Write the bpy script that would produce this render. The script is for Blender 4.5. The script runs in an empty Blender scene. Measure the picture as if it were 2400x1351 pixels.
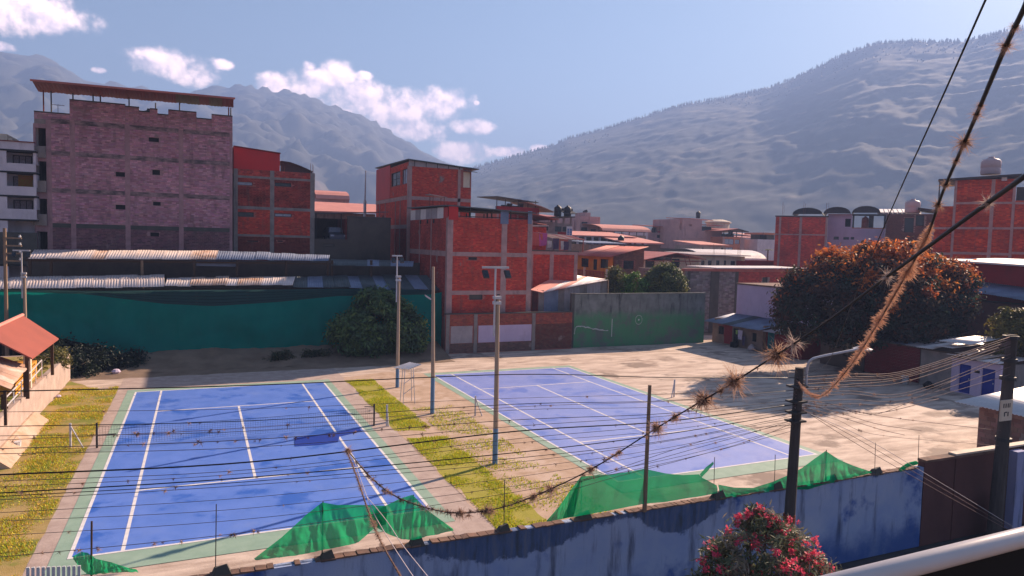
import bpy, math, random
import numpy as np
from mathutils import Vector, noise as mnoise
random.seed(7); rng = np.random.default_rng(7)
sc = bpy.context.scene
COL = sc.collection
PI = math.pi

# ------------------------------------------------------------------ camera
CAM = np.array([-1.99466, -35.32542, 9.53126])
YAW, PIT, ROL, FPX = 0.417838, 0.064607, 0.025848, 1654.55      # FPX: focal length in pixels of a 2400 px wide frame
_f = np.array([math.sin(YAW)*math.cos(PIT), math.cos(YAW)*math.cos(PIT), -math.sin(PIT)])
_r = np.array([math.cos(YAW), -math.sin(YAW), 0.0]); _u = np.cross(_r, _f)
_r2 = _r*math.cos(ROL)+_u*math.sin(ROL); _u2 = -_r*math.sin(ROL)+_u*math.cos(ROL)
cd = bpy.data.cameras.new('camera'); cam = bpy.data.objects.new('camera', cd); COL.objects.link(cam)
cd.sensor_width = 36.0; cd.lens = 36.0*FPX/2400.0; cd.clip_start = 0.05; cd.clip_end = 40000
from mathutils import Matrix
cam.matrix_world = Matrix(((_r2[0], _u2[0], -_f[0], CAM[0]), (_r2[1], _u2[1], -_f[1], CAM[1]), (_r2[2], _u2[2], -_f[2], CAM[2]), (0, 0, 0, 1)))
sc.camera = cam

def ray(x, y): return _f + _r2*(x-1200)/FPX - _u2*(y-675.5)/FPX
def AD(x, y, d): return Vector(CAM + ray(x, y)*d)                                    # at a forward distance
def AY(x, y, Y): d = ray(x, y); return Vector(CAM + d*(Y-CAM[1])/d[1])               # on a wall facing the courts
def AX(x, y, X): d = ray(x, y); return Vector(CAM + d*(X-CAM[0])/d[0])               # on a wall along the courts
def AG(x, y, z=0.0): d = ray(x, y); return Vector(CAM + d*(z-CAM[2])/d[2])           # on level ground
def azel(x, y): d = ray(x, y); return math.atan2(d[0], d[1]), math.atan2(d[2], math.hypot(d[0], d[1]))

# ------------------------------------------------------------------ sky, sun, exposure
SUN_AZ, SUN_EL = math.radians(69.3), math.radians(28.0)      # azimuth clockwise from +Y
SKY_STRENGTH = 0.05
wd = bpy.data.worlds.new('World'); sc.world = wd; wd.use_nodes = True
nt = wd.node_tree; nt.nodes.clear()
def N(t, ty, **k):
    n = t.nodes.new(ty)
    for a, b in k.items(): setattr(n, a, b)
    return n
def math_(t, op, a, b=None, clamp=False):
    n = N(t, 'ShaderNodeMath', operation=op); n.use_clamp = clamp
    for i, v in enumerate((a, b)):
        if v is None: continue
        if hasattr(v, 'node'): t.links.new(v, n.inputs[i])
        else: n.inputs[i].default_value = v
    return n.outputs[0]
sky = N(nt, 'ShaderNodeTexSky', sky_type='NISHITA'); sky.sun_disc = False
sky.sun_elevation = SUN_EL; sky.sun_rotation = SUN_AZ; sky.altitude = 1000; sky.air_density = 1.0; sky.dust_density = 1.0; sky.ozone_density = 1.5
tc = N(nt, 'ShaderNodeTexCoord'); sep = N(nt, 'ShaderNodeSeparateXYZ'); nt.links.new(tc.outputs['Generated'], sep.inputs[0])
AZ = math_(nt, 'ARCTAN2', sep.outputs[0], sep.outputs[1]); EL = math_(nt, 'ARCSINE', sep.outputs[2])
comb = N(nt, 'ShaderNodeCombineXYZ'); nt.links.new(AZ, comb.inputs[0]); nt.links.new(EL, comb.inputs[1])
def cloud_bank():
    """cumulus banks as soft ellipses in azimuth and elevation"""
    best = None
    for (px, py, rx, ry) in CLOUDS:
        a, e = azel(px, py)
        v = N(nt, 'ShaderNodeVectorMath', operation='SUBTRACT'); nt.links.new(comb.outputs[0], v.inputs[0]); v.inputs[1].default_value = (a, e, 0)
        w = N(nt, 'ShaderNodeVectorMath', operation='MULTIPLY'); nt.links.new(v.outputs[0], w.inputs[0]); w.inputs[1].default_value = (FPX/rx, FPX/ry, 0)
        d = N(nt, 'ShaderNodeVectorMath', operation='DOT_PRODUCT'); nt.links.new(w.outputs[0], d.inputs[0]); nt.links.new(w.outputs[0], d.inputs[1])
        q = math_(nt, 'SUBTRACT', 1.0, d.outputs['Value'])
        best = q if best is None else math_(nt, 'SMOOTH_MAX', best, q)
        if best is not q: best.node.inputs[2].default_value = 0.25
    return math_(nt, 'MAXIMUM', best, -2.0)
def cloud_field(best, off):
    mp = N(nt, 'ShaderNodeVectorMath', operation='ADD'); nt.links.new(comb.outputs[0], mp.inputs[0]); mp.inputs[1].default_value = (off[0], off[1], 0)
    n1 = N(nt, 'ShaderNodeTexNoise'); n1.inputs['Scale'].default_value = 26; n1.inputs['Detail'].default_value = 9; n1.inputs['Roughness'].default_value = 0.56
    nt.links.new(mp.outputs[0], n1.inputs['Vector'])
    n2 = N(nt, 'ShaderNodeTexVoronoi', feature='F1'); n2.inputs['Scale'].default_value = 80; n2.inputs['Detail'].default_value = 2.0
    nt.links.new(mp.outputs[0], n2.inputs['Vector'])
    d = math_(nt, 'ADD', best, math_(nt, 'MULTIPLY', math_(nt, 'SUBTRACT', n1.outputs['Fac'], 0.52), 4.2))
    return math_(nt, 'SUBTRACT', d, math_(nt, 'MULTIPLY', n2.outputs['Distance'], 0.45))
CLOUDS = [(50, 25, 105, 40), (110, 55, 40, 22), (0, 110, 26, 9), (400, 150, 80, 28), (450, 178, 45, 20), (345, 130, 36, 14), (520, 152, 20, 10), (232, 165, 12, 6),
          (650, 200, 46, 24), (730, 195, 60, 30), (790, 180, 40, 36), (850, 178, 22, 9), (725, 155, 14, 9), (850, 235, 90, 42), (930, 260, 90, 42), (1010, 245, 85, 36), (960, 305, 75, 28), (1060, 240, 36, 20),
          (1110, 296, 55, 16), (1085, 362, 68, 24), (1190, 357, 42, 11), (1265, 350, 22, 10), (1117, 242, 6, 5)]
bank = cloud_bank(); dens = cloud_field(bank, (0, 0)); lit = cloud_field(bank, (0.005, 0.011))
mr = N(nt, 'ShaderNodeMapRange', interpolation_type='SMOOTHSTEP'); nt.links.new(dens, mr.inputs[0]); mr.inputs[1].default_value = -1.1; mr.inputs[2].default_value = 0.6
shade = N(nt, 'ShaderNodeMapRange', interpolation_type='SMOOTHSTEP'); nt.links.new(math_(nt, 'SUBTRACT', dens, lit), shade.inputs[0])
shade.inputs[1].default_value = -0.8; shade.inputs[2].default_value = 0.7
cc = N(nt, 'ShaderNodeMix', data_type='RGBA'); nt.links.new(shade.outputs[0], cc.inputs[0])
cc.inputs[6].default_value = (14, 11, 12, 1); cc.inputs[7].default_value = (27, 19.5, 18, 1)      # lavender side away from the sun, warm white towards it
tint = N(nt, 'ShaderNodeMix', data_type='RGBA', blend_type='MULTIPLY'); tint.inputs[0].default_value = 1; nt.links.new(sky.outputs[0], tint.inputs[6]); tint.inputs[7].default_value = (0.95, 0.97, 0.92, 1)
skm = N(nt, 'ShaderNodeMix', data_type='RGBA'); nt.links.new(math_(nt, 'MULTIPLY', mr.outputs[0], 0.93), skm.inputs[0]); nt.links.new(tint.outputs[2], skm.inputs[6]); nt.links.new(cc.outputs[2], skm.inputs[7])
bg = N(nt, 'ShaderNodeBackground'); bg.inputs[1].default_value = SKY_STRENGTH; nt.links.new(skm.outputs[2], bg.inputs[0])
bg0 = N(nt, 'ShaderNodeBackground'); bg0.inputs[1].default_value = SKY_STRENGTH; nt.links.new(tint.outputs[2], bg0.inputs[0])      # the cloudless rest of the sky
near_bank = math_(nt, 'MULTIPLY', math_(nt, 'LESS_THAN', math_(nt, 'ABSOLUTE', math_(nt, 'SUBTRACT', AZ, 0.08)), 0.48), math_(nt, 'LESS_THAN', math_(nt, 'ABSOLUTE', math_(nt, 'SUBTRACT', EL, 0.22)), 0.17))
ms = N(nt, 'ShaderNodeMixShader'); nt.links.new(near_bank, ms.inputs[0]); nt.links.new(bg0.outputs[0], ms.inputs[1]); nt.links.new(bg.outputs[0], ms.inputs[2])
wo = N(nt, 'ShaderNodeOutputWorld'); nt.links.new(ms.outputs[0], wo.inputs[0])
wd.cycles.sampling_method = 'MANUAL'; wd.cycles.sample_map_resolution = 256

sd = bpy.data.lights.new('sun', 'SUN'); sd.energy = 5.0; sd.angle = math.radians(0.55); sd.color = (1.0, 0.74, 0.55)
sun = bpy.data.objects.new('sun', sd); COL.objects.link(sun)
sdir = Vector((math.sin(SUN_AZ)*math.cos(SUN_EL), math.cos(SUN_AZ)*math.cos(SUN_EL), math.sin(SUN_EL)))
sun.rotation_euler = sdir.to_track_quat('Z', 'Y').to_euler(); sun.location = (60, 20, 60)
vs = sc.view_settings; vs.view_transform = 'Standard'; vs.look = 'None'; vs.exposure = 1.68; vs.gamma = 1.0; vs.use_curve_mapping = False
cy = sc.cycles; cy.use_denoising = True; cy.max_bounces = 5; cy.diffuse_bounces = 3; cy.glossy_bounces = 2; cy.transmission_bounces = 3; cy.volume_bounces = 0; cy.transparent_max_bounces = 14
cy.sample_clamp_indirect = 6.0

# ------------------------------------------------------------------ helpers
def srgb(r, g, b):
    f = lambda c: (c/255/12.92) if c/255 <= .04045 else ((c/255+.055)/1.055)**2.4
    return (f(r), f(g), f(b))
MATS = {}
def mat(name, c1, c2=None, scale=2.0, rough=0.85, bump=0.0, bscale=25.0, streak=None, stretch=(1, 1, 1), detail=6, spec=0.3, metal=0.0, contrast=(0.35, 0.65), patch=None, attr=False, wave=None, trans=0.0):
    """procedural surface: two tones mixed by fractal noise, optional vertical dirt streaks, patches and bump"""
    m = bpy.data.materials.new(name); m.use_nodes = True; t = m.node_tree; b = t.nodes['Principled BSDF']
    b.inputs['Roughness'].default_value = rough; b.inputs['Specular IOR Level'].default_value = spec; b.inputs['Metallic'].default_value = metal
    co = N(t, 'ShaderNodeTexCoord').outputs['Object']
    mp = N(t, 'ShaderNodeMapping'); mp.inputs['Scale'].default_value = stretch; t.links.new(co, mp.inputs[0])
    out = None
    if attr:
        at = N(t, 'ShaderNodeAttribute', attribute_name='Col'); out = at.outputs['Color']
    if c2 is not None or not attr:
        nz = N(t, 'ShaderNodeTexNoise'); nz.inputs['Scale'].default_value = scale; nz.inputs['Detail'].default_value = detail; nz.inputs['Roughness'].default_value = 0.62; t.links.new(mp.outputs[0], nz.inputs['Vector'])
        rp = N(t, 'ShaderNodeMapRange'); rp.inputs[1].default_value = contrast[0]; rp.inputs[2].default_value = contrast[1]; t.links.new(nz.outputs['Fac'], rp.inputs[0])
        mx = N(t, 'ShaderNodeMix', data_type='RGBA'); t.links.new(rp.outputs[0], mx.inputs[0])
        mx.inputs[6].default_value = (*c1, 1); mx.inputs[7].default_value = (*(c2 or c1), 1)
        if attr:
            m2 = N(t, 'ShaderNodeMix', data_type='RGBA', blend_type='MULTIPLY'); m2.inputs[0].default_value = 1; t.links.new(out, m2.inputs[6]); t.links.new(mx.outputs[2], m2.inputs[7]); out = m2.outputs[2]
        else: out = mx.outputs[2]
    if patch:      # (color, scale, lo, hi)
        nz = N(t, 'ShaderNodeTexNoise'); nz.inputs['Scale'].default_value = patch[1]; nz.inputs['Detail'].default_value = 7; nz.inputs['Roughness'].default_value = 0.6; t.links.new(co, nz.inputs['Vector'])
        rp = N(t, 'ShaderNodeMapRange', interpolation_type='SMOOTHSTEP'); rp.inputs[1].default_value = patch[2]; rp.inputs[2].default_value = patch[3]; t.links.new(nz.outputs['Fac'], rp.inputs[0])
        mx = N(t, 'ShaderNodeMix', data_type='RGBA'); t.links.new(rp.outputs[0], mx.inputs[0]); t.links.new(out, mx.inputs[6]); mx.inputs[7].default_value = (*patch[0], 1); out = mx.outputs[2]
    if streak:     # (color, amount, horizontal scale)
        mp2 = N(t, 'ShaderNodeMapping'); mp2.inputs['Scale'].default_value = (streak[2], streak[2], 0.35); t.links.new(co, mp2.inputs[0])
        nz = N(t, 'ShaderNodeTexNoise'); nz.inputs['Scale'].default_value = 1.0; nz.inputs['Detail'].default_value = 5; nz.inputs['Roughness'].default_value = 0.65; t.links.new(mp2.outputs[0], nz.inputs['Vector'])
        rp = N(t, 'ShaderNodeMapRange', interpolation_type='SMOOTHSTEP'); rp.inputs[1].default_value = 0.5; rp.inputs[2].default_value = 0.72; rp.inputs[4].default_value = streak[1]; t.links.new(nz.outputs['Fac'], rp.inputs[0])
        mx = N(t, 'ShaderNodeMix', data_type='RGBA'); t.links.new(rp.outputs[0], mx.inputs[0]); t.links.new(out, mx.inputs[6]); mx.inputs[7].default_value = (*streak[0], 1); out = mx.outputs[2]
    t.links.new(out, b.inputs['Base Color'])
    if bump:
        nz = N(t, 'ShaderNodeTexNoise'); nz.inputs['Scale'].default_value = bscale; nz.inputs['Detail'].default_value = 5; t.links.new(co, nz.inputs['Vector'])
        bp = N(t, 'ShaderNodeBump'); bp.inputs['Strength'].default_value = bump; bp.inputs['Distance'].default_value = 0.02; t.links.new(nz.outputs['Fac'], bp.inputs['Height']); t.links.new(bp.outputs[0], b.inputs['Normal'])
    if trans:
        tr = N(t, 'ShaderNodeBsdfTranslucent'); t.links.new(out, tr.inputs[0]); ms = N(t, 'ShaderNodeMixShader'); ms.inputs[0].default_value = trans
        o = t.nodes['Material Output']; t.links.new(b.outputs[0], ms.inputs[1]); t.links.new(tr.outputs[0], ms.inputs[2]); t.links.new(ms.outputs[0], o.inputs[0])
    MATS[name] = m
    return m
def two_coats(m, col, z, soft, col2=None):
    """a second coat of paint on the lower part of a wall, with a ragged brushed edge"""
    t = m.node_tree; b = t.nodes['Principled BSDF']; src = b.inputs['Base Color'].links[0].from_socket
    co = N(t, 'ShaderNodeTexCoord').outputs['Object']; sp = N(t, 'ShaderNodeSeparateXYZ'); t.links.new(co, sp.inputs[0])
    nz = N(t, 'ShaderNodeTexNoise'); nz.inputs['Scale'].default_value = 0.9; nz.inputs['Detail'].default_value = 7; nz.inputs['Roughness'].default_value = .65; t.links.new(co, nz.inputs['Vector'])
    h = math_(t, 'ADD', sp.outputs[2], math_(t, 'MULTIPLY', math_(t, 'SUBTRACT', nz.outputs['Fac'], .5), 1.5))
    mr_ = N(t, 'ShaderNodeMapRange', interpolation_type='SMOOTHSTEP'); t.links.new(h, mr_.inputs[0]); mr_.inputs[1].default_value = z-soft; mr_.inputs[2].default_value = z+soft; mr_.inputs[3].default_value = .92; mr_.inputs[4].default_value = 0
    mx = N(t, 'ShaderNodeMix', data_type='RGBA'); t.links.new(mr_.outputs[0], mx.inputs[0]); t.links.new(src, mx.inputs[6]); mx.inputs[7].default_value = (*col, 1); t.links.new(mx.outputs[2], b.inputs['Base Color'])
    if col2:
        n2 = N(t, 'ShaderNodeTexNoise'); n2.inputs['Scale'].default_value = .55; n2.inputs['Detail'].default_value = 9; n2.inputs['Roughness'].default_value = .7; t.links.new(co, n2.inputs['Vector'])
        r2 = N(t, 'ShaderNodeMapRange', interpolation_type='SMOOTHSTEP'); t.links.new(n2.outputs['Fac'], r2.inputs[0]); r2.inputs[1].default_value = .45; r2.inputs[2].default_value = .62
        m2 = N(t, 'ShaderNodeMix', data_type='RGBA'); t.links.new(r2.outputs[0], m2.inputs[0]); m2.inputs[6].default_value = (*col, 1); m2.inputs[7].default_value = (*col2, 1); t.links.new(m2.outputs[2], mx.inputs[7])
def netmat(name, col, alpha, col2=None):
    """woven shade cloth: part of the light goes straight through the weave"""
    m = bpy.data.materials.new(name); m.use_nodes = True; t = m.node_tree; t.nodes.remove(t.nodes['Principled BSDF'])
    o = t.nodes['Material Output']; co = N(t, 'ShaderNodeTexCoord').outputs['Object']
    nz = N(t, 'ShaderNodeTexNoise'); nz.inputs['Scale'].default_value = 0.7; nz.inputs['Detail'].default_value = 5; t.links.new(co, nz.inputs['Vector'])
    mx = N(t, 'ShaderNodeMix', data_type='RGBA'); t.links.new(nz.outputs['Fac'], mx.inputs[0]); mx.inputs[6].default_value = (*col, 1); mx.inputs[7].default_value = (*(col2 or col), 1)
    d = N(t, 'ShaderNodeBsdfDiffuse'); tl = N(t, 'ShaderNodeBsdfTranslucent'); tp = N(t, 'ShaderNodeBsdfTransparent')
    for s in (d, tl): t.links.new(mx.outputs[2], s.inputs[0])
    m1 = N(t, 'ShaderNodeMixShader'); m1.inputs[0].default_value = 0.5; t.links.new(d.outputs[0], m1.inputs[1]); t.links.new(tl.outputs[0], m1.inputs[2])
    m2 = N(t, 'ShaderNodeMixShader'); m2.inputs[0].default_value = alpha; t.links.new(tp.outputs[0], m2.inputs[1]); t.links.new(m1.outputs[0], m2.inputs[2]); t.links.new(m2.outputs[0], o.inputs[0])
    MATS[name] = m; return m
WLOC = {}
def tag(o, label=None, cat=None, group=None, kind=None):
    if label: o['label'] = label
    if cat: o['category'] = cat
    if group: o['group'] = group
    if kind: o['kind'] = kind
    return o
def thing(name, label, cat, loc=(0, 0, 0), group=None):
    o = bpy.data.objects.new(name, None); COL.objects.link(o); o.location = loc; o.empty_display_size = 0.3; WLOC[o.name] = Vector(loc)
    return tag(o, label, cat, group)
class MB:
    """collects faces in world coordinates; build() links them as one mesh object under its parent"""
    def __init__(s): s.v = []; s.f = []; s.c = []
    def add(s, vs_, fs, col=None):
        n = len(s.v); s.v += [tuple(p) for p in vs_]; s.f += [tuple(i+n for i in f) for f in fs]
        if col is not None: s.c += [col]*len(fs)
        return s
    def hexa(s, p, col=None):   # 8 corners: bottom ring 0-3 (ccw from above), top ring 4-7
        return s.add(p, [(3, 2, 1, 0), (4, 5, 6, 7), (0, 1, 5, 4), (1, 2, 6, 5), (2, 3, 7, 6), (3, 0, 4, 7)], col)
    def box(s, x0, x1, y0, y1, z0, z1, col=None):
        return s.hexa([(x0, y0, z0), (x1, y0, z0), (x1, y1, z0), (x0, y1, z0), (x0, y0, z1), (x1, y0, z1), (x1, y1, z1), (x0, y1, z1)], col)
    def quad(s, *p, col=None): return s.add(p, [tuple(range(len(p)))], col)
    def slab(s, a, b, c, d, t, col=None):  # quad with thickness t downwards
        dn = Vector((0, 0, -t)); P = [Vector(q) for q in (a, b, c, d)]
        return s.hexa([q+dn for q in P]+P, col)
    def cyl(s, p0, p1, r0, r1=None, n=10, cap=True, col=None):
        p0, p1 = Vector(p0), Vector(p1); r1 = r0 if r1 is None else r1
        z = (p1-p0).normalized(); x = z.orthogonal().normalized(); y = z.cross(x)
        vs_ = [p0+(x*math.cos(2*PI*i/n)+y*math.sin(2*PI*i/n))*r0 for i in range(n)]+[p1+(x*math.cos(2*PI*i/n)+y*math.sin(2*PI*i/n))*r1 for i in range(n)]
        fs = [(i, (i+1) % n, n+(i+1) % n, n+i) for i in range(n)]
        if cap: fs += [tuple(range(n-1, -1, -1)), tuple(range(n, 2*n))]
        return s.add(vs_, fs, col)
    def tube(s, pts, r, n=5, col=None):
        pts = [Vector(p) for p in pts]; vs_ = []; fs = []; m = len(pts)
        for i, p in enumerate(pts):
            z = (pts[min(i+1, m-1)]-pts[max(i-1, 0)]).normalized(); x = z.cross(Vector((0.01, 0.02, 1))).normalized(); y = z.cross(x)
            rr = r[i] if hasattr(r, '__len__') else r
            vs_ += [p+(x*math.cos(2*PI*k/n)+y*math.sin(2*PI*k/n))*rr for k in range(n)]
        for i in range(m-1): fs += [(i*n+k, i*n+(k+1) % n, (i+1)*n+(k+1) % n, (i+1)*n+k) for k in range(n)]
        fs += [tuple(range(n-1, -1, -1)), tuple((m-1)*n+k for k in range(n))]
        return s.add(vs_, fs, col)
    def lathe(s, base, prof, n=14, col=None):   # profile of (radius, height)
        base = Vector(base); vs_ = []; fs = []; m = len(prof)
        for r, z in prof: vs_ += [base+Vector((r*math.cos(2*PI*k/n), r*math.sin(2*PI*k/n), z)) for k in range(n)]
        for i in range(m-1): fs += [(i*n+k, i*n+(k+1) % n, (i+1)*n+(k+1) % n, (i+1)*n+k) for k in range(n)]
        fs += [tuple(range(n-1, -1, -1)), tuple((m-1)*n+k for k in range(n))]
        return s.add(vs_, fs, col)
    def build(s, name, m, parent=None, loc=None, smooth=False):
        if parent is not None: off = WLOC[parent.name]
        else: off = Vector(loc) if loc is not None else Vector((0, 0, 0))
        me = bpy.data.meshes.new(name); A = np.array(s.v, dtype=np.float64)-np.array(off)
        me.from_pydata(A.tolist(), [], s.f)
        if s.c:
            at = me.attributes.new('Col', 'FLOAT_COLOR', 'FACE'); at.data.foreach_set('color', np.array([(*c, 1.0) for c in s.c], dtype=np.float32).ravel())
        if smooth: me.polygons.foreach_set('use_smooth', [True]*len(me.polygons))
        me.materials.append(MATS[m] if isinstance(m, str) else m)
        o = bpy.data.objects.new(name, me); COL.objects.link(o)
        if parent is not None: o.parent = parent
        else: o.location = off
        WLOC[o.name] = off
        return o
def part(name, m, parent, fn, **k):
    b = MB(); fn(b); return b.build(name, m, parent, **k)
def solo(name, m, bm, label, cat, loc, group=None, kind=None, smooth=False):
    return tag(bm.build(name, m, None, loc, smooth), label, cat, group, kind)
def vary(c, a=0.12):
    k = 1+random.uniform(-a, a); return tuple(max(0.0, min(1.0, x*k*(1+random.uniform(-a*.4, a*.4)))) for x in c)

class Face:
    """a vertical wall plane: u along the wall, n outwards, z up"""
    def __init__(s, o, u, n): s.o, s.u, s.n = Vector(o), Vector(u), Vector(n)
    def P(s, u, n, z): return s.o+s.u*u+s.n*n+Vector((0, 0, z))
    def box(s, b, u0, u1, n0, n1, z0, z1, col=None):
        p = [s.P(u0, n1, z0), s.P(u1, n1, z0), s.P(u1, n0, z0), s.P(u0, n0, z0)]
        return b.hexa(p+[q+Vector((0, 0, z1-z0)) for q in p], col)
    def wall(s, b, u0, u1, z0, z1, holes, t=0.2, n=0.0):
        us = sorted({u0, u1, *[h[0] for h in holes], *[h[1] for h in holes]}); zs = sorted({z0, z1, *[h[2] for h in holes], *[h[3] for h in holes]})
        us = [q for q in us if u0 <= q <= u1]; zs = [q for q in zs if z0 <= q <= z1]
        for i in range(len(us)-1):
            for j in range(len(zs)-1):
                cu, cz = (us[i]+us[i+1])/2, (zs[j]+zs[j+1])/2
                if any(h[0] < cu < h[1] and h[2] < cz < h[3] for h in holes): continue
                s.box(b, us[i], us[i+1], n-t, n, zs[j], zs[j+1])
    def bricks(s, b, u0, u1, z0, z1, holes=(), bl=0.30, bh=0.115, pal=((.4, .12, .08),), n0=0.002, rel=0.018, joint=0.016, jit=0.14, skip=None, tone=None):
        rows = max(1, int((z1-z0)/bh)); rh = (z1-z0)/rows
        for r_ in range(rows):
            z = z0+r_*rh; u = u0-(bl*random.uniform(.3, .7) if r_ % 2 else random.uniform(0, .08))
            while u < u1-0.02:
                a, c = max(u, u0), min(u+bl-joint, u1); u += bl
                if c-a < 0.03: continue
                if any(h[0] < c and h[1] > a and h[2] < z+rh*.6 and h[3] > z+rh*.4 for h in holes): continue
                if skip and skip((a+c)/2, z): continue
                col = vary(random.choice(pal), jit)
                if tone: col = tuple(x*k for x, k in zip(col, tone((a+c)/2, z)))
                d = n0+rel*random.uniform(.6, 1.15)
                p = [s.P(a, 0, z), s.P(c, 0, z), s.P(c, 0, z+rh-joint), s.P(a, 0, z+rh-joint)]
                q = [x+s.n*d for x in p]
                b.add(p+q, [(4, 5, 6, 7), (0, 1, 5, 4), (1, 2, 6, 5), (2, 3, 7, 6), (3, 0, 4, 7)], col)
def FY(x0, y): return Face((x0, y, 0), (1, 0, 0), (0, -1, 0))       # faces the camera side
def FX(x, y1): return Face((x, y1, 0), (0, -1, 0), (-1, 0, 0))      # faces the courts from the right; u runs towards the camera
def window(parent, F, h, fm='frame_dark', pm='glass_dark', bars=(1, 0), depth=0.1, fw=0.05, name='window'):
    u0, u1, z0, z1 = h; b = MB()
    F.box(b, u0, u0+fw, -depth-.04, -depth+.02, z0, z1); F.box(b, u1-fw, u1, -depth-.04, -depth+.02, z0, z1); F.box(b, u0+fw, u1-fw, -depth-.04, -depth+.02, z0, z0+fw); F.box(b, u0+fw, u1-fw, -depth-.04, -depth+.02, z1-fw, z1)
    for i in range(bars[0]): u = u0+(u1-u0)*(i+1)/(bars[0]+1); F.box(b, u-fw*.4, u+fw*.4, -depth-.03, -depth+.015, z0+fw, z1-fw)
    for i in range(bars[1]): z = z0+(z1-z0)*(i+1)/(bars[1]+1); F.box(b, u0+fw, u1-fw, -depth-.03, -depth+.012, z-fw*.4, z+fw*.4)
    w = b.build(name, fm, parent); p = MB(); F.box(p, u0+.01, u1-.01, -depth-.02, -depth-.012, z0+.01, z1-.01); p.build('pane', pm, w)
    return w
def corrugated(b, a, bq, c, d, pitch=0.18, amp=0.022, t=0.006, rows=2, col=None):
    """sheet through a,b (eave) and d,c (top), corrugations running from eave to top"""
    a, bq, c, d = map(Vector, (a, bq, c, d)); L = (bq-a).length; n = max(4, int(L/pitch*4)); nn = (bq-a).cross(d-a).normalized()
    vs_, fs = [], []
    for i in range(n+1):
        s_ = i/n; h = math.sin(s_*L/pitch*2*PI)*amp
        for j in range(rows):
            q = (a.lerp(bq, s_)).lerp(d.lerp(c, s_), j/(rows-1))+nn*h; vs_.append(q)
    for i in range(n):
        for j in range(rows-1): k = i*rows+j; fs.append((k, k+rows, k+rows+1, k+1))
    b.add(vs_, fs, col)
def roof_sheets(parent, a, bq, c, d, w, mats, name='roof_sheet', pitch=0.18, amp=0.022, sag=0.05, jag=0.10, thick=True):
    """a roof laid out of single corrugated sheets, each its own part"""
    a, bq, c, d = map(Vector, (a, bq, c, d)); L = (bq-a).length; n = max(1, round(L/w))
    for i in range(n):
        s0, s1 = i/n, (i+1)/n+0.012
        if s1 > 1: s1 = 1.0
        up = Vector((0, 0, 0.012*(i % 2)+random.uniform(-sag, sag)*.4)); ex = (a-d).normalized()*random.uniform(0, jag); ey = (a-d).normalized()*random.uniform(-jag, jag)
        b = MB(); tilt = Vector((0, 0, random.uniform(-sag, sag)*.3))
        corrugated(b, a.lerp(bq, s0)+ex+up, a.lerp(bq, s1)+ex+up+tilt, d.lerp(c, s1)+up+ey+tilt, d.lerp(c, s0)+up+ey, pitch, amp)
        o = b.build(name, random.choice(mats) if isinstance(mats, (list, tuple)) else mats, parent, smooth=True)
        if thick:
            md = o.modifiers.new('thick', 'SOLIDIFY'); md.thickness = 0.008; md.offset = 0
def catmull(P, n=8):
    P = [Vector(p) for p in P]; Q = [P[0]*2-P[1]]+P+[P[-1]*2-P[-2]]; out = []
    for i in range(1, len(Q)-2):
        for k in range(n):
            t = k/n; a, b, c, d = Q[i-1], Q[i], Q[i+1], Q[i+2]
            out.append(0.5*((2*b)+(c-a)*t+(2*a-5*b+4*c-d)*t*t+(3*b-a-3*c+d)*t**3))
    out.append(P[-1]); return out
def ribbon(b, top, bot, nu, nv, dirn, amp, seed=0, folds=6.0, col=None):
    """cloth between an upper and a lower edge (polylines), with folds pushed along dirn"""
    def samp(P, s):
        P = [Vector(p) for p in P]; ls = [0]
        for i in range(1, len(P)): ls.append(ls[-1]+(P[i]-P[i-1]).length)
        t = s*ls[-1]
        for i in range(1, len(P)):
            if t <= ls[i] or i == len(P)-1: return P[i-1].lerp(P[i], (t-ls[i-1])/max(1e-6, ls[i]-ls[i-1]))
    dirn = Vector(dirn); vs_ = []; fs = []
    for i in range(nu+1):
        A, B = samp(top, i/nu), samp(bot, i/nu)
        for j in range(nv+1):
            t = j/nv; w = math.sin(PI*min(1, t*1.0))*.7+.3*t
            f = mnoise.noise(Vector((i/nu*folds, t*1.2, seed)))+.4*mnoise.noise(Vector((i/nu*folds*3, t*2, seed+9)))+.22*mnoise.noise(Vector((i/nu*folds*7, t*5, seed+4)))
            vs_.append(A.lerp(B, t)+dirn*(f*amp*w))
    for i in range(nu):
        for j in range(nv): k = i*(nv+1)+j; fs.append((k, k+nv+1, k+nv+2, k+1))
    b.add(vs_, fs, col)

# ------------------------------------------------------------------ materials
mat('earth', (.16, .11, .075), (.24, .17, .12), .6, .95, .5, 8)
mat('asphalt', (.045, .042, .045), (.075, .07, .07), 1.2, .9, .4, 40)
mat('yard_concrete', (.36, .27, .215), (.60, .485, .40), .8, .85, .5, 14, stretch=(.5, 1.7, 1), detail=10, contrast=(.38, .60), patch=((.24, .18, .145), .28, .55, .64))
mat('strip_concrete', (.34, .26, .225), (.45, .355, .31), 1.6, .85, .4, 16, patch=((.46, .39, .33), .8, .6, .68))
mat('dirt', (.36, .25, .17), (.48, .35, .26), 1.3, .95, .6, 12, patch=((.50, .38, .30), .5, .5, .62))
mat('court_blue', (.085, .180, .55), (.115, .215, .61), .9, .50, .12, 60, spec=.5, detail=9, patch=((.03, .115, .47), .42, .52, .62), streak=((.19, .27, .55), .5, .3))
mat('court_blue_dusty', (.19, .25, .57), (.24, .30, .62), .8, .48, .12, 60, spec=.5, detail=9, patch=((.13, .20, .55), .42, .52, .62), streak=((.36, .36, .56), .55, .25))  # sun glare on the right court put into the colour as paler blue
mat('court_green', (.22, .33, .255), (.28, .39, .31), 1.5, .7, .2, 40)
mat('line_white', (.72, .69, .68), (.58, .57, .58), 3, .7, patch=((.34, .36, .52), 1.6, .60, .68))
mat('tarp_blue', (.006, .030, .26), (.008, .040, .30), 2, .6)
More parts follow.
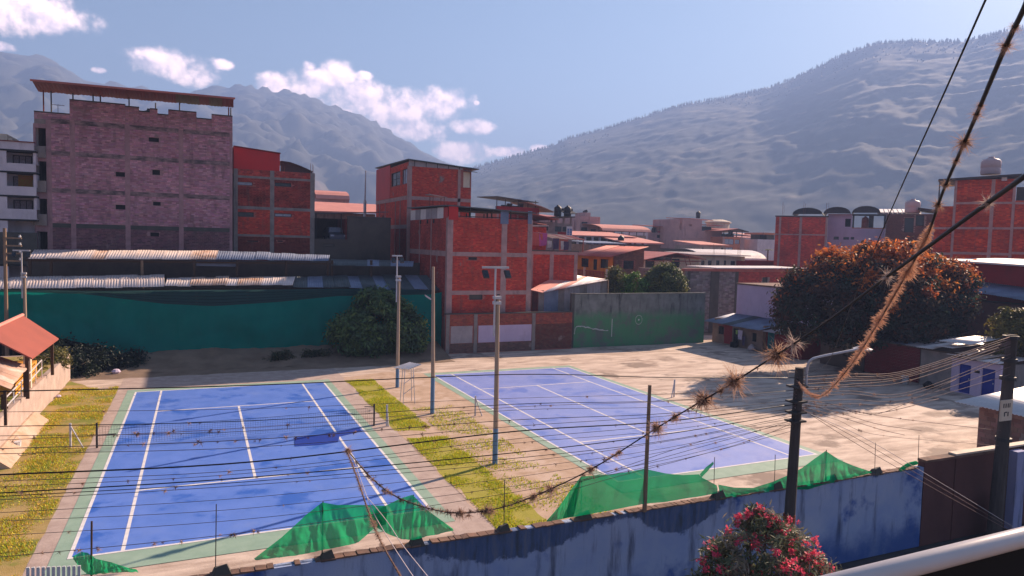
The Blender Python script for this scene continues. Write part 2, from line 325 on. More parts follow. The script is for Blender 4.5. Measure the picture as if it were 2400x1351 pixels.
mat('grass_ground', (.28, .20, .055), (.40, .28, .12), .9, .95, .8, 30, patch=((.17, .185, .028), .6, .46, .60))
mat('grass_ground_green', (.27, .25, .03), (.34, .29, .05), 1.5, .95, .8, 30, patch=((.30, .22, .10), .55, .58, .68))
mat('grass_blade', (.58, .52, .09), (.70, .58, .17), 3, .8, attr=True, trans=.3)
mat('brick_face', (1, 1, 1), (.78, .76, .76), 1.1, .9, .25, 60, attr=True, streak=((.10, .075, .065), .5, 2.2), patch=((.30, .22, .20), .55, .63, .70))
mat('brick_pale', (1, 1, 1), (.80, .78, .80), .8, .92, .4, 40, attr=True, streak=((.085, .07, .065), .55, 1.6), patch=((.30, .20, .20), .5, .62, .70))
mat('mortar', (.30, .25, .23), (.22, .18, .165), 3, .95, .3, 30)
mat('mortar_red', (.42, .14, .11), (.33, .11, .09), 3, .95, .3, 30)
mat('concrete_raw', (.29, .245, .225), (.20, .17, .16), 1.3, .9, .5, 18, streak=((.10, .085, .08), .6, 1.4))
mat('concrete_pink', (.47, .29, .265), (.35, .22, .205), 1.5, .9, .4, 18, streak=((.13, .10, .10), .5, 1.2))
mat('concrete_mauve', (.42, .24, .25), (.30, .175, .185), 1.6, .9, .4, 18, streak=((.14, .10, .10), .5, 1.8))
mat('beam_stained', (.34, .22, .22), (.10, .075, .075), 1.1, .92, .5, 18, stretch=(1, 1, 2.5), contrast=(.40, .60), streak=((.07, .055, .055), .6, 2.5))
mat('concrete_dark', (.105, .098, .085), (.07, .066, .06), .8, .9, .4, 14, streak=((.05, .045, .045), .5, 1.2))
mat('plaster_brown', (.115, .092, .075), (.085, .068, .06), .7, .9, .4, 16, streak=((.05, .04, .04), .5, .8))
mat('render_white', (.62, .56, .60), (.50, .45, .50), .8, .8, .15, 20, streak=((.25, .22, .24), .35, 1.2))
mat('render_cream', (.72, .60, .46), (.58, .48, .38), .8, .8, .15, 20, streak=((.3, .24, .2), .4, 1.0))
mat('render_lilac', (.56, .45, .60), (.48, .38, .53), .7, .8, .2, 20, streak=((.30, .22, .27), .3, .8))
mat('render_yellow', (.66, .31, .035), (.54, .25, .035), .8, .85, .2, 20, streak=((.18, .1, .05), .45, 1.0))
mat('render_pink', (.48, .30, .29), (.39, .245, .245), .6, .85, .25, 14, streak=((.17, .12, .12), .5, .9))
mat('render_orange', (.55, .20, .11), (.46, .17, .10), .6, .85, .2, 14, streak=((.17, .1, .08), .45, .9))
mat('render_red', (.35, .02, .022), (.26, .018, .02), .8, .8, .2, 14, streak=((.1, .02, .02), .4, .9))
mat('metal_red', (.52, .012, .012), (.44, .012, .012), .6, .5, 0, 10, spec=.4)
mat('roof_red', (.48, .145, .11), (.36, .11, .09), .8, .6, .1, 10, streak=((.2, .09, .07), .4, .6))
mat('roof_salmon', (.62, .27, .215), (.54, .22, .18), .7, .7, .1, 10)
mat('roof_orange', (.31, .085, .06), (.26, .075, .055), .6, .65, .1, 10)
mat('zinc_warm', (.74, .64, .60), (.60, .51, .48), 1.1, .5, .1, 10, spec=.5, streak=((.42, .27, .20), .3, 1.1))
mat('zinc_rust', (.64, .52, .46), (.46, .28, .19), 1.3, .65, .1, 10, streak=((.24, .10, .05), .6, 1.3))
mat('zinc_blue', (.20, .24, .34), (.13, .16, .24), 1.0, .55, .1, 10, spec=.5)
mat('zinc_dark', (.10, .12, .125), (.065, .08, .085), 1.0, .6, .1, 10)
mat('zinc_white', (.72, .66, .64), (.6, .55, .54), 1.0, .5, .1, 10, spec=.5)
mat('sheet_pale', (.42, .36, .37), (.30, .26, .27), 1.0, .7, .15, 10, streak=((.20, .13, .11), .5, 1.6))
mat('frame_dark', (.03, .028, .028)); mat('glass_dark', (.018, .02, .024), rough=.15, spec=.6); mat('glass_pale', (.34, .37, .45), (.24, .27, .35), 6, .25, spec=.6)
mat('interior_dark', (.02, .018, .018)); mat('curtain', (.38, .34, .40), (.22, .16, .16), 5, .9, stretch=(4, 4, 1))
mat('wood_dark', (.05, .028, .018), (.085, .05, .03), 3, .85, .3, 20, stretch=(6, 6, .6)); mat('wood_pole', (.30, .20, .13), (.20, .13, .09), 3, .85, .4, 20, stretch=(8, 8, .4))
mat('pole_concrete', (.40, .29, .21), (.30, .22, .165), 2, .85, .2, 30, stretch=(1, 1, .3)); mat('pole_blue', (.10, .20, .36), (.13, .23, .38), 3, .7, .1, 30)
mat('pole_street', (.055, .045, .042), (.085, .07, .065), 3, .9, .3, 30, stretch=(2, 2, .4)); mat('paint_rust', (.26, .06, .025), (.18, .045, .02), 5, .8)
mat('steel_pale', (.55, .53, .55), (.45, .43, .46), 4, .45, spec=.5); mat('steel_red', (.20, .03, .025), (.14, .025, .02), 4, .7); mat('steel_dark', (.035, .033, .035), (.05, .045, .045), 4, .6)
mat('cable_black', (.012, .011, .012), rough=.5); mat('cable_pink', (.23, .135, .125), (.14, .085, .08), 8, .7); mat('cable_grey', (.10, .08, .085), (.06, .05, .05), 8, .7); mat('cable_pale', (.52, .45, .45), rough=.6)
mat('airplant', (.44, .26, .17), (.60, .40, .29), 20, .9, attr=False, trans=.35); mat('airplant_dark', (.11, .065, .05), (.20, .12, .09), 20, .9, trans=.25); mat('airplant_silver', (.58, .46, .40), (.45, .35, .30), 20, .85, trans=.35)
mat('fuzz_orange', (.55, .28, .18), (.66, .40, .27), 20, .9, trans=.35)
mat('wall_blue', (.24, .27, .47), (.34, .34, .50), .45, .85, .35, 22, patch=((.045, .10, .32), .5, .56, .66), streak=((.035, .04, .05), .85, 2.6))
def grime_coat(m):
    """old runoff grime hanging down from the top of the wall, its ragged lower edge stored in the attribute edge"""
    t = m.node_tree; b = t.nodes['Principled BSDF']; src = b.inputs['Base Color'].links[0].from_socket; co = N(t, 'ShaderNodeTexCoord').outputs['Object']
    mp = N(t, 'ShaderNodeMapping'); mp.inputs['Scale'].default_value = (3.2, 1, .55); t.links.new(co, mp.inputs[0])
    n1 = N(t, 'ShaderNodeTexNoise'); n1.inputs['Scale'].default_value = 1.5; n1.inputs['Detail'].default_value = 8; n1.inputs['Roughness'].default_value = .68; t.links.new(mp.outputs[0], n1.inputs['Vector'])
    n2 = N(t, 'ShaderNodeTexNoise'); n2.inputs['Scale'].default_value = 2.4; n2.inputs['Detail'].default_value = 8; n2.inputs['Roughness'].default_value = .7; t.links.new(co, n2.inputs['Vector'])
    at = N(t, 'ShaderNodeAttribute', attribute_name='edge'); h = math_(t, 'ADD', at.outputs['Fac'], math_(t, 'MULTIPLY', math_(t, 'SUBTRACT', n2.outputs['Fac'], .5), .75))
    mr_ = N(t, 'ShaderNodeMapRange', interpolation_type='SMOOTHSTEP'); t.links.new(h, mr_.inputs[0]); mr_.inputs[1].default_value = -.03; mr_.inputs[2].default_value = .07
    gc = N(t, 'ShaderNodeValToRGB'); t.links.new(n1.outputs['Fac'], gc.inputs[0]); gc.color_ramp.elements[0].position = .36; gc.color_ramp.elements[0].color = (.028, .035, .04, 1); gc.color_ramp.elements[1].position = .62; gc.color_ramp.elements[1].color = (.10, .12, .18, 1); e = gc.color_ramp.elements.new(.5); e.color = (.045, .085, .20, 1)
    mx = N(t, 'ShaderNodeMix', data_type='RGBA'); t.links.new(math_(t, 'MULTIPLY', mr_.outputs[0], .88), mx.inputs[0]); t.links.new(src, mx.inputs[6]); t.links.new(gc.outputs[0], mx.inputs[7]); t.links.new(mx.outputs[2], b.inputs['Base Color'])
mat('wall_street', (.24, .32, .54), (.38, .43, .57), .45, .85, .35, 22, detail=9, patch=((.05, .11, .34), .7, .56, .68), streak=((.04, .05, .09), .8, 2.6))
two_coats(MATS['wall_street'], (.035, .090, .29), .7, .5, (.09, .15, .33)); grime_coat(MATS['wall_street'])
mat('wall_grime', (.075, .085, .12), (.14, .15, .20), 2.0, .9, .4, 22, stretch=(2.4, 1, .5), patch=((.03, .09, .25), 1.6, .6, .7), streak=((.03, .035, .035), .8, 3.5))
mat('wall_navy', (.030, .075, .26), (.05, .10, .29), .6, .85, .3, 22, patch=((.16, .16, .24), 1.1, .64, .72), streak=((.04, .05, .09), .5, 1.5))
mat('wall_brown', (.125, .055, .048), (.098, .044, .040), .5, .9, .3, 22, streak=((.07, .03, .03), .4, .7))
mat('coping', (.22, .125, .09), (.10, .065, .055), 2.2, .9, .4, 40, attr=False)
mat('wall_green', (.06, .18, .085), (.085, .23, .11), .5, .9, .4, 18, patch=((.12, .135, .12), .45, .52, .64), streak=((.03, .034, .032), .75, 1.3))
mat('wall_grime_grey', (.20, .205, .19), (.12, .13, .12), 1.2, .9, .4, 18, streak=((.03, .032, .03), .8, 2.2))
mat('wall_green_coat', (.24, .25, .235), (.14, .15, .14), .8, .9, .4, 18, streak=((.03, .033, .03), .85, 2.0))
two_coats(MATS['wall_green_coat'], (.075, .25, .115), 3.05, .55, (.13, .16, .135))
mat('chalk', (.62, .62, .60), (.4, .42, .4), 10, .9)
mat('adobe', (.20, .13, .10), (.29, .20, .15), 1.2, .95, .4, 18, patch=((.30, .05, .05), .8, .58, .66))
mat('door_blue', (.015, .035, .27), (.012, .028, .22), 3, .5); mat('door_teal', (.006, .14, .15), (.006, .11, .12), 2, .6); mat('door_red', (.19, .012, .018), (.14, .012, .016), 2, .6)
netmat('net_green', (.0, .33, .12), .92, (.02, .52, .22)); netmat('net_teal', (.0, .24, .20), .97, (.01, .38, .31)); netmat('net_hem', (.055, .13, .13), .93, (.035, .10, .10)); netmat('net_tennis', (.02, .02, .025), 1.0)
mat('leaf_rust', (1, 1, 1), attr=True, rough=.55, spec=.35, trans=.45); mat('leaf_dark', (1, 1, 1), attr=True, rough=.55, spec=.35, trans=.30); mat('bark', (.10, .07, .05), (.16, .11, .08), 5, .95, .5, 20, stretch=(4, 4, .6))
mat('petal', (.74, .05, .13), (.84, .16, .24), 9, .6, trans=.35)
mat('tank_black', (.012, .012, .014), rough=.5); mat('tank_rose', (.50, .36, .36), rough=.5); mat('rail_white', (.60, .54, .52), (.55, .50, .48), 3, .28, spec=.5); mat('cloth_black', (.006, .006, .007)); mat('slab_ochre', (.28, .17, .08), (.22, .13, .06), 2, .8)
for i, c in enumerate([(.60, .50, .62), (.45, .10, .30), (.55, .52, .50), (.10, .07, .12), (.30, .45, .10), (.5, .12, .1)]): mat('cloth_%s' % 'abcdef'[i], c, tuple(x*.8 for x in c), 4, .9)
mat('vehicle_paint', (.06, .07, .11), (.05, .06, .09), 2, .35, spec=.5); mat('sign_white', (.6, .6, .62), (.5, .5, .52), 4, .7); mat('sign_print', (.12, .2, .38)); mat('pic_red', (.45, .14, .04), (.30, .24, .03), 6, .8)
mat('rebar', (.16, .085, .06), rough=.9); mat('rust_sheet', (.36, .20, .13), (.50, .34, .27), 1.0, .7, .1, 10, stretch=(2, .3, 1), streak=((.2, .09, .05), .5, 1))

# ------------------------------------------------------------------ ground, courts
def sheet(name, m, x0, x1, y0, y1, z, label=None, kind='structure', parent=None):
    b = MB(); b.quad((x0, y0, z), (x1, y0, z), (x1, y1, z), (x0, y1, z)); o = b.build(name, m, parent)
    if kind and parent is None: o['kind'] = kind
    return o
sheet('ground', 'earth', -2850, 2850, -2850, 2850, -0.06)
sheet('street', 'asphalt', -60, 60, -33.2, -20.2, -0.03)
sheet('yard_pavement', 'yard_concrete', -10.0, 60, -20.2, 26, -0.016)
sheet('concrete_path', 'strip_concrete', -6.5, -5.6, -19.9, 12.6, -0.008)
sheet('concrete_path', 'strip_concrete', 5.6, 7.0, -19.9, 12.6, -0.008)
sheet('concrete_path', 'strip_concrete', -6.5, 7.0, 12.6, 17.5, -0.0085)
def blob_sheet(name, m, pts, z, amp=0.25, seed=0, step=0.35):
    P = [Vector((*p, z)) for p in pts]; out = []
    for i in range(len(P)):
        a, c = P[i], P[(i+1) % len(P)]; n = max(1, int((c-a).length/step))
        for k in range(n):
            q = a.lerp(c, k/n); out.append(q+Vector((mnoise.noise(q*0.9+Vector((seed, 0, 0))), mnoise.noise(q*0.9+Vector((0, seed, 5))), 0))*amp)
    b = MB(); b.add(out, [tuple(range(len(out)))]); o = b.build(name, m); o['kind'] = 'structure'; return o
blob_sheet('lawn', 'grass_ground', [(-9.6, -20.1), (-6.5, -20.1), (-6.5, 12.2), (-7.2, 12.6), (-8.0, 14.0), (-9.6, 16.8)], -0.004, .12, 3)
blob_sheet('lawn', 'grass_ground_green', [(7.0, -20.0), (9.1, -20.0), (8.9, -12), (9.0, -6), (8.7, -3.2), (7.1, -2.6)], -0.004, .22, 5)
blob_sheet('lawn', 'grass_ground_green', [(6.9, -1.4), (8.4, -1.9), (8.9, 3), (8.7, 8), (8.9, 12.0), (7.0, 12.0)], -0.004, .22, 8)
blob_sheet('dirt_path', 'dirt', [(7.0, -20.0), (12.9, -20.0), (12.9, -12), (12.75, 13.0), (10, 14.2), (7.0, 13.0), (6.95, 0)], -0.0065, .15, 11)
blob_sheet('dirt_path', 'earth', [(-9.6, 16.6), (16.5, 16.9), (16.9, 24.5), (-14.5, 25)], -0.0055, .3, 13)
def court(cx, cy, rot, near, paint):
    c, s = math.cos(rot), math.sin(rot)
    T = lambda x, y, z: (cx+c*x-s*y, cy+s*x+c*y, z)
    def rect(b, x0, x1, y0, y1, z): b.quad(T(x0, y0, z), T(x1, y0, z), T(x1, y1, z), T(x0, y1, z))
    b = MB(); rect(b, -5.97, 5.97, -11.885-near, 11.885+.75, 0.0); g = b.build('court_border', 'court_green'); g['kind'] = 'structure'
    b = MB(); rect(b, -5.485, 5.485, -11.885, 11.885, 0.004); k = b.build('tennis_court', paint); k['kind'] = 'structure'
    w = .055
    L = [(-5.485-w, -5.485+w, -11.885-w, 11.885+w), (5.485-w, 5.485+w, -11.885-w, 11.885+w), (-5.485+w, 5.485-w, -11.885-w, -11.885+w), (-5.485+w, 5.485-w, 11.885-w, 11.885+w),
         (-4.115-w, -4.115+w, -11.885+w, 11.885-w), (4.115-w, 4.115+w, -11.885+w, 11.885-w), (-4.115+w, 4.115-w, -6.4-w, -6.4+w), (-4.115+w, 4.115-w, 6.4-w, 6.4+w), (-w, w, -6.4+w, 6.4-w)]
    for q in L:
        b = MB(); rect(b, *q, 0.008); b.build('court_line', 'line_white', k)
court(0, 0, 0, 1.25, 'court_blue'); court(18.7625, 0.3246, 0.0126, 1.1, 'court_blue_dusty')
# thin dark blue patch on the near half of the left court
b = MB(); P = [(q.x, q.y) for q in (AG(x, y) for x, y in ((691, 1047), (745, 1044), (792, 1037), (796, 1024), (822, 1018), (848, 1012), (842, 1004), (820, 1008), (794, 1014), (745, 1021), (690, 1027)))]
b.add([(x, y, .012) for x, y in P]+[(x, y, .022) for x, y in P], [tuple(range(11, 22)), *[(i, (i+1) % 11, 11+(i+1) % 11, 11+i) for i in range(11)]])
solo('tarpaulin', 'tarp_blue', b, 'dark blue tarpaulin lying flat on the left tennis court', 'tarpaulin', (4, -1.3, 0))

# grass blades
def blades(name, label, rects, dens, h, cols):
    b = MB()
    for (x0, x1, y0, y1) in rects:
        for i in range(int((x1-x0)*(y1-y0)*dens)):
            x, y = random.uniform(x0, x1), random.uniform(y0, y1); k = mnoise.noise(Vector((x*.7, y*.7, 3)))
            if k < -.15+random.uniform(-.2, .2): continue
            hh = h*random.uniform(.5, 1.4)*(1+k); a = random.uniform(0, 2*PI); w = .02*random.uniform(.7, 1.6); dx, dy = math.cos(a), math.sin(a); l = random.uniform(.2, .9)*hh
            col = vary(random.choice(cols), .25)
            b.add([(x-dx*w, y-dy*w, -.01), (x+dx*w, y+dy*w, -.01), (x-dy*l+dx*w*.3, y+dx*l+dy*w*.3, hh)], [(0, 1, 2)], col)
    o = b.build(name, 'grass_blade'); tag(o, label, 'grass', kind='stuff')
blades('grass', 'dry yellow green grass beside the left court', [(-9.5, -6.55, -19.8, 14)], 420, .055, [(.95, .9, .35), (1.0, .75, .4), (.6, .85, .25)])
blades('grass', 'bright yellow green grass between the two courts', [(7.05, 9.0, -19.8, -3), (7.0, 8.75, -1.5, 11.8)]*3+[(9, 11.5, -19, 3)], 150, .06, [(.8, 1.0, .2), (1.0, .95, .3), (.6, .9, .2)])

# ------------------------------------------------------------------ mountains
def mat_mountain(name, forest, forest2, bare, s):
    m = mat(name, forest, forest2, s*2.5, .95, 0, 1, detail=10, patch=(bare, s, .55, .66)); return m
mat_mountain('mountain_near', (.018, .030, .024), (.045, .056, .040), (.17, .14, .09), .013)
mat_mountain('mountain_far', (.055, .060, .050), (.09, .085, .065), (.23, .175, .13), .0011)
def crest_fn(P):
    A = [(azel(x, y)[0], math.tan(azel(x, y)[1])) for x, y in P]; ax = [a for a, _ in A]; tx = [t for _, t in A]
    return lambda az: float(np.interp(az, ax, tx))
TOPS = []
def mountain(name, P, D0, D1, DB, p, amp, freq, seed, m, na, nt_, az0, az1, back=1.5, rough=1.0):
    """a flank rising from the valley floor to a crest line, cut by spurs and gullies"""
    cf = crest_fn(P); rows = []; ts = list(np.linspace(0, 1, nt_))+list(np.linspace(1.06, back, 6)); H = {}
    vs_ = []
    for i in range(na):
        az = az0+(az1-az0)*i/(na-1); s = i/(na-1); Dc = D0+(D1-D0)*s; zc = CAM[2]+Dc*cf(az)
        for t in ts:
            D = DB+(Dc-DB)*t
            x, y = CAM[0]+D*math.sin(az), CAM[1]+D*math.cos(az)
            q = Vector((x*freq, y*freq, seed)); w_ = Vector((mnoise.noise(q*1.3+Vector((5, 0, 0))), mnoise.noise(q*1.3+Vector((0, 9, 0))), 0))*.6; sp = .9*(1-2*abs(mnoise.noise(q+w_)))+.55*(1-2*abs(mnoise.noise(q*2.1+w_*1.5)))+.34*(1-2*abs(mnoise.noise(q*4.3+w_)))+.2*(1-2*abs(mnoise.noise(q*8.7)))+.12*mnoise.noise(q*17)
            env = math.sin(PI*min(t, 1.0))**.8 if t <= 1 else 0
            z = zc*(t**p if t <= 1 else max(-.1, 1-(t-1)*1.7))+amp*(sp-.55)*env+rough*mnoise.noise(q*14)*min(1, t*2)
            if t < 1: z = min(z, CAM[2]+D*(cf(az)*(0.93+.065*t)))
            vs_.append((x, y, max(z, -4 if t < .02 else z)))
    TOPS.append(max(vs_, key=lambda p: p[2])); n = len(ts); fs = [(i*n+j, (i+1)*n+j, (i+1)*n+j+1, i*n+j+1) for i in range(na-1) for j in range(n-1)]
    b = MB(); b.add(vs_, fs); o = b.build(name, m, smooth=True); o['kind'] = 'structure'
    return np.array(vs_).reshape(na, n, 3), n
FAR = [(-1500, 180), (-700, 60), (-300, 100), (0, 118), (50, 130), (95, 134), (140, 150), (200, 188), (280, 200), (345, 207), (400, 225), (450, 215), (510, 206), (570, 199), (610, 208), (650, 214), (690, 215), (730, 232), (790, 252), (850, 270), (900, 302), (950, 330), (1000, 360), (1040, 378), (1110, 405), (1200, 440), (1400, 470), (2000, 480), (3000, 470), (5000, 480)]
NEAR = [(500, 590), (850, 560), (1000, 470), (1100, 398), (1170, 378), (1240, 358), (1290, 345), (1330, 326), (1400, 308), (1480, 284), (1540, 264), (1600, 247), (1690, 232), (1780, 214), (1850, 190), (1900, 166), (1960, 138), (2010, 116), (2060, 102), (2150, 99), (2260, 99), (2330, 80), (2400, 66), (2700, 20), (3200, 40), (4200, 120), (6000, 200)]
mountain('mountain', FAR, 2300, 2100, 1050, 1.1, 40, .0036, 3.1, 'mountain_far', 380, 110, -1.35, 1.2, back=1.2, rough=18)
nv, nn_ = mountain('mountain', NEAR, 1900, 1400, 700, 1.0, 7, .0075, 8.4, 'mountain_near', 420, 130, azel(500, 500)[0], 1.75, rough=1.6)
# trees on the near mountain: one mass, too far and too many to count
b = MB(); na = nv.shape[0]
def far_tree(b, p, h, w, col):
    n = 5; a0 = random.random(); base = Vector(p)
    r1 = [base+Vector((w*math.cos(2*PI*(k/n+a0)), w*math.sin(2*PI*(k/n+a0)), h*random.uniform(.3, .5))) for k in range(n)]
    vs_ = [base+Vector((0, 0, -2))]+r1+[base+Vector((random.uniform(-.3, .3)*w, 0, h))]
    b.add(vs_, [(0, 1+(k+1) % n, 1+k) for k in range(n)]+[(1+k, 1+(k+1) % n, n+1) for k in range(n)], col)
for i in range(3900):
    fi = random.uniform(8, na-70); 
    if i < 2600: fj = 129.0+random.uniform(-2.0, 1.0)
    else: fj = 129-abs(random.gauss(0, 14))
    i0, j0 = int(fi), int(fj); u_, v_ = fi-i0, fj-j0
    p = nv[i0, j0]*(1-u_)*(1-v_)+nv[i0+1, j0]*u_*(1-v_)+nv[i0, min(j0+1, nn_-1)]*(1-u_)*v_+nv[i0+1, min(j0+1, nn_-1)]*u_*v_
    k = mnoise.noise(Vector((p[0]*.004, p[1]*.004, 2)))
    if k < (-.3 if i < 2600 else .1): continue
    far_tree(b, p, random.uniform(4, 10)*(1 if i < 2600 else .5), random.uniform(.8, 1.9)*(1 if i < 2600 else 1.1), vary(random.choice([(.022, .034, .018), (.035, .048, .024), (.05, .055, .03)]), .2))
tag(b.build('forest', 'leaf_dark'), 'scattered trees along the ridge and slope of the near mountain', 'forest', kind='stuff')

# ------------------------------------------------------------------ building kit
def body(parent, x0, x1, y0, y1, z0, z1, m, t=0.2, front=True, left=True, name='wall'):
    """back, right and (if wanted) left wall plus roof slab; the front is laid separately"""
    b = MB(); b.box(x0, x1, y1-t, y1, z0, z1); b.box(x1-t, x1, y0+t, y1-t, z0, z1)
    if left: b.box(x0, x0+t, y0+t, y1-t, z0, z1)
    if front: b.box(x0, x1, y0, y0+t, z0, z1)
    b.build(name, m, parent)
    part('roof_slab', 'concrete_raw', parent, lambda b: b.box(x0+t, x1-t, y0+t, y1-t, z1-.35, z1-.15))
def rebars(parent, x, y, z, h=1.3, n=4):
    b = MB()
    for i in range(n):
        dx, dy = (i % 2)*.22, (i//2)*.22; b.cyl((x+dx, y+dy, z-.1), (x+dx+random.uniform(-.05, .05), y+dy, z+h*random.uniform(.8, 1.1)), .018, n=4)
    b.build('rebar_cage', 'rebar', parent)
RED = [(.64, .075, .045), (.60, .065, .042), (.52, .055, .04), (.68, .095, .055), (.56, .08, .05)]
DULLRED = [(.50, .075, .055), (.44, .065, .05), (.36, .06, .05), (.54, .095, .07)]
PALE = [(.53, .265, .31), (.48, .24, .285), (.57, .31, .345), (.41, .215, .25), (.53, .27, .305)]
GREYB = [(.20, .18, .175), (.25, .22, .215), (.17, .15, .15), (.28, .25, .25)]
def stuffpart(b, name, m, parent): o = b.build(name, m, parent); o['kind'] = 'stuff'; return o

# ---- tall pale tower on the left
TY = 31.3
def zpx(px, py, Y): return AY(px, py, Y).z
def xpx(px, Y, py=400): return AY(px, py, Y).x
t = thing('apartment_block', 'tall unfinished pale brick block with crenellated parapet and red canopy roof', 'building', (-6, TY, 0))
F = FY(0, TY); X0, X1 = -13.9, xpx(545, TY)
hole_px = [(349, 373, 322, 333), (271, 293, 403, 414), (357, 375, 398, 410), (270, 293, 480, 491), (358, 376, 473, 482), (351, 372, 545, 555)]
holes = [(xpx(a, TY), xpx(b_, TY), zpx(a, d, TY), zpx(a, c, TY)) for a, b_, c, d in hole_px]
side = [(-13.75, -13.06, zpx(92, d, TY), zpx(92, c, TY)) for c, d in ((300, 343), (378, 424), (466, 502), (543, 590))]
b = MB(); F.wall(b, X0, X1, 0, 17.9, holes+side, .3); b.build('wall', 'concrete_mauve', t)
body(t, X0, X1, TY+.3, 43, 0, 18.2, 'concrete_raw', .25, front=False)
cols = [(-13.05, -12.7), (xpx(165, TY), xpx(177, TY)), (xpx(293, TY), xpx(305, TY)), (xpx(419, TY), xpx(430, TY)), (xpx(538, TY), X1)]
zb = [zpx(545, y, TY) for y in (545, 470, 390, 322)]      # floor beams
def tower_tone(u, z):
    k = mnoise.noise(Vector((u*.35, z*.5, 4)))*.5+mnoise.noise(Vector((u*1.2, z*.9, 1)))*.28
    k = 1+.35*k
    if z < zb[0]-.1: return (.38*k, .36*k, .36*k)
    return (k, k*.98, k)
pts = [(82, 165, 266), (165, 295, 241), (295, 327, 252), (327, 352, 263), (352, 370, 257), (370, 395, 270), (395, 461, 262), (461, 496, 280), (496, 545, 272)]
par = MB(); top = MB()
for a, b_, y in pts:
    xa, xb, z1 = xpx(a, TY), xpx(b_, TY), zpx((a+b_)/2, y, TY); F.box(par, xa, xb, -.15, 0, 17.9, z1)
    F.box(top, xa, xb, -.17, .03, z1-.001, z1+.09)
par.build('parapet', 'mortar', t); top.build('parapet_cap', 'concrete_dark', t)
b = MB(); edges = [(cols[i][1], cols[i+1][0]) for i in range(4)]; lev = [4.5]+zb+[None]
for (a, c) in edges:
    for i in range(5):
        z0 = lev[i]+(.36 if i else 0); z1 = lev[i+1] if lev[i+1] else 17.85
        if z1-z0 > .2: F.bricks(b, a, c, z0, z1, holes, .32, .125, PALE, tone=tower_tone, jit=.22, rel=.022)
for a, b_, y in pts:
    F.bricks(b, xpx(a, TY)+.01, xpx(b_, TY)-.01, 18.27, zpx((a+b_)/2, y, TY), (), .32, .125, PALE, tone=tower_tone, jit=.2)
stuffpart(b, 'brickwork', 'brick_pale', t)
for (a, c) in cols: part('column', 'concrete_mauve', t, lambda b: F.box(b, a, c, .001, .035, 0, 18.25))
for i, z in enumerate(zb):
    for (a, c) in edges: part('floor_beam', 'beam_stained' if i else 'concrete_dark', t, lambda b: F.box(b, a, c, .001, .04+.004*i, z, z+.34))
for h in holes: window(t, F, h, pm='interior_dark', bars=(0, 0), depth=.18)
for z in (zpx(92, 343, TY), zpx(92, 424, TY), zpx(92, 502, TY)):
    part('balcony_slab', 'concrete_raw', t, lambda b: F.box(b, -13.95, -13.06, .02, .22, z-.9, z))
rz = 20.6
cr = [AG(75, 190, rz), AG(543, 232, rz), AG(543, 252, rz), AG(90, 215, rz)]
for q in cr: q.z = rz
mat('canopy_red', (.20, .02, .015), (.15, .018, .014), 1.0, .6); mat('canopy_green', (.10, .09, .03), (.12, .07, .03), 1.0, .6)
for i in range(16):
    s0, s1 = i/16, (i+1)/16; up = Vector((0, 0, .03*(i % 2))); a, c2 = cr[0].lerp(cr[1], s0)+up, cr[0].lerp(cr[1], s1+.01)+up; d, e = cr[3].lerp(cr[2], s0)+up, cr[3].lerp(cr[2], s1+.01)+up
    b = MB(); corrugated(b, a, c2, e, d, .25, .02); b2 = b.build('roof_sheet', 'canopy_green' if i in (11, 12, 14) else 'canopy_red', t); b2.modifiers.new('thick', 'SOLIDIFY').thickness = .02
part('fascia', 'roof_red', t, lambda b: b.slab(cr[0]+Vector((-.1, -.16, .1)), cr[1]+Vector((.25, -.16, .1)), cr[1]+Vector((.25, -.05, .1)), cr[0]+Vector((-.1, -.05, .1)), .14))
for px in (103, 121, 172, 219, 236, 303, 365, 421, 536, 541):
    p = AY(px, 300, TY+.4 if px not in (365,) else TY+1.6); part('canopy_post', 'steel_red' if px in (103, 536) else 'steel_dark', t, lambda b: b.cyl((p.x, p.y, 18.0), (p.x, p.y, rz), .055, n=6))
b = MB(); q = AY(350, 250, TY+1.6); b.lathe((q.x, q.y, 18.3), [(.55, 0), (.58, .1), (.58, .55), (.55, .6), (.58, .7), (.58, 1.35), (.5, 1.5), (.2, 1.62), (.18, 1.75)], 16)
tk = solo('water_tank', 'tank_black', b, 'black ribbed water tank under the canopy of the tall pale block', 'tank', (q.x, q.y, 18.3), smooth=True)
b = MB(); q = AY(136, 262, TY+.6); b.cyl((q.x, q.y, 18.2), (q.x, q.y, 19.6), .02, n=5); b.cyl((q.x-.5, q.y, 19.55), (q.x+.45, q.y, 19.55), .018, n=5)
for k in range(4): b.cyl((q.x-.4+k*.25, q.y-.25, 19.55), (q.x-.4+k*.25, q.y+.25, 19.55), .012, n=4)
solo('antenna', 'steel_dark', b, 'thin television antenna on the roof of the tall pale block', 'antenna', (q.x, q.y, 18.2))

# ---- white balconied building at the left edge
WY = 30.4
t = thing('balcony_building', 'white apartment building with deep balconies at the left edge', 'building', (-18, WY, 0)); F = FY(0, WY)
xr = xpx(84, WY); zt = zpx(40, 333, WY)
bands = [(333, 351), (383, 402), (437, 458), (490, 514), (545, 620)]
b = MB(); b.box(-30, -26, WY+1.3, 42, 0, zt); b.box(-26, xr-.2, WY+1.5, 42, 0, zt-.05); b.build('wall', 'render_white', t)
for k, (a, c) in enumerate(bands):
    z1, z0 = zpx(40, a, WY), zpx(40, c, WY)
    part('balcony_parapet', 'render_white' if k < 4 else 'concrete_dark', t, lambda b: F.box(b, -30, xr+(.0 if k else -.1), -.15, 0, z0, z1))
    part('balcony_slab', 'frame_dark', t, lambda b: F.box(b, -30, xr+.02, -1.5, -.0+.03, z0-.14, z0-.001))
    part('balcony_floor', 'render_white', t, lambda b: F.box(b, -30, xr, -1.5, -.16, z0, z0+.03))
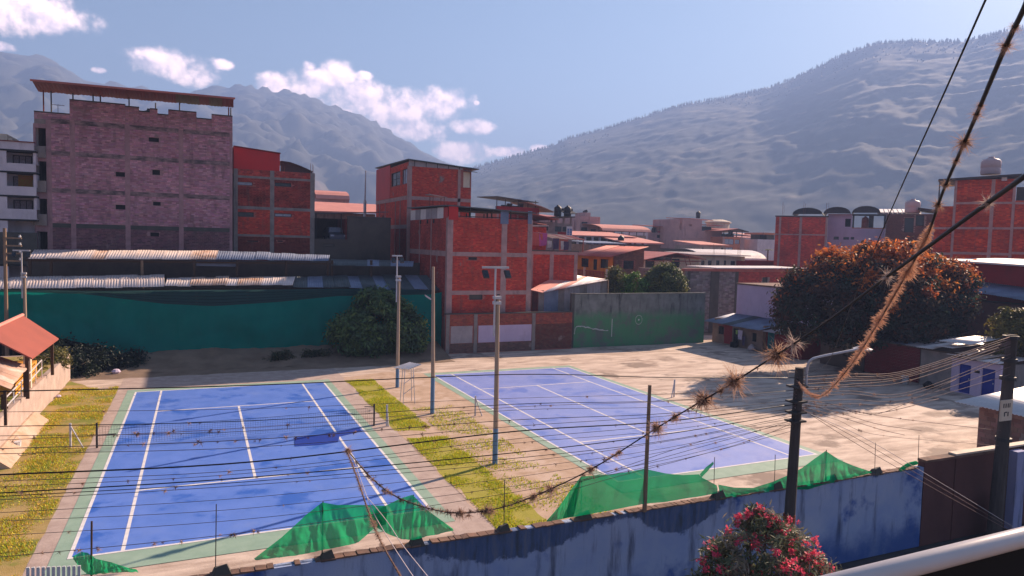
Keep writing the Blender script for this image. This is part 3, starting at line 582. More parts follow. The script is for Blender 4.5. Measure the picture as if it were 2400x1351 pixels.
for px in (6,):
    x = xpx(px, WY); part('pier', 'render_white', t, lambda b: F.box(b, x-1.3, x+.25, -.16, -.005, 0, zt-.02))
for k in range(3):
    z1, z0 = zpx(40, bands[k][1], WY)-.16, zpx(40, bands[k+1][0], WY)
    window(t, Face((0, WY+1.5, 0), (1, 0, 0), (0, -1, 0)), (xpx(20, WY), xr-.5, z0-.2, z1-.15), 'frame_dark', 'curtain', (2, 0), -.06)
    part('side_wall', 'render_white', t, lambda b: F.box(b, xr-.2, xr-.02, -1.5, -.18, z0, z1))
part('roof_edge', 'steel_red', t, lambda b: F.box(b, -30, xr-.05, -.3, .1, zt, zt+.07))
part('stair_tower', 'render_cream', t, lambda b: (b.box(-30, xpx(25, WY+2), WY+1, WY+5, zt+.08, zpx(20, 315, WY+1)), b.box(xpx(25, WY+2)+.002, xpx(36, WY+2), WY+1.2, WY+5, zt+.08, zpx(20, 323, WY+1))))
p = AY(53, 433, WY+1); part('wall_poster', 'pic_red', t, lambda b: Face((0, WY+1.36, 0), (1, 0, 0), (0, -1, 0)).box(b, p.x-.35, p.x+.75, 0, .02, p.z-.45, p.z+.75))

# ---- brick house right of the tower
BY = 32.5
t = thing('brick_house', 'red brick house with red sheet penthouse beside the tall pale block', 'building', (4, BY, 0)); F = FY(0, BY)
X0, X1 = xpx(548, BY)-.02, xpx(738, BY)
wh = [(556, 592, 425, 434), (644, 683, 428, 437), (558, 595, 497, 508), (644, 684, 500, 508), (580, 606, 564, 567), (651, 664, 564, 567)]
holes = [(xpx(a, BY), xpx(b_, BY), zpx(a, d, BY), zpx(a, c, BY)) for a, b_, c, d in wh]; ztop = zpx(640, 401, BY)
b = MB(); F.wall(b, X0, X1, 0, ztop, holes, .3); b.build('wall', 'mortar_red', t); body(t, X0, X1, BY+.3, 42, 0, ztop-.3, 'concrete_raw', front=False)
cols = [(X0, X0+.35), (xpx(633, BY), xpx(643, BY)), (X1-.4, X1)]; zl = [zpx(640, y, BY) for y in (556, 493, 421)]
b = MB()
def tn(u, z):
    if z < zl[0]: return (.35, .42, .42)
    k = mnoise.noise(Vector((u*.9, z*1.2, 9)))
    if zl[1] < z < zl[2]: k = .62+.5*k
    else: k = .95+.15*k
    return (k, k, k)
for i in range(2):
    a, c = cols[i][1], cols[i+1][0]
    for z0, z1 in ((5.0, zl[0]-.02), (zl[0]+.2, zl[1]-.02), (zl[1]+.26, zl[2]-.02), (zl[2]+.2, ztop)): F.bricks(b, a, c, z0, z1, holes, .27, .115, RED if z0 > zl[0] and z1 < zl[1]+.1 else DULLRED, tone=tn, jit=.2)
stuffpart(b, 'brickwork', 'brick_face', t)
for a, c in cols: part('column', 'concrete_raw', t, lambda b: F.box(b, a, c, .001, .03, 0, ztop+.01))
for i, z in enumerate(zl):
    for k in range(2): part('floor_beam', 'concrete_raw', t, lambda b: F.box(b, cols[k][1], cols[k+1][0], .001, .035, z, z+(.2, .26, .2)[i]))
for k, h in enumerate(holes): window(t, F, h, 'frame_dark', 'glass_pale' if k in (0, 3) else 'glass_dark', (1 if k in (2, 3) else 0, 0))
pa, pb = AY(548, 344, BY+.1), AY(656, 361, BY+.1)
part('penthouse', 'metal_red', t, lambda b: b.hexa([(X0, BY+.1, ztop), (pb.x, BY+.1, ztop), (pb.x, BY+6, ztop), (X0, BY+6, ztop), (X0, BY+.1, pa.z), (pb.x, BY+.1, pb.z), (pb.x, BY+6, pb.z), (X0, BY+6, pa.z)]))
part('penthouse_roof', 'steel_red', t, lambda b: b.slab((X0, BY-.05, pa.z+.09), (pb.x+.05, BY-.05, pb.z+.09), (pb.x+.05, BY+6, pb.z+.09), (X0, BY+6, pa.z+.09), .08))
b = MB(); A_ = [AY(x, y, BY+3) for x, y in ((658, 377), (680, 380), (705, 389), (733, 402))]
for i in range(3): b.slab(A_[i], A_[i+1], A_[i+1]+Vector((0, 4, 0)), A_[i]+Vector((0, 4, 0)), .08)
b.build('barrel_roof', 'steel_dark', t)
part('gable_panel', 'steel_dark', t, lambda b: b.add([(A_[0].x, BY+3.3, ztop-.3)]+[(q.x, BY+3.3, q.z-.1) for q in A_]+[(A_[3].x, BY+3.3, ztop-.3)], [(0, 1, 2, 3, 4, 5)]))
rebars(t, X1-.35, BY+.1, ztop, .9); rebars(t, (X0+X1)/2+.6, BY+.1, ztop, .5)

# ---- low dark wall with the open parking bay
t = thing('parking_house', 'low brown plastered house with open parking bay and dark slot window', 'building', (11, BY, 0)); F = FY(0, BY+.05)
xm, xe = xpx(815, BY, 540), xpx(916, BY, 540); X0 = cols[-1][1]+.01; zr, zl_ = zpx(860, 511, BY), zpx(780, 561, BY)
hs = [(xpx(758, BY), xpx(786, BY), zpx(758, 579, BY), zpx(758, 571, BY))]
b = MB(); F.wall(b, X0, xm, 0, zl_, hs, .25); F.wall(b, xm+.001, xe, 0, zr, [], .25); b.box(X0, xe, 40, 40.2, 0, zr); b.box(xe-.2, xe-.01, BY+.4, 40, 0, zr); b.box(X0, xe-.21, BY+.35, 39.9, zl_-.6, zl_-.35)
b.build('wall', 'plaster_brown', t); window(t, F, hs[0], bars=(0, 0))
part('parapet_cap', 'concrete_dark', t, lambda b: F.box(b, xm-.05, xe+.03, -.27, .04, zr, zr+.1))
part('partition', 'steel_red', t, lambda b: b.box(xm-.12, xm-.003, BY+.35, BY+5, zl_-.3, zr-.15))
zc = zpx(790, 500, BY+1); part('carport_roof', 'zinc_dark', t, lambda b: (b.slab((X0, BY+1, zc-.1), (xe, BY+1, zc+.35), (xe, BY+7, zc+.5), (X0, BY+7, zc), .07)))
for x in (X0+.3, xm-.4, xe-.5): part('carport_post', 'steel_dark', t, lambda b: b.cyl((x, BY+1.2, zl_-.35), (x, BY+1.2, zc-.05), .06, n=6))
# vehicle parked in the bay
q = AY(786, 560, BY+2.6); vx, vy, vz = q.x, BY+2.7, zl_-.35
t2 = thing('parked_car', 'dark car with pale windscreen parked in the raised parking bay', 'car', (vx, vy, vz))
b = MB(); prof = [(-2.0, .35), (-2.05, .75), (-1.2, .95), (-.7, 1.0), (-.2, 1.5), (1.1, 1.52), (1.7, 1.05), (2.1, .95), (2.1, .35)]
vs_ = [(vx-.85*(1 if z < 1.1 else .8), vy+y, vz+z) for y, z in prof]+[(vx+.85*(1 if z < 1.1 else .8), vy+y, vz+z) for y, z in prof]; n = len(prof)
b.add(vs_, [tuple(range(n)), tuple(range(2*n-1, n-1, -1))]+[(i, n+i, n+(i+1) % n, (i+1) % n) for i in range(n)]); b.build('body', 'vehicle_paint', t2)
part('windscreen', 'glass_pale', t2, lambda b: b.quad((vx-.72, vy-.74, vz+1.04), (vx+.72, vy-.74, vz+1.04), (vx+.62, vy-.28, vz+1.5), (vx-.62, vy-.28, vz+1.5)))
for sx in (-1, 1):
    for dy in (-1.25, 1.3): w = part('wheel', 'tank_black', t2, lambda b: b.cyl((vx+sx*.72, vy+dy, vz+.33), (vx+sx*.9, vy+dy, vz+.33), .33, n=14)); part('rim', 'steel_pale', w, lambda b: b.cyl((vx+sx*.9, vy+dy, vz+.33), (vx+sx*.91, vy+dy, vz+.33), .19, n=10))
    part('headlight', 'glass_pale', t2, lambda b: b.box(vx+sx*.62-.16, vx+sx*.62+.16, vy-2.08, vy-2.0, vz+.62, vz+.78))
# tall white mast and salmon sheds behind
b = MB(); q = AY(855, 500, 46); b.cyl((q.x, 46, 0), (q.x, 46, zpx(855, 470, 46)), .20, .17, n=10); b.cyl((q.x, 46, zpx(855, 470, 46)), (q.x+.05, 46, zpx(855, 400, 46)), .09, .06, n=8)
solo('mast', 'steel_pale', b, 'tall white steel mast rising behind the parking bay', 'mast', (q.x, 46, 0))
t = thing('long_shed', 'long salmon roofed shed behind the brown parking house', 'building', (14, 55, 0))
xa, xb = xpx(735, 55), xpx(885, 55); z0, z1 = zpx(800, 497, 55), zpx(800, 474, 62)
part('wall', 'concrete_raw', t, lambda b: b.box(xa, xb, 56, 70, 0, z0-.1)); part('roof', 'roof_salmon', t, lambda b: b.slab((xa, 55, z0), (xb, 55, z0+.1), (xb+2, 64, z1), (xa, 64, z1), .12))
t = thing('barrel_roof_shed', 'far shed with rounded pink roof behind the salmon shed', 'building', (18, 85, 0))
xa, xb = xpx(742, 85), xpx(822, 85); zc = zpx(780, 460, 85)
part('wall', 'render_pink', t, lambda b: b.box(xa, xb, 86, 96, 0, zc-.4)); b = MB()
R_ = [(xa, zc-.6), (xa+.3, zc+.1)]
for i in range(8): a = PI*i/8; c = PI*(i+1)/8; b.slab((xa, 91-5.5*math.cos(a), zc-.4+1.6*math.sin(a)), (xb, 91-5.5*math.cos(a), zc-.4+1.6*math.sin(a)), (xb, 91-5.5*math.cos(c), zc-.4+1.6*math.sin(c)), (xa, 91-5.5*math.cos(c), zc-.4+1.6*math.sin(c)), .1)
b.build('roof', 'roof_salmon', t)

# ---- red tower house behind the brick house (B2)
BX, BY2 = 17.3, 34.5
t = thing('brick_tower_house', 'taller brick house with red sheet side and slanting roof behind the front brick house', 'building', (20, BY2, 0)); F = FY(0, BY2); FL = FX(BX, 48.6)
x1 = xpx(1105, BY2); zt = zpx(960, 378, BY2); xw = xpx(1080, BY2)
b = MB(); F.wall(b, BX, xw, 0, zt-.5, [], .25); F.wall(b, xw+.001, x1, 0, zt-.2, [(xw+.3, x1-.1, zpx(1090, 440, BY2), zpx(1090, 404, BY2))], .25); b.build('wall', 'mortar_red', t)
body(t, BX, x1, BY2+.25, 48.6, 0, zt-.5, 'mortar_red', front=False, left=False)
uy = lambda px, py=430: 48.6-AX(px, py, BX).y
lw = [(uy(917), uy(938), zpx(960, 436, BY2)+.3, zpx(960, 402, BY2)+.3), (uy(943), uy(957), zpx(960, 432, BY2)+.1, zpx(960, 396, BY2)+.1)]
b = MB(); FL.wall(b, 0, 48.6-BY2-.002, 0, zt-.05, lw, .25); b.build('side_wall', 'mortar_red', t)
window(t, FL, lw[0], 'frame_dark', 'glass_dark', (1, 1)); window(t, FL, lw[1], 'frame_dark', 'glass_pale', (2, 0))
zm, zn = zpx(960, 468, BY2), zpx(960, 536, BY2)
b = MB(); F.bricks(b, BX+.35, xw-.3, zm+.35, zt-.5, (), .27, .115, RED); F.bricks(b, xw, x1, zm+.35, zpx(1090, 440, BY2), (), .27, .115, RED); F.bricks(b, BX+.35, x1-.02, 10.5, zm, (), .27, .115, RED)
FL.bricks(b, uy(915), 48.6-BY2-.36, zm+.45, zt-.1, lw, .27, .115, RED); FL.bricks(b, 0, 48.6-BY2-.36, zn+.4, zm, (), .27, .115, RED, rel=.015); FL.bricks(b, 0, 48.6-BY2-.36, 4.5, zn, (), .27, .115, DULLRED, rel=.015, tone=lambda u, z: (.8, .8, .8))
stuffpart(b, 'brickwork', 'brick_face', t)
part('sheet_cladding', 'metal_red', t, lambda b: FL.box(b, 0, uy(915)-.01, .002, .05, zm+.45, zt+.25))
for z in (zm, zn): part('floor_beam', 'concrete_pink', t, lambda b: FL.box(b, 0, 48.6-BY2-.36, .001, .06, z, z+.4))
part('floor_beam', 'concrete_pink', t, lambda b: F.box(b, BX+.35, x1, .001, .05, zm, zm+.35))
part('column', 'concrete_pink', t, lambda b: (b.box(BX-.055, BX+.34, BY2-.055, BY2+.3, 0, zt-.45))); part('column', 'concrete_pink', t, lambda b: F.box(b, xw-.3, xw-.001, .001, .05, 0, zt-.5))
for px in (890, 903, 927, 938): part('drain_pipe', 'concrete_pink', t, lambda b: FL.box(b, uy(px, 560)-.05, uy(px, 560)+.05, .02, .09, 6, zm))
part('fascia_panel', 'sheet_pale', t, lambda b: b.add([(BX, BY2-.02, zt-.5), (xw+.2, BY2-.02, zt-.5), (xw+.2, BY2-.02, zt-.33), (BX, BY2-.02, zt+.1)], [(0, 1, 2, 3)]))
for k in range(5): x = BX+.6+k*1.2; part('fascia_rib', 'steel_dark', t, lambda b: b.box(x-.03, x+.03, BY2-.06, BY2-.022, zt-.5, zt+.05-.07*k))
part('roof', 'zinc_dark', t, lambda b: b.slab((BX-.15, BY2-.35, zt+.2), (x1+.7, BY2-.35, zt-.32), (x1+.7, 48.8, zt-.2), (BX-.15, 48.8, zt+.55), .09))
part('window_panel', 'render_cream', t, lambda b: F.box(b, xw+.32, x1-.12, -.1, -.06, zpx(1090, 440, BY2), zpx(1090, 404, BY2)))
part('awning', 'zinc_dark', t, lambda b: b.slab((xw+.3, BY2-.7, zpx(1100, 402, BY2)), (x1+.4, BY2-.7, zpx(1100, 402, BY2)-.1), (x1+.4, BY2, zpx(1100, 402, BY2)), (xw+.3, BY2, zpx(1100, 402, BY2)+.05), .06))

# ---- front brick house (B3)
BX, BY3, ZT = 17.2, 21.5, 11.55
t = thing('brick_house', 'four storey red brick house with open roof level facing the right court', 'building', (21, BY3, 0)); F = FY(0, BY3); FL = FX(BX, 33.2); x1 = xpx(1246, BY3, 600)
hs = [(xpx(1098, BY3, 605), xpx(1118, BY3, 605), zpx(1108, 610, BY3), zpx(1108, 603, BY3)), (xpx(1100, BY3, 697), xpx(1131, BY3, 697), zpx(1115, 703, BY3), zpx(1115, 691, BY3)), ]
b = MB(); F.wall(b, BX, x1, 0, ZT, hs, .25); b.build('wall', 'mortar_red', t); body(t, BX, x1, BY3+.25, 33.2, 0, ZT, 'mortar_red', front=False, left=False)
b = MB(); FL.wall(b, 0, 33.2-BY3-.002, 0, ZT, [], .25); b.build('side_wall', 'mortar_red', t)
cols = [(BX+.0, BX+.45), (xpx(1174, BY3, 600), xpx(1187, BY3, 600)), (xpx(1235, BY3, 600), x1)]; zl = [zpx(1150, 691, BY3), zpx(1150, 602, BY3)]
b = MB()
tn3 = lambda u, z: (lambda k: (k, k, k))(.95+.35*mnoise.noise(Vector((u*.6, z*.6, 5))))
for i in range(2):
    for z0, z1 in ((0, zl[0]), (zl[0]+.36, zl[1]), (zl[1]+.36, ZT-.02)): F.bricks(b, cols[i][1], cols[i+1][0], z0, z1, hs, .26, .115, RED, tone=tn3)
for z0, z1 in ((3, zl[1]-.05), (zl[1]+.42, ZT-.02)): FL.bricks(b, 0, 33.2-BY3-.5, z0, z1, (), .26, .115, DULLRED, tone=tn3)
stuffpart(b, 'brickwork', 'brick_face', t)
for a, c in cols[1:]: part('column', 'concrete_pink', t, lambda b: F.box(b, a, c, .001, .05, 0, ZT))
part('column', 'concrete_pink', t, lambda b: b.box(BX-.05, BX+.44, BY3-.05, BY3+.4, 0, ZT+.01))
for z in zl:
    for i in range(2): part('floor_beam', 'concrete_pink', t, lambda b: F.box(b, cols[i][1], cols[i+1][0], .001, .045, z, z+.36))
part('floor_beam', 'concrete_pink', t, lambda b: FL.box(b, 0, 33.2-BY3-.42, .001, .045, zl[1]-.05, zl[1]+.4))
for px in (985, 1012): part('drain_pipe', 'concrete_pink', t, lambda b: FL.box(b, 33.2-AX(px, 560, BX).y-.05, 33.2-AX(px, 560, BX).y+.05, .03, .1, 3, ZT))
for h in hs: window(t, F, h, 'frame_dark', 'glass_dark' if h is hs[0] else 'concrete_dark', (0, 0))
q = AY(1167, 697, BY3); part('meter_box', 'frame_dark', t, lambda b: F.box(b, q.x-.12, q.x+.12, .03, .12, q.z-.25, q.z+.25))
# open roof level: posts, sheets, slanting sheet roof
zr = zpx(1050, 484, BY3); RS = [(BX-.3, BY3-.3, zr+.12), (x1+.2, BY3-.3, zr-.22), (x1+.2, 33.4, zr+.1), (BX-.3, 33.4, zr+.3)]
part('roof', 'zinc_dark', t, lambda b: b.slab(*RS, .09))
for x in (BX+.1, 19.2, 21.2, 23, x1-.15):
    for y in (BY3+.15, 27.2, 32.9): part('roof_post', 'steel_dark', t, lambda b: b.box(x-.05, x+.05, y-.05, y+.05, ZT-.01, zr-.05))
part('roof_beam', 'wood_dark', t, lambda b: b.box(BX, x1, BY3+.06, BY3+.14, zr-.42, zr-.3)); part('rail', 'steel_dark', t, lambda b: b.box(19.3, x1-.2, 32.7, 32.76, ZT+.35, ZT+.41)); part('rail', 'steel_dark', t, lambda b: b.box(cols[0][1], x1-.2, BY3+.1, BY3+.14, ZT+.05, ZT+.12))
for i in range(6):
    y1 = 33.0-i*1.72; b = MB(); corrugated(b, (BX-.04, y1, ZT-.1), (BX-.04, y1-1.68, ZT-.1), (BX-.04, y1-1.68, zr-.02), (BX-.04, y1, zr), .12, .015); b.build('cladding_sheet', random.choice(['sheet_pale', 'sheet_pale', 'zinc_white']), t)
part('cladding_sheet', 'metal_red', t, lambda b: b.box(BX-.06, BX-.02, BY3+.02, 22.6, ZT-.1, zr-.05)); part('cladding_sheet', 'metal_red', t, lambda b: b.hexa([(BX+.02, BY3-.1, ZT-.25), (BX+.85, BY3-.12, ZT-.25), (BX+.85, BY3-.08, ZT-.25), (BX+.02, BY3-.06, ZT-.25), (BX-.02, BY3-.14, zr), (BX+.8, BY3-.2, zr), (BX+.8, BY3-.16, zr), (BX-.02, BY3-.1, zr)]))
for a, c in ((1172, 1191), (1236, 1246)):
    b = MB(); corrugated(b, (xpx(a, BY3, 520), BY3-.09, zpx(a, 525, BY3)), (xpx(c, BY3, 520), BY3-.09, zpx(a, 525, BY3)), (xpx(c, BY3, 520), BY3-.09, zr-.1), (xpx(a, BY3, 520), BY3-.09, zr-.1), .12, .02); b.build('cladding_sheet', 'zinc_blue', t)
for y in (25.5, 27.4, 29.6): part('vent_block', 'steel_dark', t, lambda b: FL.box(b, 33.2-y, 33.2-y+.22, .02, .1, ZT-.5, ZT-.15))
# stand for a tank on the roof
q = AY(1024, 480, 29); t2 = thing('tank_stand', 'thin steel stand with sheet roof on top of the front brick house', 'stand', (q.x, 29, zr))
for dx in (-.55, .55):
    for dy in (-.5, .5): part('leg', 'steel_red', t2, lambda b: b.cyl((q.x+dx, 29+dy, zr), (q.x+dx, 29+dy, zr+1.25), .035, n=5))
part('sheet_roof', 'sheet_pale', t2, lambda b: b.slab((q.x-.95, 28.3, zr+1.42), (q.x+.8, 28.3, zr+1.2), (q.x+.8, 29.7, zr+1.2), (q.x-.95, 29.7, zr+1.42), .05)); part('tray', 'metal_red', t2, lambda b: b.box(q.x-.5, q.x+.5, 28.55, 29.45, zr+.15, zr+.4))

# ---- low wall in front of the brick house
t = thing('yard_wall', 'low brick yard wall with white plaster panels below the front brick house', 'wall', (22, 20.8, 0)); F = FY(0, 20.8); xa, xb = 16.9, xpx(1340, 20.8, 780)
b = MB(); F.wall(b, xa, xb, 0, 3.33, [], .2); b.build('wall', 'mortar_red', t); xw = xpx(1250, 20.8, 780)
b = MB(); F.bricks(b, xa+.3, xb-.02, 2.35, 3.3, (), .25, .11, [(.36, .10, .06), (.30, .08, .06), (.40, .09, .06)]); F.bricks(b, xw+.1, xb-.02, .1, 2.35, (), .25, .11, [(.17, .075, .055), (.13, .06, .05), (.15, .05, .04)]); F.bricks(b, xa+.3, xw, .05, .85, (), .25, .11, [(.20, .12, .10), (.15, .10, .09)]); stuffpart(b, 'brickwork', 'brick_face', t)
for a, c in ((1056, 1107), (1121, 1245)): part('plaster_panel', 'sheet_pale' if a < 1100 else 'render_lilac', t, lambda b: F.box(b, xpx(a, 20.8, 780), xpx(c, 20.8, 780), .001, .045, .87, 2.33))
for px in (1049, 1114, 1250): part('pilaster', 'concrete_raw', t, lambda b: F.box(b, xpx(px, 20.8, 780)-.16, xpx(px, 20.8, 780)+.16, .001, .06, 0, 3.32))
part('wall_cap', 'concrete_dark', t, lambda b: F.box(b, xa-.02, xb, -.22, .08, 3.331, 3.42))

# ---- green wall
t = thing('boundary_wall', 'tall mouldy green painted wall with a chalk target circle', 'wall', (37, 21.2, 0)); F = FY(0, 21.2); xa, xb = xpx(1345, 21.2, 750), xpx(1651, 21.2, 750)
part('wall', 'wall_green_coat', t, lambda b: F.wall(b, xa, xb, 0, 4.93, [], .25)); part('wall_cap', 'wall_grime_grey', t, lambda b: F.box(b, xa-.05, xb+.03, -.28, .04, 4.931, 5.0))
part('end_pier', 'concrete_dark', t, lambda b: F.box(b, xa-.32, xa-.001, -.25, .05, 0, 5.02))
b = MB(); q = AY(1497, 750, 21.2); R0 = .36
for k in range(28): a, c = 2*PI*k/28, 2*PI*(k+1)/28; b.add([F.P(q.x+r_*math.cos(x), .006, q.z+r_*1.15*math.sin(x)) for r_, x in ((R0, a), (R0, c), (R0+.035, c), (R0+.035, a))], [(0, 1, 2, 3)])
b.build('chalk_circle', 'chalk', t); part('chalk_dot', 'chalk', t, lambda b: b.add([F.P(q.x+.09*math.cos(k), .006, q.z+.09*math.sin(k)) for k in np.linspace(0, 2*PI, 10)[:-1]], [tuple(range(9))]))
b = MB(); L = [AY(x, y, 21.194) for x, y in ((1346, 783), (1349, 770), (1358, 765), (1366, 767), (1376, 768), (1390, 771), (1405, 774), (1425, 776))]
b.tube([p+Vector((0, random.uniform(0, .01), random.uniform(-.06, .06))) for p in catmull(L, 3)], [.05*random.uniform(.4, 1.5) for _ in range(22)], 4); b.build('scraped_line', 'chalk', t)
part('crack', 'chalk', t, lambda b: F.box(b, xpx(1434, 21.2, 750), xpx(1435.5, 21.2, 750), .001, .006, .9, 2.6))

# ---- corrugated sheds behind the teal screen
t = thing('market_shed', 'long open shed roofed with pale and blue corrugated sheets, upper of two', 'shed', (-3, 26, 0))
e0, e1 = AY(66, 606, 25.2), AY(505, 608, 25.2); d0, d1 = AY(80, 586, 27.2), AY(512, 588, 27.2)
roof_sheets(t, e0, e1, d1, d0, .95, ['zinc_warm', 'zinc_warm', 'zinc_warm', 'zinc_rust'], sag=.05, jag=.10)
e2, d2 = AY(770, 612, 25.2), AY(773, 598, 26.8); roof_sheets(t, e1, e2, d2, d1, .95, ['zinc_blue'], sag=.05, jag=.10)  # shadow over this stretch of roof put into the bluer sheet colour
e3, d3 = AY(968, 625, 25.2), AY(970, 612, 26.7); roof_sheets(t, AY(776, 622, 25.2), e3, d3, AY(776, 608, 26.7), 1.0, ['zinc_blue', 'zinc_dark'], sag=.05, jag=.10)
for px in (70, 120, 333, 455, 556, 671, 768, 778, 870): q = AY(px, 640, 25.4); part('post', 'wood_dark' if px != 333 else 'wood_pole', t, lambda b: b.box(q.x-.09, q.x+.09, 25.35, 25.53, 0, AY(px, 608, 25.4).z-.1))
part('back_wall', 'plaster_brown', t, lambda b: b.box(-14, 16.9, 28.6, 28.8, 0, 7.4)); part('beam', 'wood_dark', t, lambda b: b.box(-13.5, 8.2, 25.38, 25.5, 7.25, 7.4))
b = MB(); q = AY(460, 614, 26); b.slab((q.x, 25.7, q.z), (q.x+3.0, 25.7, q.z-.05), (q.x+3.0, 25.8, q.z+.2), (q.x, 25.8, q.z+.25), .3); b.build('blue_sheet', 'zinc_blue', t)
t = thing('market_shed', 'long low shed with rust stained corrugated roof above the teal screen, lower of two', 'shed', (-3, 24.5, 0))
e0, e1 = AY(-60, 678, 23.1), AY(385, 672, 23.1); d0, d1 = AY(-50, 652, 24.7), AY(385, 644, 24.7)
roof_sheets(t, e0, e1, d1, d0, .95, ['zinc_warm'], sag=.05, jag=.10)
e2, d2 = AY(686, 668, 23.1), AY(692, 648, 24.5); roof_sheets(t, e1+Vector((.02, 0, .05)), e2, d2, AY(392, 652, 24.5), .8, ['zinc_rust', 'zinc_warm'], sag=.07, jag=.14)
e3, d3 = AY(1030, 680, 23.3), AY(1000, 645, 26.2); roof_sheets(t, e2+Vector((.02, 0, -.1)), e3, d3, d2+Vector((0, .5, 0)), 1.1, ['zinc_dark', 'zinc_blue', 'zinc_dark'], sag=.15, jag=.1)  # shade past the sunlit stretch put into darker sheet colours
for px in (5, 30, 460, 580, 742, 830): q = AY(px, 690, 23.55); part('post', 'wood_dark', t, lambda b: b.box(q.x-.08, q.x+.08, 23.5, 23.65, 0, 5.5))
part('beam', 'wood_dark', t, lambda b: b.box(-14.5, 12, 23.6, 23.48, 5.25, 5.4))
# teal screen
t = thing('shade_screen', 'huge dark teal shade cloth screen hanging below the lower shed', 'screen', (-2, 22.8, 0))
tp = [AY(x, y, 22.8) for x, y in ((-40, 682), (100, 684), (250, 690), (380, 712), (500, 718), (650, 708), (790, 694), (1010, 690), (1040, 684))]; bt = [AY(x, y, 22.7) for x, y in ((-40, 770), (120, 790), (200, 805), (290, 838), (420, 838), (600, 836), (700, 834), (790, 822), (900, 815), (1040, 815))]
b = MB(); ribbon(b, tp, bt, 150, 18, (0, 1, 0), .34, 2, 13); b.build('cloth', 'net_teal', t, smooth=True)
for k in range(5):
    f0, f1 = k/5, (k+1)/5-.02; hi = [AY(x, y, 22.78) for x, y in ((-40, 679), (100, 680), (200, 682), (380, 681), (500, 680), (650, 679), (790, 677), (1010, 680))]; lo = [AY(x, y, 22.78) for x, y in ((-40, 684), (100, 687), (200, 690), (380, 713), (500, 719), (650, 709), (790, 695), (1010, 691))]
    b = MB(); ribbon(b, [h.lerp(l, f0) for h, l in zip(hi, lo)], [h.lerp(l, f1) for h, l in zip(hi, lo)], 40, 2, (0, 1, 0), .08, k, 6); b.build('hem_fold', 'net_hem', t, smooth=True)
for x in np.linspace(-13, 16, 9): part('screen_post', 'wood_dark', t, lambda b: b.cyl((x, 23.2, 0), (x, 23.2, 5.3), .06, n=6))
part('rear_lining', 'cloth_black', t, lambda b: b.box(-15, 16.8, 23.6, 23.65, 0, 5.2))
# soil bank along its foot
b = MB(); vs_ = []; nx = 90
for i in range(nx):
    x = -9.4+26.2*i/(nx-1)
    for j in range(7):
        y = 18.2+4.7*j/6; h = (.9*(j/6)**1.4)*(1+.35*mnoise.noise(Vector((x*.5, y, 1))))*(1 if x > -6 else .8)+.12*mnoise.noise(Vector((x*2, y*2, 0))); vs_.append((x, y, h-.03))
b.add(vs_, [(i*7+j, (i+1)*7+j, (i+1)*7+j+1, i*7+j+1) for i in range(nx-1) for j in range(6)]); o = b.build('soil_bank', 'earth', smooth=True); o['kind'] = 'structure'

# ------------------------------------------------------------------ trees
def crown(name, parent, lobes, nclump, nleaf, size, pal, spread=.45, shell=(.72, 1.02), long=1.0, m='leaf_dark', zmin=None, droop=0.0, noise_cut=-.2, flush=None, flush_z=0.0):
    """leaf faces gathered in clumps over uneven lobes"""
    W = np.array([max(r)**2 for _, r in lobes], float); W /= W.sum(); cl = []
    while len(cl) < nclump:
        c, r_ = lobes[rng.choice(len(lobes), p=W)]; d = rng.normal(size=3); d /= np.linalg.norm(d); k = rng.uniform(*shell); p = np.array(c)+d*np.array(r_)*k
        if mnoise.noise(Vector(p*.8)) < noise_cut: continue
        if zmin is not None and p[2] < zmin: continue
        inside = any((((p-np.array(c2))/np.array(r2))**2).sum() < .42 for c2, r2 in lobes)
        if inside: continue
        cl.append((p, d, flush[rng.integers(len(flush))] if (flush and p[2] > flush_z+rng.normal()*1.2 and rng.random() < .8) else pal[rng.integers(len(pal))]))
    per = max(1, nleaf//nclump); n = per*nclump
    C0 = np.repeat(np.array([c[0] for c in cl]), per, 0); D0 = np.repeat(np.array([c[1] for c in cl]), per, 0); K0 = np.repeat(np.array([c[2] for c in cl]), per, 0)
    Pt = C0+rng.normal(size=(n, 3))*spread*np.array([1, 1, .75]); nr = D0*.9+rng.normal(size=(n, 3))*.75+np.array([0, 0, .35]); nr /= np.linalg.norm(nr, axis=1)[:, None]
    a = rng.normal(size=(n, 3))+np.array([0, 0, -droop]); a -= nr*(a*nr).sum(1)[:, None]; a /= np.linalg.norm(a, axis=1)[:, None]; bb = np.cross(nr, a)
    s = size*rng.uniform(.6, 1.35, size=(n, 1)); l = s*long
    V = np.stack([Pt-a*l, Pt+bb*s*.45+nr*s*.12, Pt+a*l, Pt-bb*s*.45+nr*s*.12], 1).reshape(-1, 3); Fc = np.arange(n*4).reshape(n, 4)
    colr = K0*rng.uniform(.65, 1.35, size=(n, 1)); off = np.array(WLOC[parent.name])
    me = bpy.data.meshes.new(name); me.from_pydata((V-off).tolist(), [], Fc.tolist()); at = me.attributes.new('Col', 'FLOAT_COLOR', 'FACE'); at.data.foreach_set('color', np.hstack([colr, np.ones((n, 1))]).astype(np.float32).ravel())
    me.materials.append(MATS[m]); o = bpy.data.objects.new(name, me); COL.objects.link(o); o.parent = parent; WLOC[o.name] = WLOC[parent.name]; return o
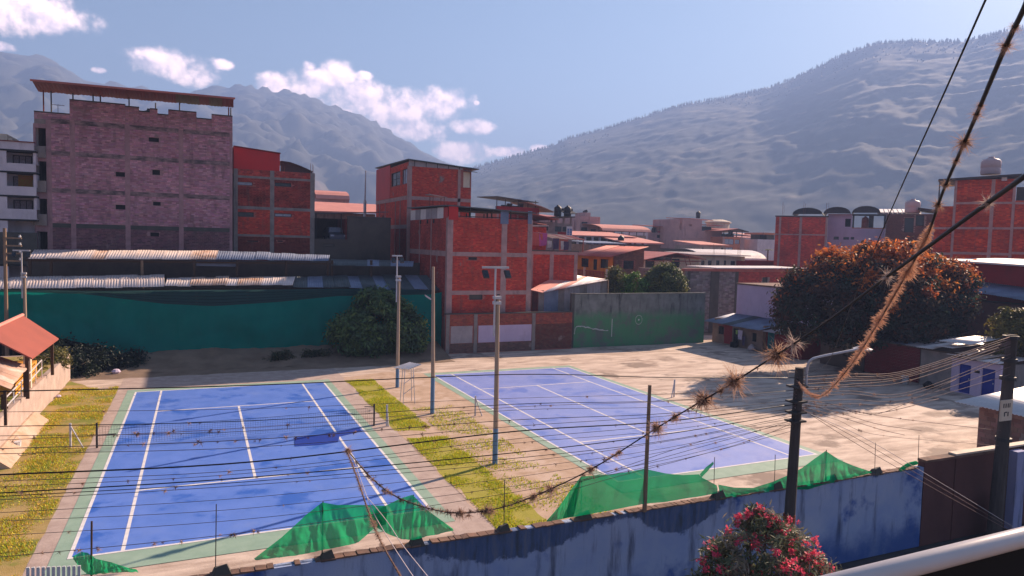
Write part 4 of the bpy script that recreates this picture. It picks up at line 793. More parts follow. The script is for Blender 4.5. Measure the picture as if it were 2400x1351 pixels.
def trunk(parent, base, top, r0, limbs, m='bark'):
    b = MB(); base, top = Vector(base), Vector(top); mid = base.lerp(top, .5)+Vector((random.uniform(-.2, .2), random.uniform(-.2, .2), 0))
    pts_ = catmull([base, mid, top], 5); b.tube(pts_, [r0*(1-.5*i/len(pts_)) for i in range(len(pts_))], 8)
    for L in limbs:
        L = Vector(L); s0 = base.lerp(top, random.uniform(.45, .95)); q = catmull([s0, s0.lerp(L, .5)+Vector((0, 0, (L-s0).length*.1)), L], 5); b.tube(q, [r0*.5*(1-.8*i/len(q)) for i in range(len(q))], 6)
    b.build('trunk', m, parent, smooth=True)
def tree(name, label, base, lobes, nclump, nleaf, size, pal, r0=.2, **k):
    t = thing(name, label, 'tree' if 'shrub' not in name else 'shrub', base); c = np.mean([np.array(l[0]) for l in lobes], 0)
    trunk(t, base, tuple(c), r0, [tuple(np.array(l[0])+np.array(l[1])*rng.uniform(-.5, .6, 3)) for l in lobes for _ in range(2)]); crown('crown', t, lobes, nclump, nleaf, size, pal, **k); return t
DARKG = [(.012, .022, .012), (.016, .028, .014), (.020, .034, .018), (.010, .018, .012)]
# great rust-tinged tree
Cn = AD(2040, 712, 56); c = np.array(Cn); rr_ = lambda px, py, dd=56.0: np.array(AD(px, py, dd))
lob0 = [(tuple(rr_(2050, 705)), (6.0, 6.0, 5.2)), (tuple(rr_(1920, 735, 55.2)), (3.9, 4.0, 4.4)), (tuple(rr_(2170, 720, 56.8)), (3.9, 4.2, 4.3)), (tuple(rr_(1985, 640, 56)), (3.4, 3.6, 2.6)), (tuple(rr_(2095, 625, 56)), (3.6, 3.6, 2.4)), (tuple(rr_(2200, 660, 57.5)), (2.6, 3, 2.4)), (tuple(rr_(1870, 700, 56)), (2.2, 2.6, 2.6)), (tuple(rr_(1960, 800, 54.5)), (3.6, 3, 2.6)), (tuple(rr_(2110, 790, 54.5)), (4.2, 3, 2.6)), (tuple(rr_(2235, 730, 56)), (1.5, 2, 2.2))]
lob0 = [(tuple(c+(np.array(c_)-c)*.93), tuple(np.array(r_)*.84)) for c_, r_ in lob0]; lob = list(lob0)
for c_, r_ in lob0:
    for k in range(5):
        d = rng.normal(size=3); d /= np.linalg.norm(d); d[2] = abs(d[2])*.9; lob.append((tuple(np.array(c_)+d*np.array(r_)*.76), tuple(np.array([1.0, 1.0, .8])*rng.uniform(.7, 1.3))))
tree('mango_tree', 'huge dark round tree with rust red tinged foliage behind the sheds', (51.5, 6.6, 0), lob, 1500, 84000, .17, [(.042, .042, .026), (.062, .044, .028), (.085, .040, .026), (.034, .050, .028), (.12, .048, .024), (.05, .04, .03)], r0=.6, spread=.33, zmin=2.6, shell=(.80, 1.04), flush=[(.48, .13, .03), (.58, .17, .035), (.34, .09, .028), (.50, .18, .04)], flush_z=7.7, m='leaf_rust')  # upper clumps orange: new growth plus sunlit rim put into leaf colour
# bush by the court
lob = [((11.4, 21.2, 2.7), (2.6, 1.9, 2.4)), ((9.3, 21.0, 2.0), (1.9, 1.6, 1.7)), ((13.2, 20.9, 2.2), (1.8, 1.5, 1.9)), ((11.2, 21.4, 4.3), (1.6, 1.4, 1.1)), ((14.0, 20.3, 1.5), (1.1, .9, 1.0)), ((10.4, 20.3, 1.3), (1.5, .9, .9))]
tree('mango_tree', 'round dark green bushy tree in front of the teal screen', (11.4, 21.3, 0), lob, 420, 22000, .16, [(.07, .13, .05), (.09, .165, .055), (.125, .19, .055), (.055, .105, .05)], r0=.22, spread=.26, long=1.3, droop=.5)
# three trees behind the green wall
for nm, lb, px, py, d, L, pal, n in (('citrus_tree', 'thin olive green tree at the left end behind the green wall', 1445, 665, 72, [(0, 0, 0, 1.0, 1.7), (-.3, 0, -1.2, .9, 1.4)], [(.11, .12, .03), (.16, .15, .035), (.08, .10, .03)], 90),
                                     ('citrus_tree', 'bright green round tree behind the green wall', 1490, 668, 72, [(0, 0, -.3, 1.35, 1.35), (.7, 0, -1.2, 1.1, 1.2), (-.6, .2, -1.3, 1.0, 1.2)], [(.09, .19, .024), (.13, .25, .03), (.07, .15, .02)], 150),
                                     ('citrus_tree', 'largest leafy tree with yellowing leaves behind the green wall', 1558, 655, 72.5, [(0, 0, 0, 1.7, 1.5), (1.0, 0, -.7, 1.3, 1.4), (-.8, .2, -.7, 1.3, 1.3), (1.3, -.2, -1.4, 1.0, 1.1), (.2, -.2, -1.5, 1.4, 1.2)], [(.08, .11, .028), (.13, .145, .03), (.20, .17, .03), (.06, .09, .028)], 260)):
    q = np.array(AD(px, py, d)); lo = [((q[0]+a, q[1]+b_, q[2]+c_), (r1, r1, r2)) for a, b_, c_, r1, r2 in L]
    tree(nm, lb, (q[0], q[1], 0), lo, n, n*55, .14, pal, r0=.14, spread=.24, noise_cut=-.3)
q = np.array(AX(2385, 790, 50)); lo = [((q[0], q[1], q[2]+.4), (1.6, 1.6, 1.5)), ((q[0]-.6, q[1]+.6, q[2]-1.2), (1.0, 1.1, 1.1)), ((q[0]+.5, q[1]-1.4, q[2]+.8), (1.5, 1.6, 1.5))]
tree('citrus_tree', 'yellow green tree at the right edge behind the street pole', (q[0], q[1], 0), lo, 120, 6500, .15, [(.14, .12, .02), (.20, .15, .025), (.10, .10, .02)], r0=.15, spread=.25)
# dark undergrowth left
lo = [((-8.4, 20.6, .6), (1.6, 1.2, .9)), ((-6.8, 21.0, .5), (1.1, 1.0, .7)), ((-10.5, 20.8, 1.0), (1.5, 1.3, 1.3)), ((-9.4, 18.2, .5), (1.0, .9, .8))]
tree('shrub_thicket', 'dark leafy shrub thicket at the left end of the teal screen', (-8.4, 20.4, 0), lo, 220, 9000, .12, DARKG, r0=.08, spread=.3)
for (x, y, s_, lb) in ((3.2, 20.3, .7, 'low ragged weeds on the soil bank below the middle of the screen'), (6.4, 20.6, .6, 'low ragged weeds on the soil bank close to the round bushy tree')):
    tree('shrub', lb, (x, y, .1), [((x+k*.45*s_, y+random.uniform(-.3, .3), .3+random.uniform(0, .25)), (s_*random.uniform(.4, .8), s_*.5, s_*random.uniform(.25, .7))) for k in range(-3, 4)], 60, 1500, .08, [(.03, .05, .02), (.045, .06, .02), (.08, .07, .03)], r0=.03, spread=.14, shell=(.4, 1.2))
tree('shrub', 'grassy shrub on the end of the raised terrace', (-9.9, 15.6, 1.6), [((-9.9, 15.2, 1.75), (.6, 1.3, .5)), ((-10.6, 12.8, 1.8), (.8, 1.6, .4))], 70, 3500, .10, [(.12, .11, .02), (.16, .14, .03), (.08, .09, .02)], r0=.04, spread=.18)

# ------------------------------------------------------------------ small buildings around the yard
# tin shed beside the green wall
t = thing('tin_shed', 'grey corrugated tin shed with pale lean-to roof beside the green wall', 'shed', (30, 23, 0)); SY = 22.6
e = [AY(x, y, SY-.3) for x, y in ((1243, 679), (1272, 686), (1425, 657))]; bk = [AY(x, y, 28.0) for x, y in ((1352, 646), (1426, 656))]
roof_sheets(t, e[1], e[2], bk[1], bk[0], 1.2, ['zinc_white', 'zinc_warm', 'roof_salmon'], sag=.04, jag=.05); part('roof_flank', 'roof_salmon', t, lambda b: b.slab(e[0], e[1], bk[0], bk[0]+Vector((-2.2, 0, .05)), .06))
px_ = [1275, 1290, 1308, 1322, 1340, 1358, 1375, 1392, 1406, 1421]
for i in range(len(px_)-1):
    a, c2 = AY(px_[i], 700, SY), AY(px_[i+1], 700, SY); za, zb_ = AY(px_[i], 686-(px_[i]-1272)*.19, SY).z-.02, AY(px_[i+1], 686-(px_[i+1]-1272)*.19, SY).z-.02
    b = MB(); corrugated(b, (a.x, SY+.01*(i % 2), 0), (c2.x+.03, SY+.01*(i % 2), 0), (c2.x+.03, SY+.01*(i % 2), zb_), (a.x, SY+.01*(i % 2), za), .15, .02); o = b.build('wall_sheet', random.choice(['sheet_pale', 'sheet_pale', 'zinc_blue', 'concrete_raw']), t); o.modifiers.new('thick', 'SOLIDIFY').thickness = .006
part('side_wall', 'concrete_raw', t, lambda b: b.box(AY(1262, 700, SY).x, AY(1275, 700, SY).x-.02, SY, SY+.1, 0, 5.2)); part('back_wall', 'interior_dark', t, lambda b: b.box(25.4, 34.2, 27.8, 27.9, 0, 6.0)); part('post', 'wood_pole', t, lambda b: b.cyl((AY(1422, 700, SY).x+.05, SY-.05, 0), (AY(1422, 700, SY).x+.05, SY-.05, e[2].z), .07, n=6))
gx0, gx1 = AY(1245, 700, SY+.1).x, AY(1262, 700, SY).x
for k in range(7): x = gx0+.1+k*(gx1-gx0-.1)/7; part('gate_bar', 'steel_dark', t, lambda b: b.cyl((x, SY+.05, 0), (x, SY+.05, 5.3), .03, n=5))
# brick annex with pink columns + rooftop laundry
t = thing('brick_annex', 'low red brick annex with pale columns and laundry terrace', 'building', (30, 26, 0)); F = FY(0, 26); xa, xb = 26.0, xpx(1353, 26, 620); zt = zpx(1300, 590, 26)
b = MB(); F.wall(b, xa, xb, 0, zt, [], .25); b.build('wall', 'mortar_red', t); body(t, xa, xb, 26.25, 33, 0, zt-.05, 'mortar_red', front=False)
cc_ = [(xa, xpx(1249, 26, 620)), (xpx(1288, 26, 620), xpx(1297, 26, 620)), (xpx(1345, 26, 620), xb)]; b = MB()
for i in range(2): F.bricks(b, cc_[i][1], cc_[i+1][0], 2, zt-.32, (), .26, .115, RED)
stuffpart(b, 'brickwork', 'brick_face', t)
for a, c2 in cc_: part('column', 'concrete_pink', t, lambda b: F.box(b, a, c2, .001, .05, 0, zt-.3))
part('ring_beam', 'concrete_pink', t, lambda b: F.box(b, xa, xb, .001, .06, zt-.3, zt)); part('terrace_kerb', 'concrete_dark', t, lambda b: F.box(b, xa, xb+.1, -.2, .1, zt+.001, zt+.12))
b = MB(); F2 = FY(0, 29.5); zt2 = zpx(1260, 533, 29.5); F2.wall(b, 26.2, xpx(1280, 29.5, 560), zt, zt2, [], .2); b.build('roof_room', 'mortar_red', t); b = MB(); F2.bricks(b, 26.2, xpx(1280, 29.5, 560), zt, zt2, (), .26, .115, RED); stuffpart(b, 'brickwork', 'brick_face', t)
part('room_roof', 'zinc_warm', t, lambda b: b.slab((26, 29.2, zt2+.12), (xpx(1282, 29.5, 560), 29.2, zt2+.2), (xpx(1282, 29.5, 560), 33, zt2+.2), (26, 33, zt2+.12), .06))
zc = zpx(1330, 561, 28); cx0, cx1 = xpx(1290, 28, 570), xpx(1364, 28, 570)
for i in range(7): x = cx0+(cx1-cx0)*i/7; b = MB(); corrugated(b, (x, 27.2, zc), (x+(cx1-cx0)/7-.02, 27.2, zc-.03), (x+(cx1-cx0)/7-.3, 30.5, zc+.45), (x-.3, 30.5, zc+.45), .15, .02); b.build('canopy_sheet', random.choice(['rust_sheet', 'zinc_rust', 'roof_red']), t)
part('roof_back_wall', 'roof_red', t, lambda b: b.box(xpx(1318, 30, 570), cx1-.2, 30.6, 30.7, zt, zc+.3))
for x in (cx0+.1, cx1-.2): part('canopy_post', 'steel_red', t, lambda b: b.cyl((x, 27.4, zt), (x, 27.4, zc), .05, n=6))
cl_ = [(1249, 560, 'cloth_f', 1.0, 1.3), (1262, 562, 'cloth_f', .9, 1.2), (1273, 562, 'cloth_b', .9, 1.3), (1288, 573, 'cloth_c', .5, .7), (1303, 572, 'cloth_d', .7, 1.1), (1318, 576, 'cloth_c', .4, .9), (1327, 577, 'cloth_d', .6, .9)]
nm_ = ['red striped towel hanging at the left of the roof terrace', 'red striped sheet hanging beside the magenta cloth', 'magenta cloth hanging on the roof terrace line', 'small white cloth hanging beside the magenta one', 'black garment hanging under the rusty terrace canopy', 'pale narrow cloth hanging between two dark garments', 'dark shirt hanging at the right of the terrace canopy']
for (px, py, m_, w, h), lb in zip(cl_, nm_):
    q = AY(px, py, 26.8); b = MB(); ribbon(b, [q+Vector((-w/2, 0, h*.5)), q+Vector((w/2, 0, h*.5))], [q+Vector((-w/2*.9, 0, -h*.5)), q+Vector((w/2*.95, .05, -h*.42))], 8, 6, (0, 1, 0), .12, px, 2); o = solo('hanging_cloth', m_, b, lb, 'laundry', tuple(q), group='laundry on the roof terrace'); o.modifiers.new('thick', 'SOLIDIFY').thickness = .01
b = MB(); b.tube(catmull([(26.3, 26.8, zt+1.9), (29, 26.8, zt+1.75), (xb-.2, 26.8, zt+1.6)], 6), .012, 4); solo('washing_line', 'cable_pale', b, 'pale washing line over the roof terrace', 'line', (28, 26.8, zt))

# ---- generic town house
def house(name, label, px0, px1, ytop, Y, depth, m, wins=(), pane='glass_dark', frame='frame_dark', roof=None, bricks=None, columns=(), beams=(), ybot=None, left=None, z0=0.0, bl=.4, bh=.17, cap=None, bars=(1, 0)):
    ym = (ytop+600)/2; x0, x1 = xpx(px0, Y, ym), xpx(px1, Y, ym); zt = zpx((px0+px1)/2, ytop, Y); F = FY(0, Y); t = thing(name, label, 'building', ((x0+x1)/2, Y, z0))
    hs = [(xpx(a, Y, ym), xpx(b_, Y, ym), zpx(a, d, Y), zpx(a, c, Y)) for a, b_, c, d in wins]
    b = MB(); F.wall(b, x0, x1, z0, zt, hs, .25); b.build('wall', m, t); part('side_wall', left or m, t, lambda b: b.box(x0, x0+.2, Y+.251, Y+depth, z0, zt)); part('side_wall', left or m, t, lambda b: b.box(x1-.2, x1, Y+.251, Y+depth, z0, zt)); part('back_wall', left or m, t, lambda b: b.box(x0+.201, x1-.201, Y+depth-.2, Y+depth, z0, zt))
    part('roof_slab', 'concrete_raw', t, lambda b: b.box(x0+.201, x1-.201, Y+.252, Y+depth-.201, zt-.4, zt-.2))
    for h in hs: window(t, F, h, frame, pane, bars)
    cx = [(xpx(a, Y, ym), xpx(b_, Y, ym)) for a, b_ in columns]; bz = [(zpx((px0+px1)/2, d, Y), zpx((px0+px1)/2, c, Y)) for c, d in beams]
    if bricks: b = MB(); F.bricks(b, x0+.01, x1-.01, z0, zt-.02, hs, bl, bh, bricks, n0=.001, rel=.02); stuffpart(b, 'brickwork', 'brick_face', t)
    for a, c in cx: part('column', 'concrete_pink', t, lambda b: F.box(b, a, c, .002, .06, z0, zt))
    for a, c in bz: part('floor_beam', 'concrete_pink', t, lambda b: F.box(b, x0, x1, .003, .055, a, c))
    if cap: part('parapet_cap', cap, t, lambda b: F.box(b, x0-.1, x1+.1, -.3, .12, zt+.001, zt+.16))
    if roof:
        ov, rise, rm = roof; part('roof', rm, t, lambda b: b.slab((x0-ov, Y-ov, zt+.25), (x1+ov, Y-ov, zt+.25), (x1+ov, Y+depth, zt+.25+rise), (x0-ov, Y+depth, zt+.25+rise), .14))
    return t, F, x0, x1, zt
def vault(t, x0, x1, y0, y1, z, h, m, along='x', n=9, t_=.1, name='vault_roof', ends='steel_dark'):
    b = MB()
    for i in range(n):
        a, c = PI*i/n, PI*(i+1)/n
        if along == 'x':
            f = lambda q: ((y0+y1)/2-(y1-y0)/2*math.cos(q), z+h*math.sin(q)); (ya, za), (yc, zc) = f(a), f(c); b.slab((x0, ya, za), (x1, ya, za), (x1, yc, zc), (x0, yc, zc), t_)
        else:
            f = lambda q: ((x0+x1)/2-(x1-x0)/2*math.cos(q), z+h*math.sin(q)); (xa, za), (xc, zc) = f(a), f(c); b.slab((xa, y0, za), (xc, y0, zc), (xc, y1, zc), (xa, y1, za), t_)
    b.build(name, m, t)
    if ends and along == 'y':
        b = MB(); b.add([((x0+x1)/2-(x1-x0)/2*.98*math.cos(PI*i/n), y0+.15, z+h*.96*math.sin(PI*i/n)) for i in range(n+1)], [tuple(range(n+1))]); b.build('vault_end', ends, t)

# yellow house: corner seen, yellow side along the courts, brick gable end
c0 = AY(1440, 610, 38); X_, Y_ = c0.x, 38.0; x1 = xpx(1509, 38, 610); yb = AX(1353, 610, X_).y
t = thing('yellow_house', 'yellow house with red sheet roof, balcony and brick gable end', 'building', (X_+3, Y_, 0)); F = FY(0, Y_); FL = FX(X_, yb)
zE = AX(1420, 600, X_).z; zR = zpx(1508, 581, 38); uu = lambda px, py=625: yb-AX(px, py, X_).y
hs = [(uu(1362), uu(1379), AX(1370, 626, X_).z, AX(1370, 606, X_).z), (uu(1390), uu(1399), AX(1395, 633, X_).z, AX(1395, 608, X_).z), (uu(1407), uu(1425), AX(1415, 629, X_).z, AX(1415, 608, X_).z)]
b = MB(); FL.wall(b, 0, yb-Y_-.002, 0, zE, hs, .25); b.build('side_wall', 'render_yellow', t)
for k, h in enumerate(hs): window(t, FL, h, 'frame_dark', 'glass_dark', (1 if k != 1 else 0, 0), name='window' if k != 1 else 'door')
hg = [(xpx(1461, 38, 620), xpx(1486, 38, 620), zpx(1473, 631, 38), zpx(1473, 611, 38))]
b = MB(); F.wall(b, X_, x1, 0, zE, hg, .25); b.add([F.P(X_, 0, zE), F.P(x1, 0, zE), F.P(x1, 0, zR), F.P(X_, -.25, zE), F.P(x1, -.25, zE), F.P(x1, -.25, zR)], [(0, 1, 2), (5, 4, 3), (1, 4, 5, 2), (0, 2, 5, 3)]); b.box(x1-.2, x1-.001, Y_+.251, yb, 0, zR); b.box(X_+.251, x1-.21, yb-.2, yb, 0, zE); b.build('gable_wall', 'mortar_red', t)
b = MB(); sk = lambda u, z: z > zE-.1+(zR-zE)*(u-X_)/(x1-X_); F.bricks(b, X_+.05, x1, 1, zR, hg, .3, .12, [(.26, .115, .075), (.22, .09, .06), (.19, .085, .06)], skip=sk); stuffpart(b, 'brickwork', 'brick_face', t); window(t, F, hg[0], 'frame_dark', 'glass_dark', (2, 1))
A0 = AX(1420, 601, X_-.7); roof_sheets(t, (X_-.8, yb+.3, zE-.1), (X_-.8, Y_-.5, zE-.1), (x1+.3, Y_-.5, zR+.12), (x1+.3, yb+.3, zR+.12), 1.6, ['roof_red', 'roof_red', 'roof_salmon'], pitch=.3, amp=.03)
zbk = AX(1400, 636, X_-1.2).z; part('balcony_floor', 'concrete_raw', t, lambda b: b.box(X_-1.3, X_-.002, Y_+.2, yb, zbk-1.2, zbk-1.05))
for k in range(26): y = Y_+.3+(yb-Y_-.4)*k/25; part('baluster', 'roof_orange', t, lambda b: b.box(X_-1.28, X_-1.2, y-.05, y+.05, zbk-1.05, zbk-.1))
part('balcony_rail', 'roof_orange', t, lambda b: b.box(X_-1.3, X_-1.18, Y_+.2, yb, zbk-.1, zbk+.02))
for px in (1370, 1422): y = AX(px, 640, X_-1.3).y; part('balcony_post', 'render_cream', t, lambda b: b.box(X_-1.42, X_-1.22, y-.1, y+.1, 0, zbk+.35))
# white gable house
Y_ = 48.0; t = thing('white_house', 'cream house with red open gable roof between the trees and the yellow house', 'building', (60, Y_, 0)); F = FY(0, Y_)
x0, x1, xm = xpx(1508, Y_, 630), xpx(1632, Y_, 630), xpx(1574, Y_, 630); zw = zpx(1574, 612, Y_); zr = zpx(1574, 592, Y_); hs = [(xpx(1572, Y_, 630), xpx(1593, Y_, 630), zpx(1580, 627, Y_), zpx(1580, 607, Y_)), (xpx(1512, Y_, 630), xpx(1534, Y_, 630), zpx(1520, 630, Y_), zpx(1520, 607, Y_))]
b = MB(); F.wall(b, x0, x1, 0, zw, hs, .25); b.box(x0, x0+.2, Y_+.251, 60, 0, zw); b.box(x1-.2, x1, Y_+.251, 60, 0, zw); b.box(x0+.21, x1-.21, 59.8, 60, 0, zw); b.build('wall', 'render_cream', t)
for h in hs: window(t, F, h, 'frame_dark', 'glass_dark', (0, 0))
zl, zrr = zpx(1512, 608, Y_), zpx(1638, 607, Y_)
part('roof', 'roof_red', t, lambda b: b.slab((x0-.6, Y_-1.2, zl), (xm, Y_-1.2, zr), (xm, 60, zr+.1), (x0-.6, 60, zl+.1), .1)); part('roof', 'roof_salmon', t, lambda b: b.slab((xm+.002, Y_-1.2, zr), (x1+.8, Y_-1.2, zrr), (x1+.8, 60, zrr+.1), (xm+.002, 60, zr+.1), .1))
for px in (1543, 1560, 1600, 1610): x = xpx(px, Y_, 620); part('roof_strut', 'roof_orange', t, lambda b: b.cyl((x, Y_-.9, zw-.6), (x+(.5 if px < 1574 else -.5), Y_-.9, zw+.75), .05, n=5))
part('tie_beam', 'roof_orange', t, lambda b: b.box(x0, x1, Y_-.95, Y_-.85, zw-.05, zw+.08))
# long cream house, vault, red wall, block wall
t, F, x0, x1, zt = house('long_house', 'long cream house with a row of small dark windows', 1640, 1746, 601, 52, 7, 'render_cream', [(1625+k, 1625+k+10, 610, 623) for k in (15, 24+8, 51, 70, 88+5, 105+5)][:0]+[(1644, 1652, 611, 622), (1660, 1669, 611, 622), (1679, 1687, 611, 622), (1697, 1703, 611, 622), (1713, 1724, 612, 622), (1733, 1742, 612, 622)], bars=(0, 0)); part('roof', 'sheet_pale', t, lambda b: b.slab((x0-1.5, 51.2, zt+.2), (x1+.5, 51.2, zt+.2), (x1+.5, 59, zt+.5), (x0-1.5, 59, zt+.5), .12))
for px in (1671, 1697, 1728, 1733): rebars(t, xpx(px, 51.6, 610), 51.6, zt-1.5, 3.2, 2)
t = thing('vaulted_hall', 'white hall with long rounded roof behind the cream house', 'building', (85, 62, 0)); xa, xb = xpx(1628, 64, 600), xpx(1818, 60, 600); zv = zpx(1720, 612, 62)
part('wall', 'render_white', t, lambda b: b.box(xa, xb, 62.2, 71.8, 0, zv)); vault(t, xa, xb, 62, 72, zv, zpx(1720, 586, 67)-zv, 'zinc_white', 'x', 12)
t, F, x0, x1, zt = house('red_wall_house', 'low crimson walled house in front of the white vaulted hall', 1747, 1880, 613, 50, 6, 'render_red')
t, F, x0, x1, zt = house('block_house', 'grey and red block built house with red roof edge beside the lilac wall', 1606, 1885, 637, 28, 9, 'mortar', [(1789, 1801, 650, 664)], bars=(0, 0))
b = MB(); F.bricks(b, x0+.02, xpx(1722, 28, 680), 0, zt-.02, (), .42, .2, GREYB, rel=.02); stuffpart(b, 'blockwork', 'brick_pale', t); b = MB(); F.bricks(b, xpx(1729, 28, 680), x1, 0, zt-.02, [(xpx(1788, 28, 650), xpx(1802, 28, 650), zpx(1789, 665, 28), zpx(1789, 649, 28))], .3, .15, DULLRED, rel=.02); stuffpart(b, 'brickwork', 'brick_face', t)
for a, c in ((1664, 1684), (1722, 1729), (1610, 1616)): part('column', 'concrete_dark', t, lambda b: F.box(b, xpx(a, 28, 680), xpx(c, 28, 680), .001, .06, 0, zt))
part('roof_edge', 'roof_red', t, lambda b: F.box(b, x0-.2, x1, -.4, .18, zt+.001, zt+.28)); part('roof_sheet', 'zinc_white', t, lambda b: b.slab((xpx(1675, 28, 630), 27.6, zt+.42), (x1, 27.6, zt+.5), (x1, 33, zt+.55), (xpx(1675, 28, 630), 33, zt+.45), .1))
# lilac building
t = thing('lilac_house', 'plain lilac plastered house behind the blue roofed hut', 'building', (51, 19, 0)); part('wall', 'render_lilac', t, lambda b: b.box(49, 55, 13, 22, 0, 5.8)); part('wall_cap', 'coping', t, lambda b: b.box(48.92, 55.05, 12.95, 22.05, 5.801, 5.95))
# hut with blue roof on the yard's far side
t = thing('hut', 'small adobe hut with blue sheet roof and laundry on the far side of the yard', 'hut', (46, 18, 0)); F = FX(45.7, 21.6)
hs = [(.9, 1.7, .9, 1.7), (3.0, 3.8, 0, 1.75), (5.6, 6.2, .8, 1.6)]; b = MB(); F.wall(b, 0, 7.0, 0, 2.0, hs, .2); b.box(45.9, 48.6, 14.6, 14.8, 0, 2.4); b.box(45.9, 48.6, 21.4, 21.6, 0, 2.4); b.box(48.6, 48.8, 14.6, 21.6, 0, 2.5); b.build('wall', 'adobe', t)
window(t, F, hs[0]); window(t, F, hs[1], 'wood_dark', 'interior_dark', (0, 0), name='door'); window(t, F, hs[2])
roof_sheets(t, (45.0, 22.3, 2.05), (45.0, 14.3, 2.05), (48.9, 14.3, 2.75), (48.9, 22.3, 2.75), 1.0, ['zinc_blue', 'zinc_blue', 'zinc_dark'], sag=.03, jag=.05)
part('painted_panel', 'render_red', t, lambda b: F.box(b, 1.8, 2.9, .002, .03, .1, 1.9))
t2 = thing('lean_to', 'red walled lean-to with teal door beside the blue roofed hut', 'shed', (46, 13, 0)); F2 = FX(45.75, 14.2)
b = MB(); F2.wall(b, 0, 4.2, 0, 2.0, [(.1, 1.0, 0, 1.95)], .2); b.box(45.95, 49, 10.0, 10.2, 0, 2); b.build('wall', 'door_red', t2); part('door', 'door_teal', t2, lambda b: F2.box(b, .12, .98, -.12, -.05, .02, 1.93)); roof_sheets(t2, (45.2, 14.25, 2.0), (45.2, 9.9, 2.0), (48.9, 9.9, 2.35), (48.9, 14.25, 2.35), 1.1, ['zinc_blue', 'sheet_pale'], sag=.02, jag=.03)
for (u, z, m_, w, h, lb) in ((4.4, 1.25, 'cloth_a', .7, .9, 'pale lilac shirt hanging outside the adobe hut'), (4.9, .75, 'cloth_d', .4, .9, 'dark trousers hanging beside the lilac shirt at the hut'), (3.9, 1.45, 'cloth_e', .3, .4, 'small green cloth hanging by the door of the hut')):
    p = F.P(u, .35, z); b = MB(); ribbon(b, [p+Vector((0, w/2, h/2)), p+Vector((0, -w/2, h/2))], [p+Vector((0, w/2*.7, -h/2)), p+Vector((0, -w/2*.8, -h/2))], 7, 5, (1, 0, 0), .1, u, 2); o = solo('hanging_cloth', m_, b, lb, 'laundry', tuple(p), group='laundry at the hut'); o.modifiers.new('thick', 'SOLIDIFY').thickness = .01
b = MB(); p = F.P(3.9, .6, 0); b.box(p.x-.25, p.x+.25, p.y-.25, p.y+.25, 0, .5); b.box(p.x+.18, p.x+.25, p.y-.25, p.y+.25, .5, 1.0); solo('armchair', 'cloth_black', b, 'dark armchair standing by the door of the hut', 'chair', (p.x, p.y, 0))
b = MB(); p = F.P(6.2, .5, 0); b.lathe((p.x, p.y, 0), [(.3, 0), (.4, .2), (.3, .42), (.12, .55), (.16, .62)], 9); solo('sack', 'sheet_pale', b, 'pale tied sack on the ground by the teal door', 'sack', (p.x, p.y, 0), smooth=True)
# sheds on the right side of the yard
SX = 46.0
t = thing('store_shed', 'red slatted store shed with blue sheet roof at the right of the yard', 'shed', (SX, 2, 0)); F = FX(SX, 8.2)
b = MB(); F.wall(b, 0, 9.0, 0, 2.75, [(2.3, 3.4, 1.0, 2.2), (4.3, 8.98, 0, 2.6)], .2); b.box(SX+.2, SX+4, -1.0, -.8, 0, 2.75); b.box(SX+.2, SX+4, 8.0, 8.2, 0, 2.75); b.build('wall', 'plaster_brown', t); window(t, F, (2.3, 3.4, 1.0, 2.2))
for k in range(22): z = .05+k*.115; part('shutter_slat', 'door_red', t, lambda b: F.box(b, 4.32, 8.96, -.1, -.06+.012*(k % 2), z, z+.105))
roof_sheets(t, (SX-.5, 8.4, 2.75), (SX-.5, -1.0, 2.75), (SX+4.2, -1.0, 3.3), (SX+4.2, 8.4, 3.3), 1.1, ['zinc_blue', 'zinc_blue', 'sheet_pale'], sag=.03, jag=.06)
t = thing('washroom', 'white washroom with two blue doors and scrap sheet roof', 'hut', (SX, -5, 0)); F = FX(SX-.2, -3.3); hs = [(.55, 1.35, .05, 2.0), (2.1, 2.95, .05, 1.98), (1.55, 1.95, 1.55, 1.75)]
b = MB(); F.wall(b, 0, 3.3, 0, 2.35, hs, .2); b.build('wall', 'render_lilac', t); part('side_wall', 'concrete_raw', t, lambda b: b.box(SX, SX+4, -3.5, -3.3, 0, 2.3)); part('side_wall', 'concrete_raw', t, lambda b: b.box(SX, SX+4, -6.6, -6.4, 0, 2.3)); part('yard_front', 'concrete_raw', t, lambda b: b.box(SX-.2, SX+.02, -3.299, -.99, 0, 2.6))
for h in hs[:2]: d = part('door', 'door_blue', t, lambda b: F.box(b, h[0]+.02, h[1]-.02, -.1, -.05, h[2], h[3]-.02)); part('handle', 'steel_pale', d, lambda b: F.box(b, h[1]-.14, h[1]-.1, -.049, -.01, 1.0, 1.1))
part('vent', 'frame_dark', t, lambda b: F.box(b, 1.56, 1.94, -.12, -.08, 1.56, 1.74))
for i, (y0, y1, z, tz, m_) in enumerate(((-.9, -2.2, 2.75, .25, 'zinc_white'), (-2.0, -3.6, 3.05, .1, 'zinc_white'), (-3.2, -4.4, 2.6, .2, 'zinc_warm'), (-4.2, -5.4, 2.5, .15, 'zinc_rust'), (-5.3, -6.8, 2.48, .1, 'zinc_warm'), (-2.6, -4.8, 3.45, .2, 'zinc_white'))): b = MB(); corrugated(b, (SX-.7, y0, z), (SX-.7, y1, z+tz*.2), (SX+3.2, y1, z+tz*2), (SX+3.2, y0, z+tz), .16, .02); o = b.build('roof_sheet', m_, t, smooth=True); o.modifiers.new('thick', 'SOLIDIFY').thickness = .02
part('roof_beam', 'wood_dark', t, lambda b: b.box(SX-.5, SX-.4, -4.7, -.9, 2.62, 2.72))
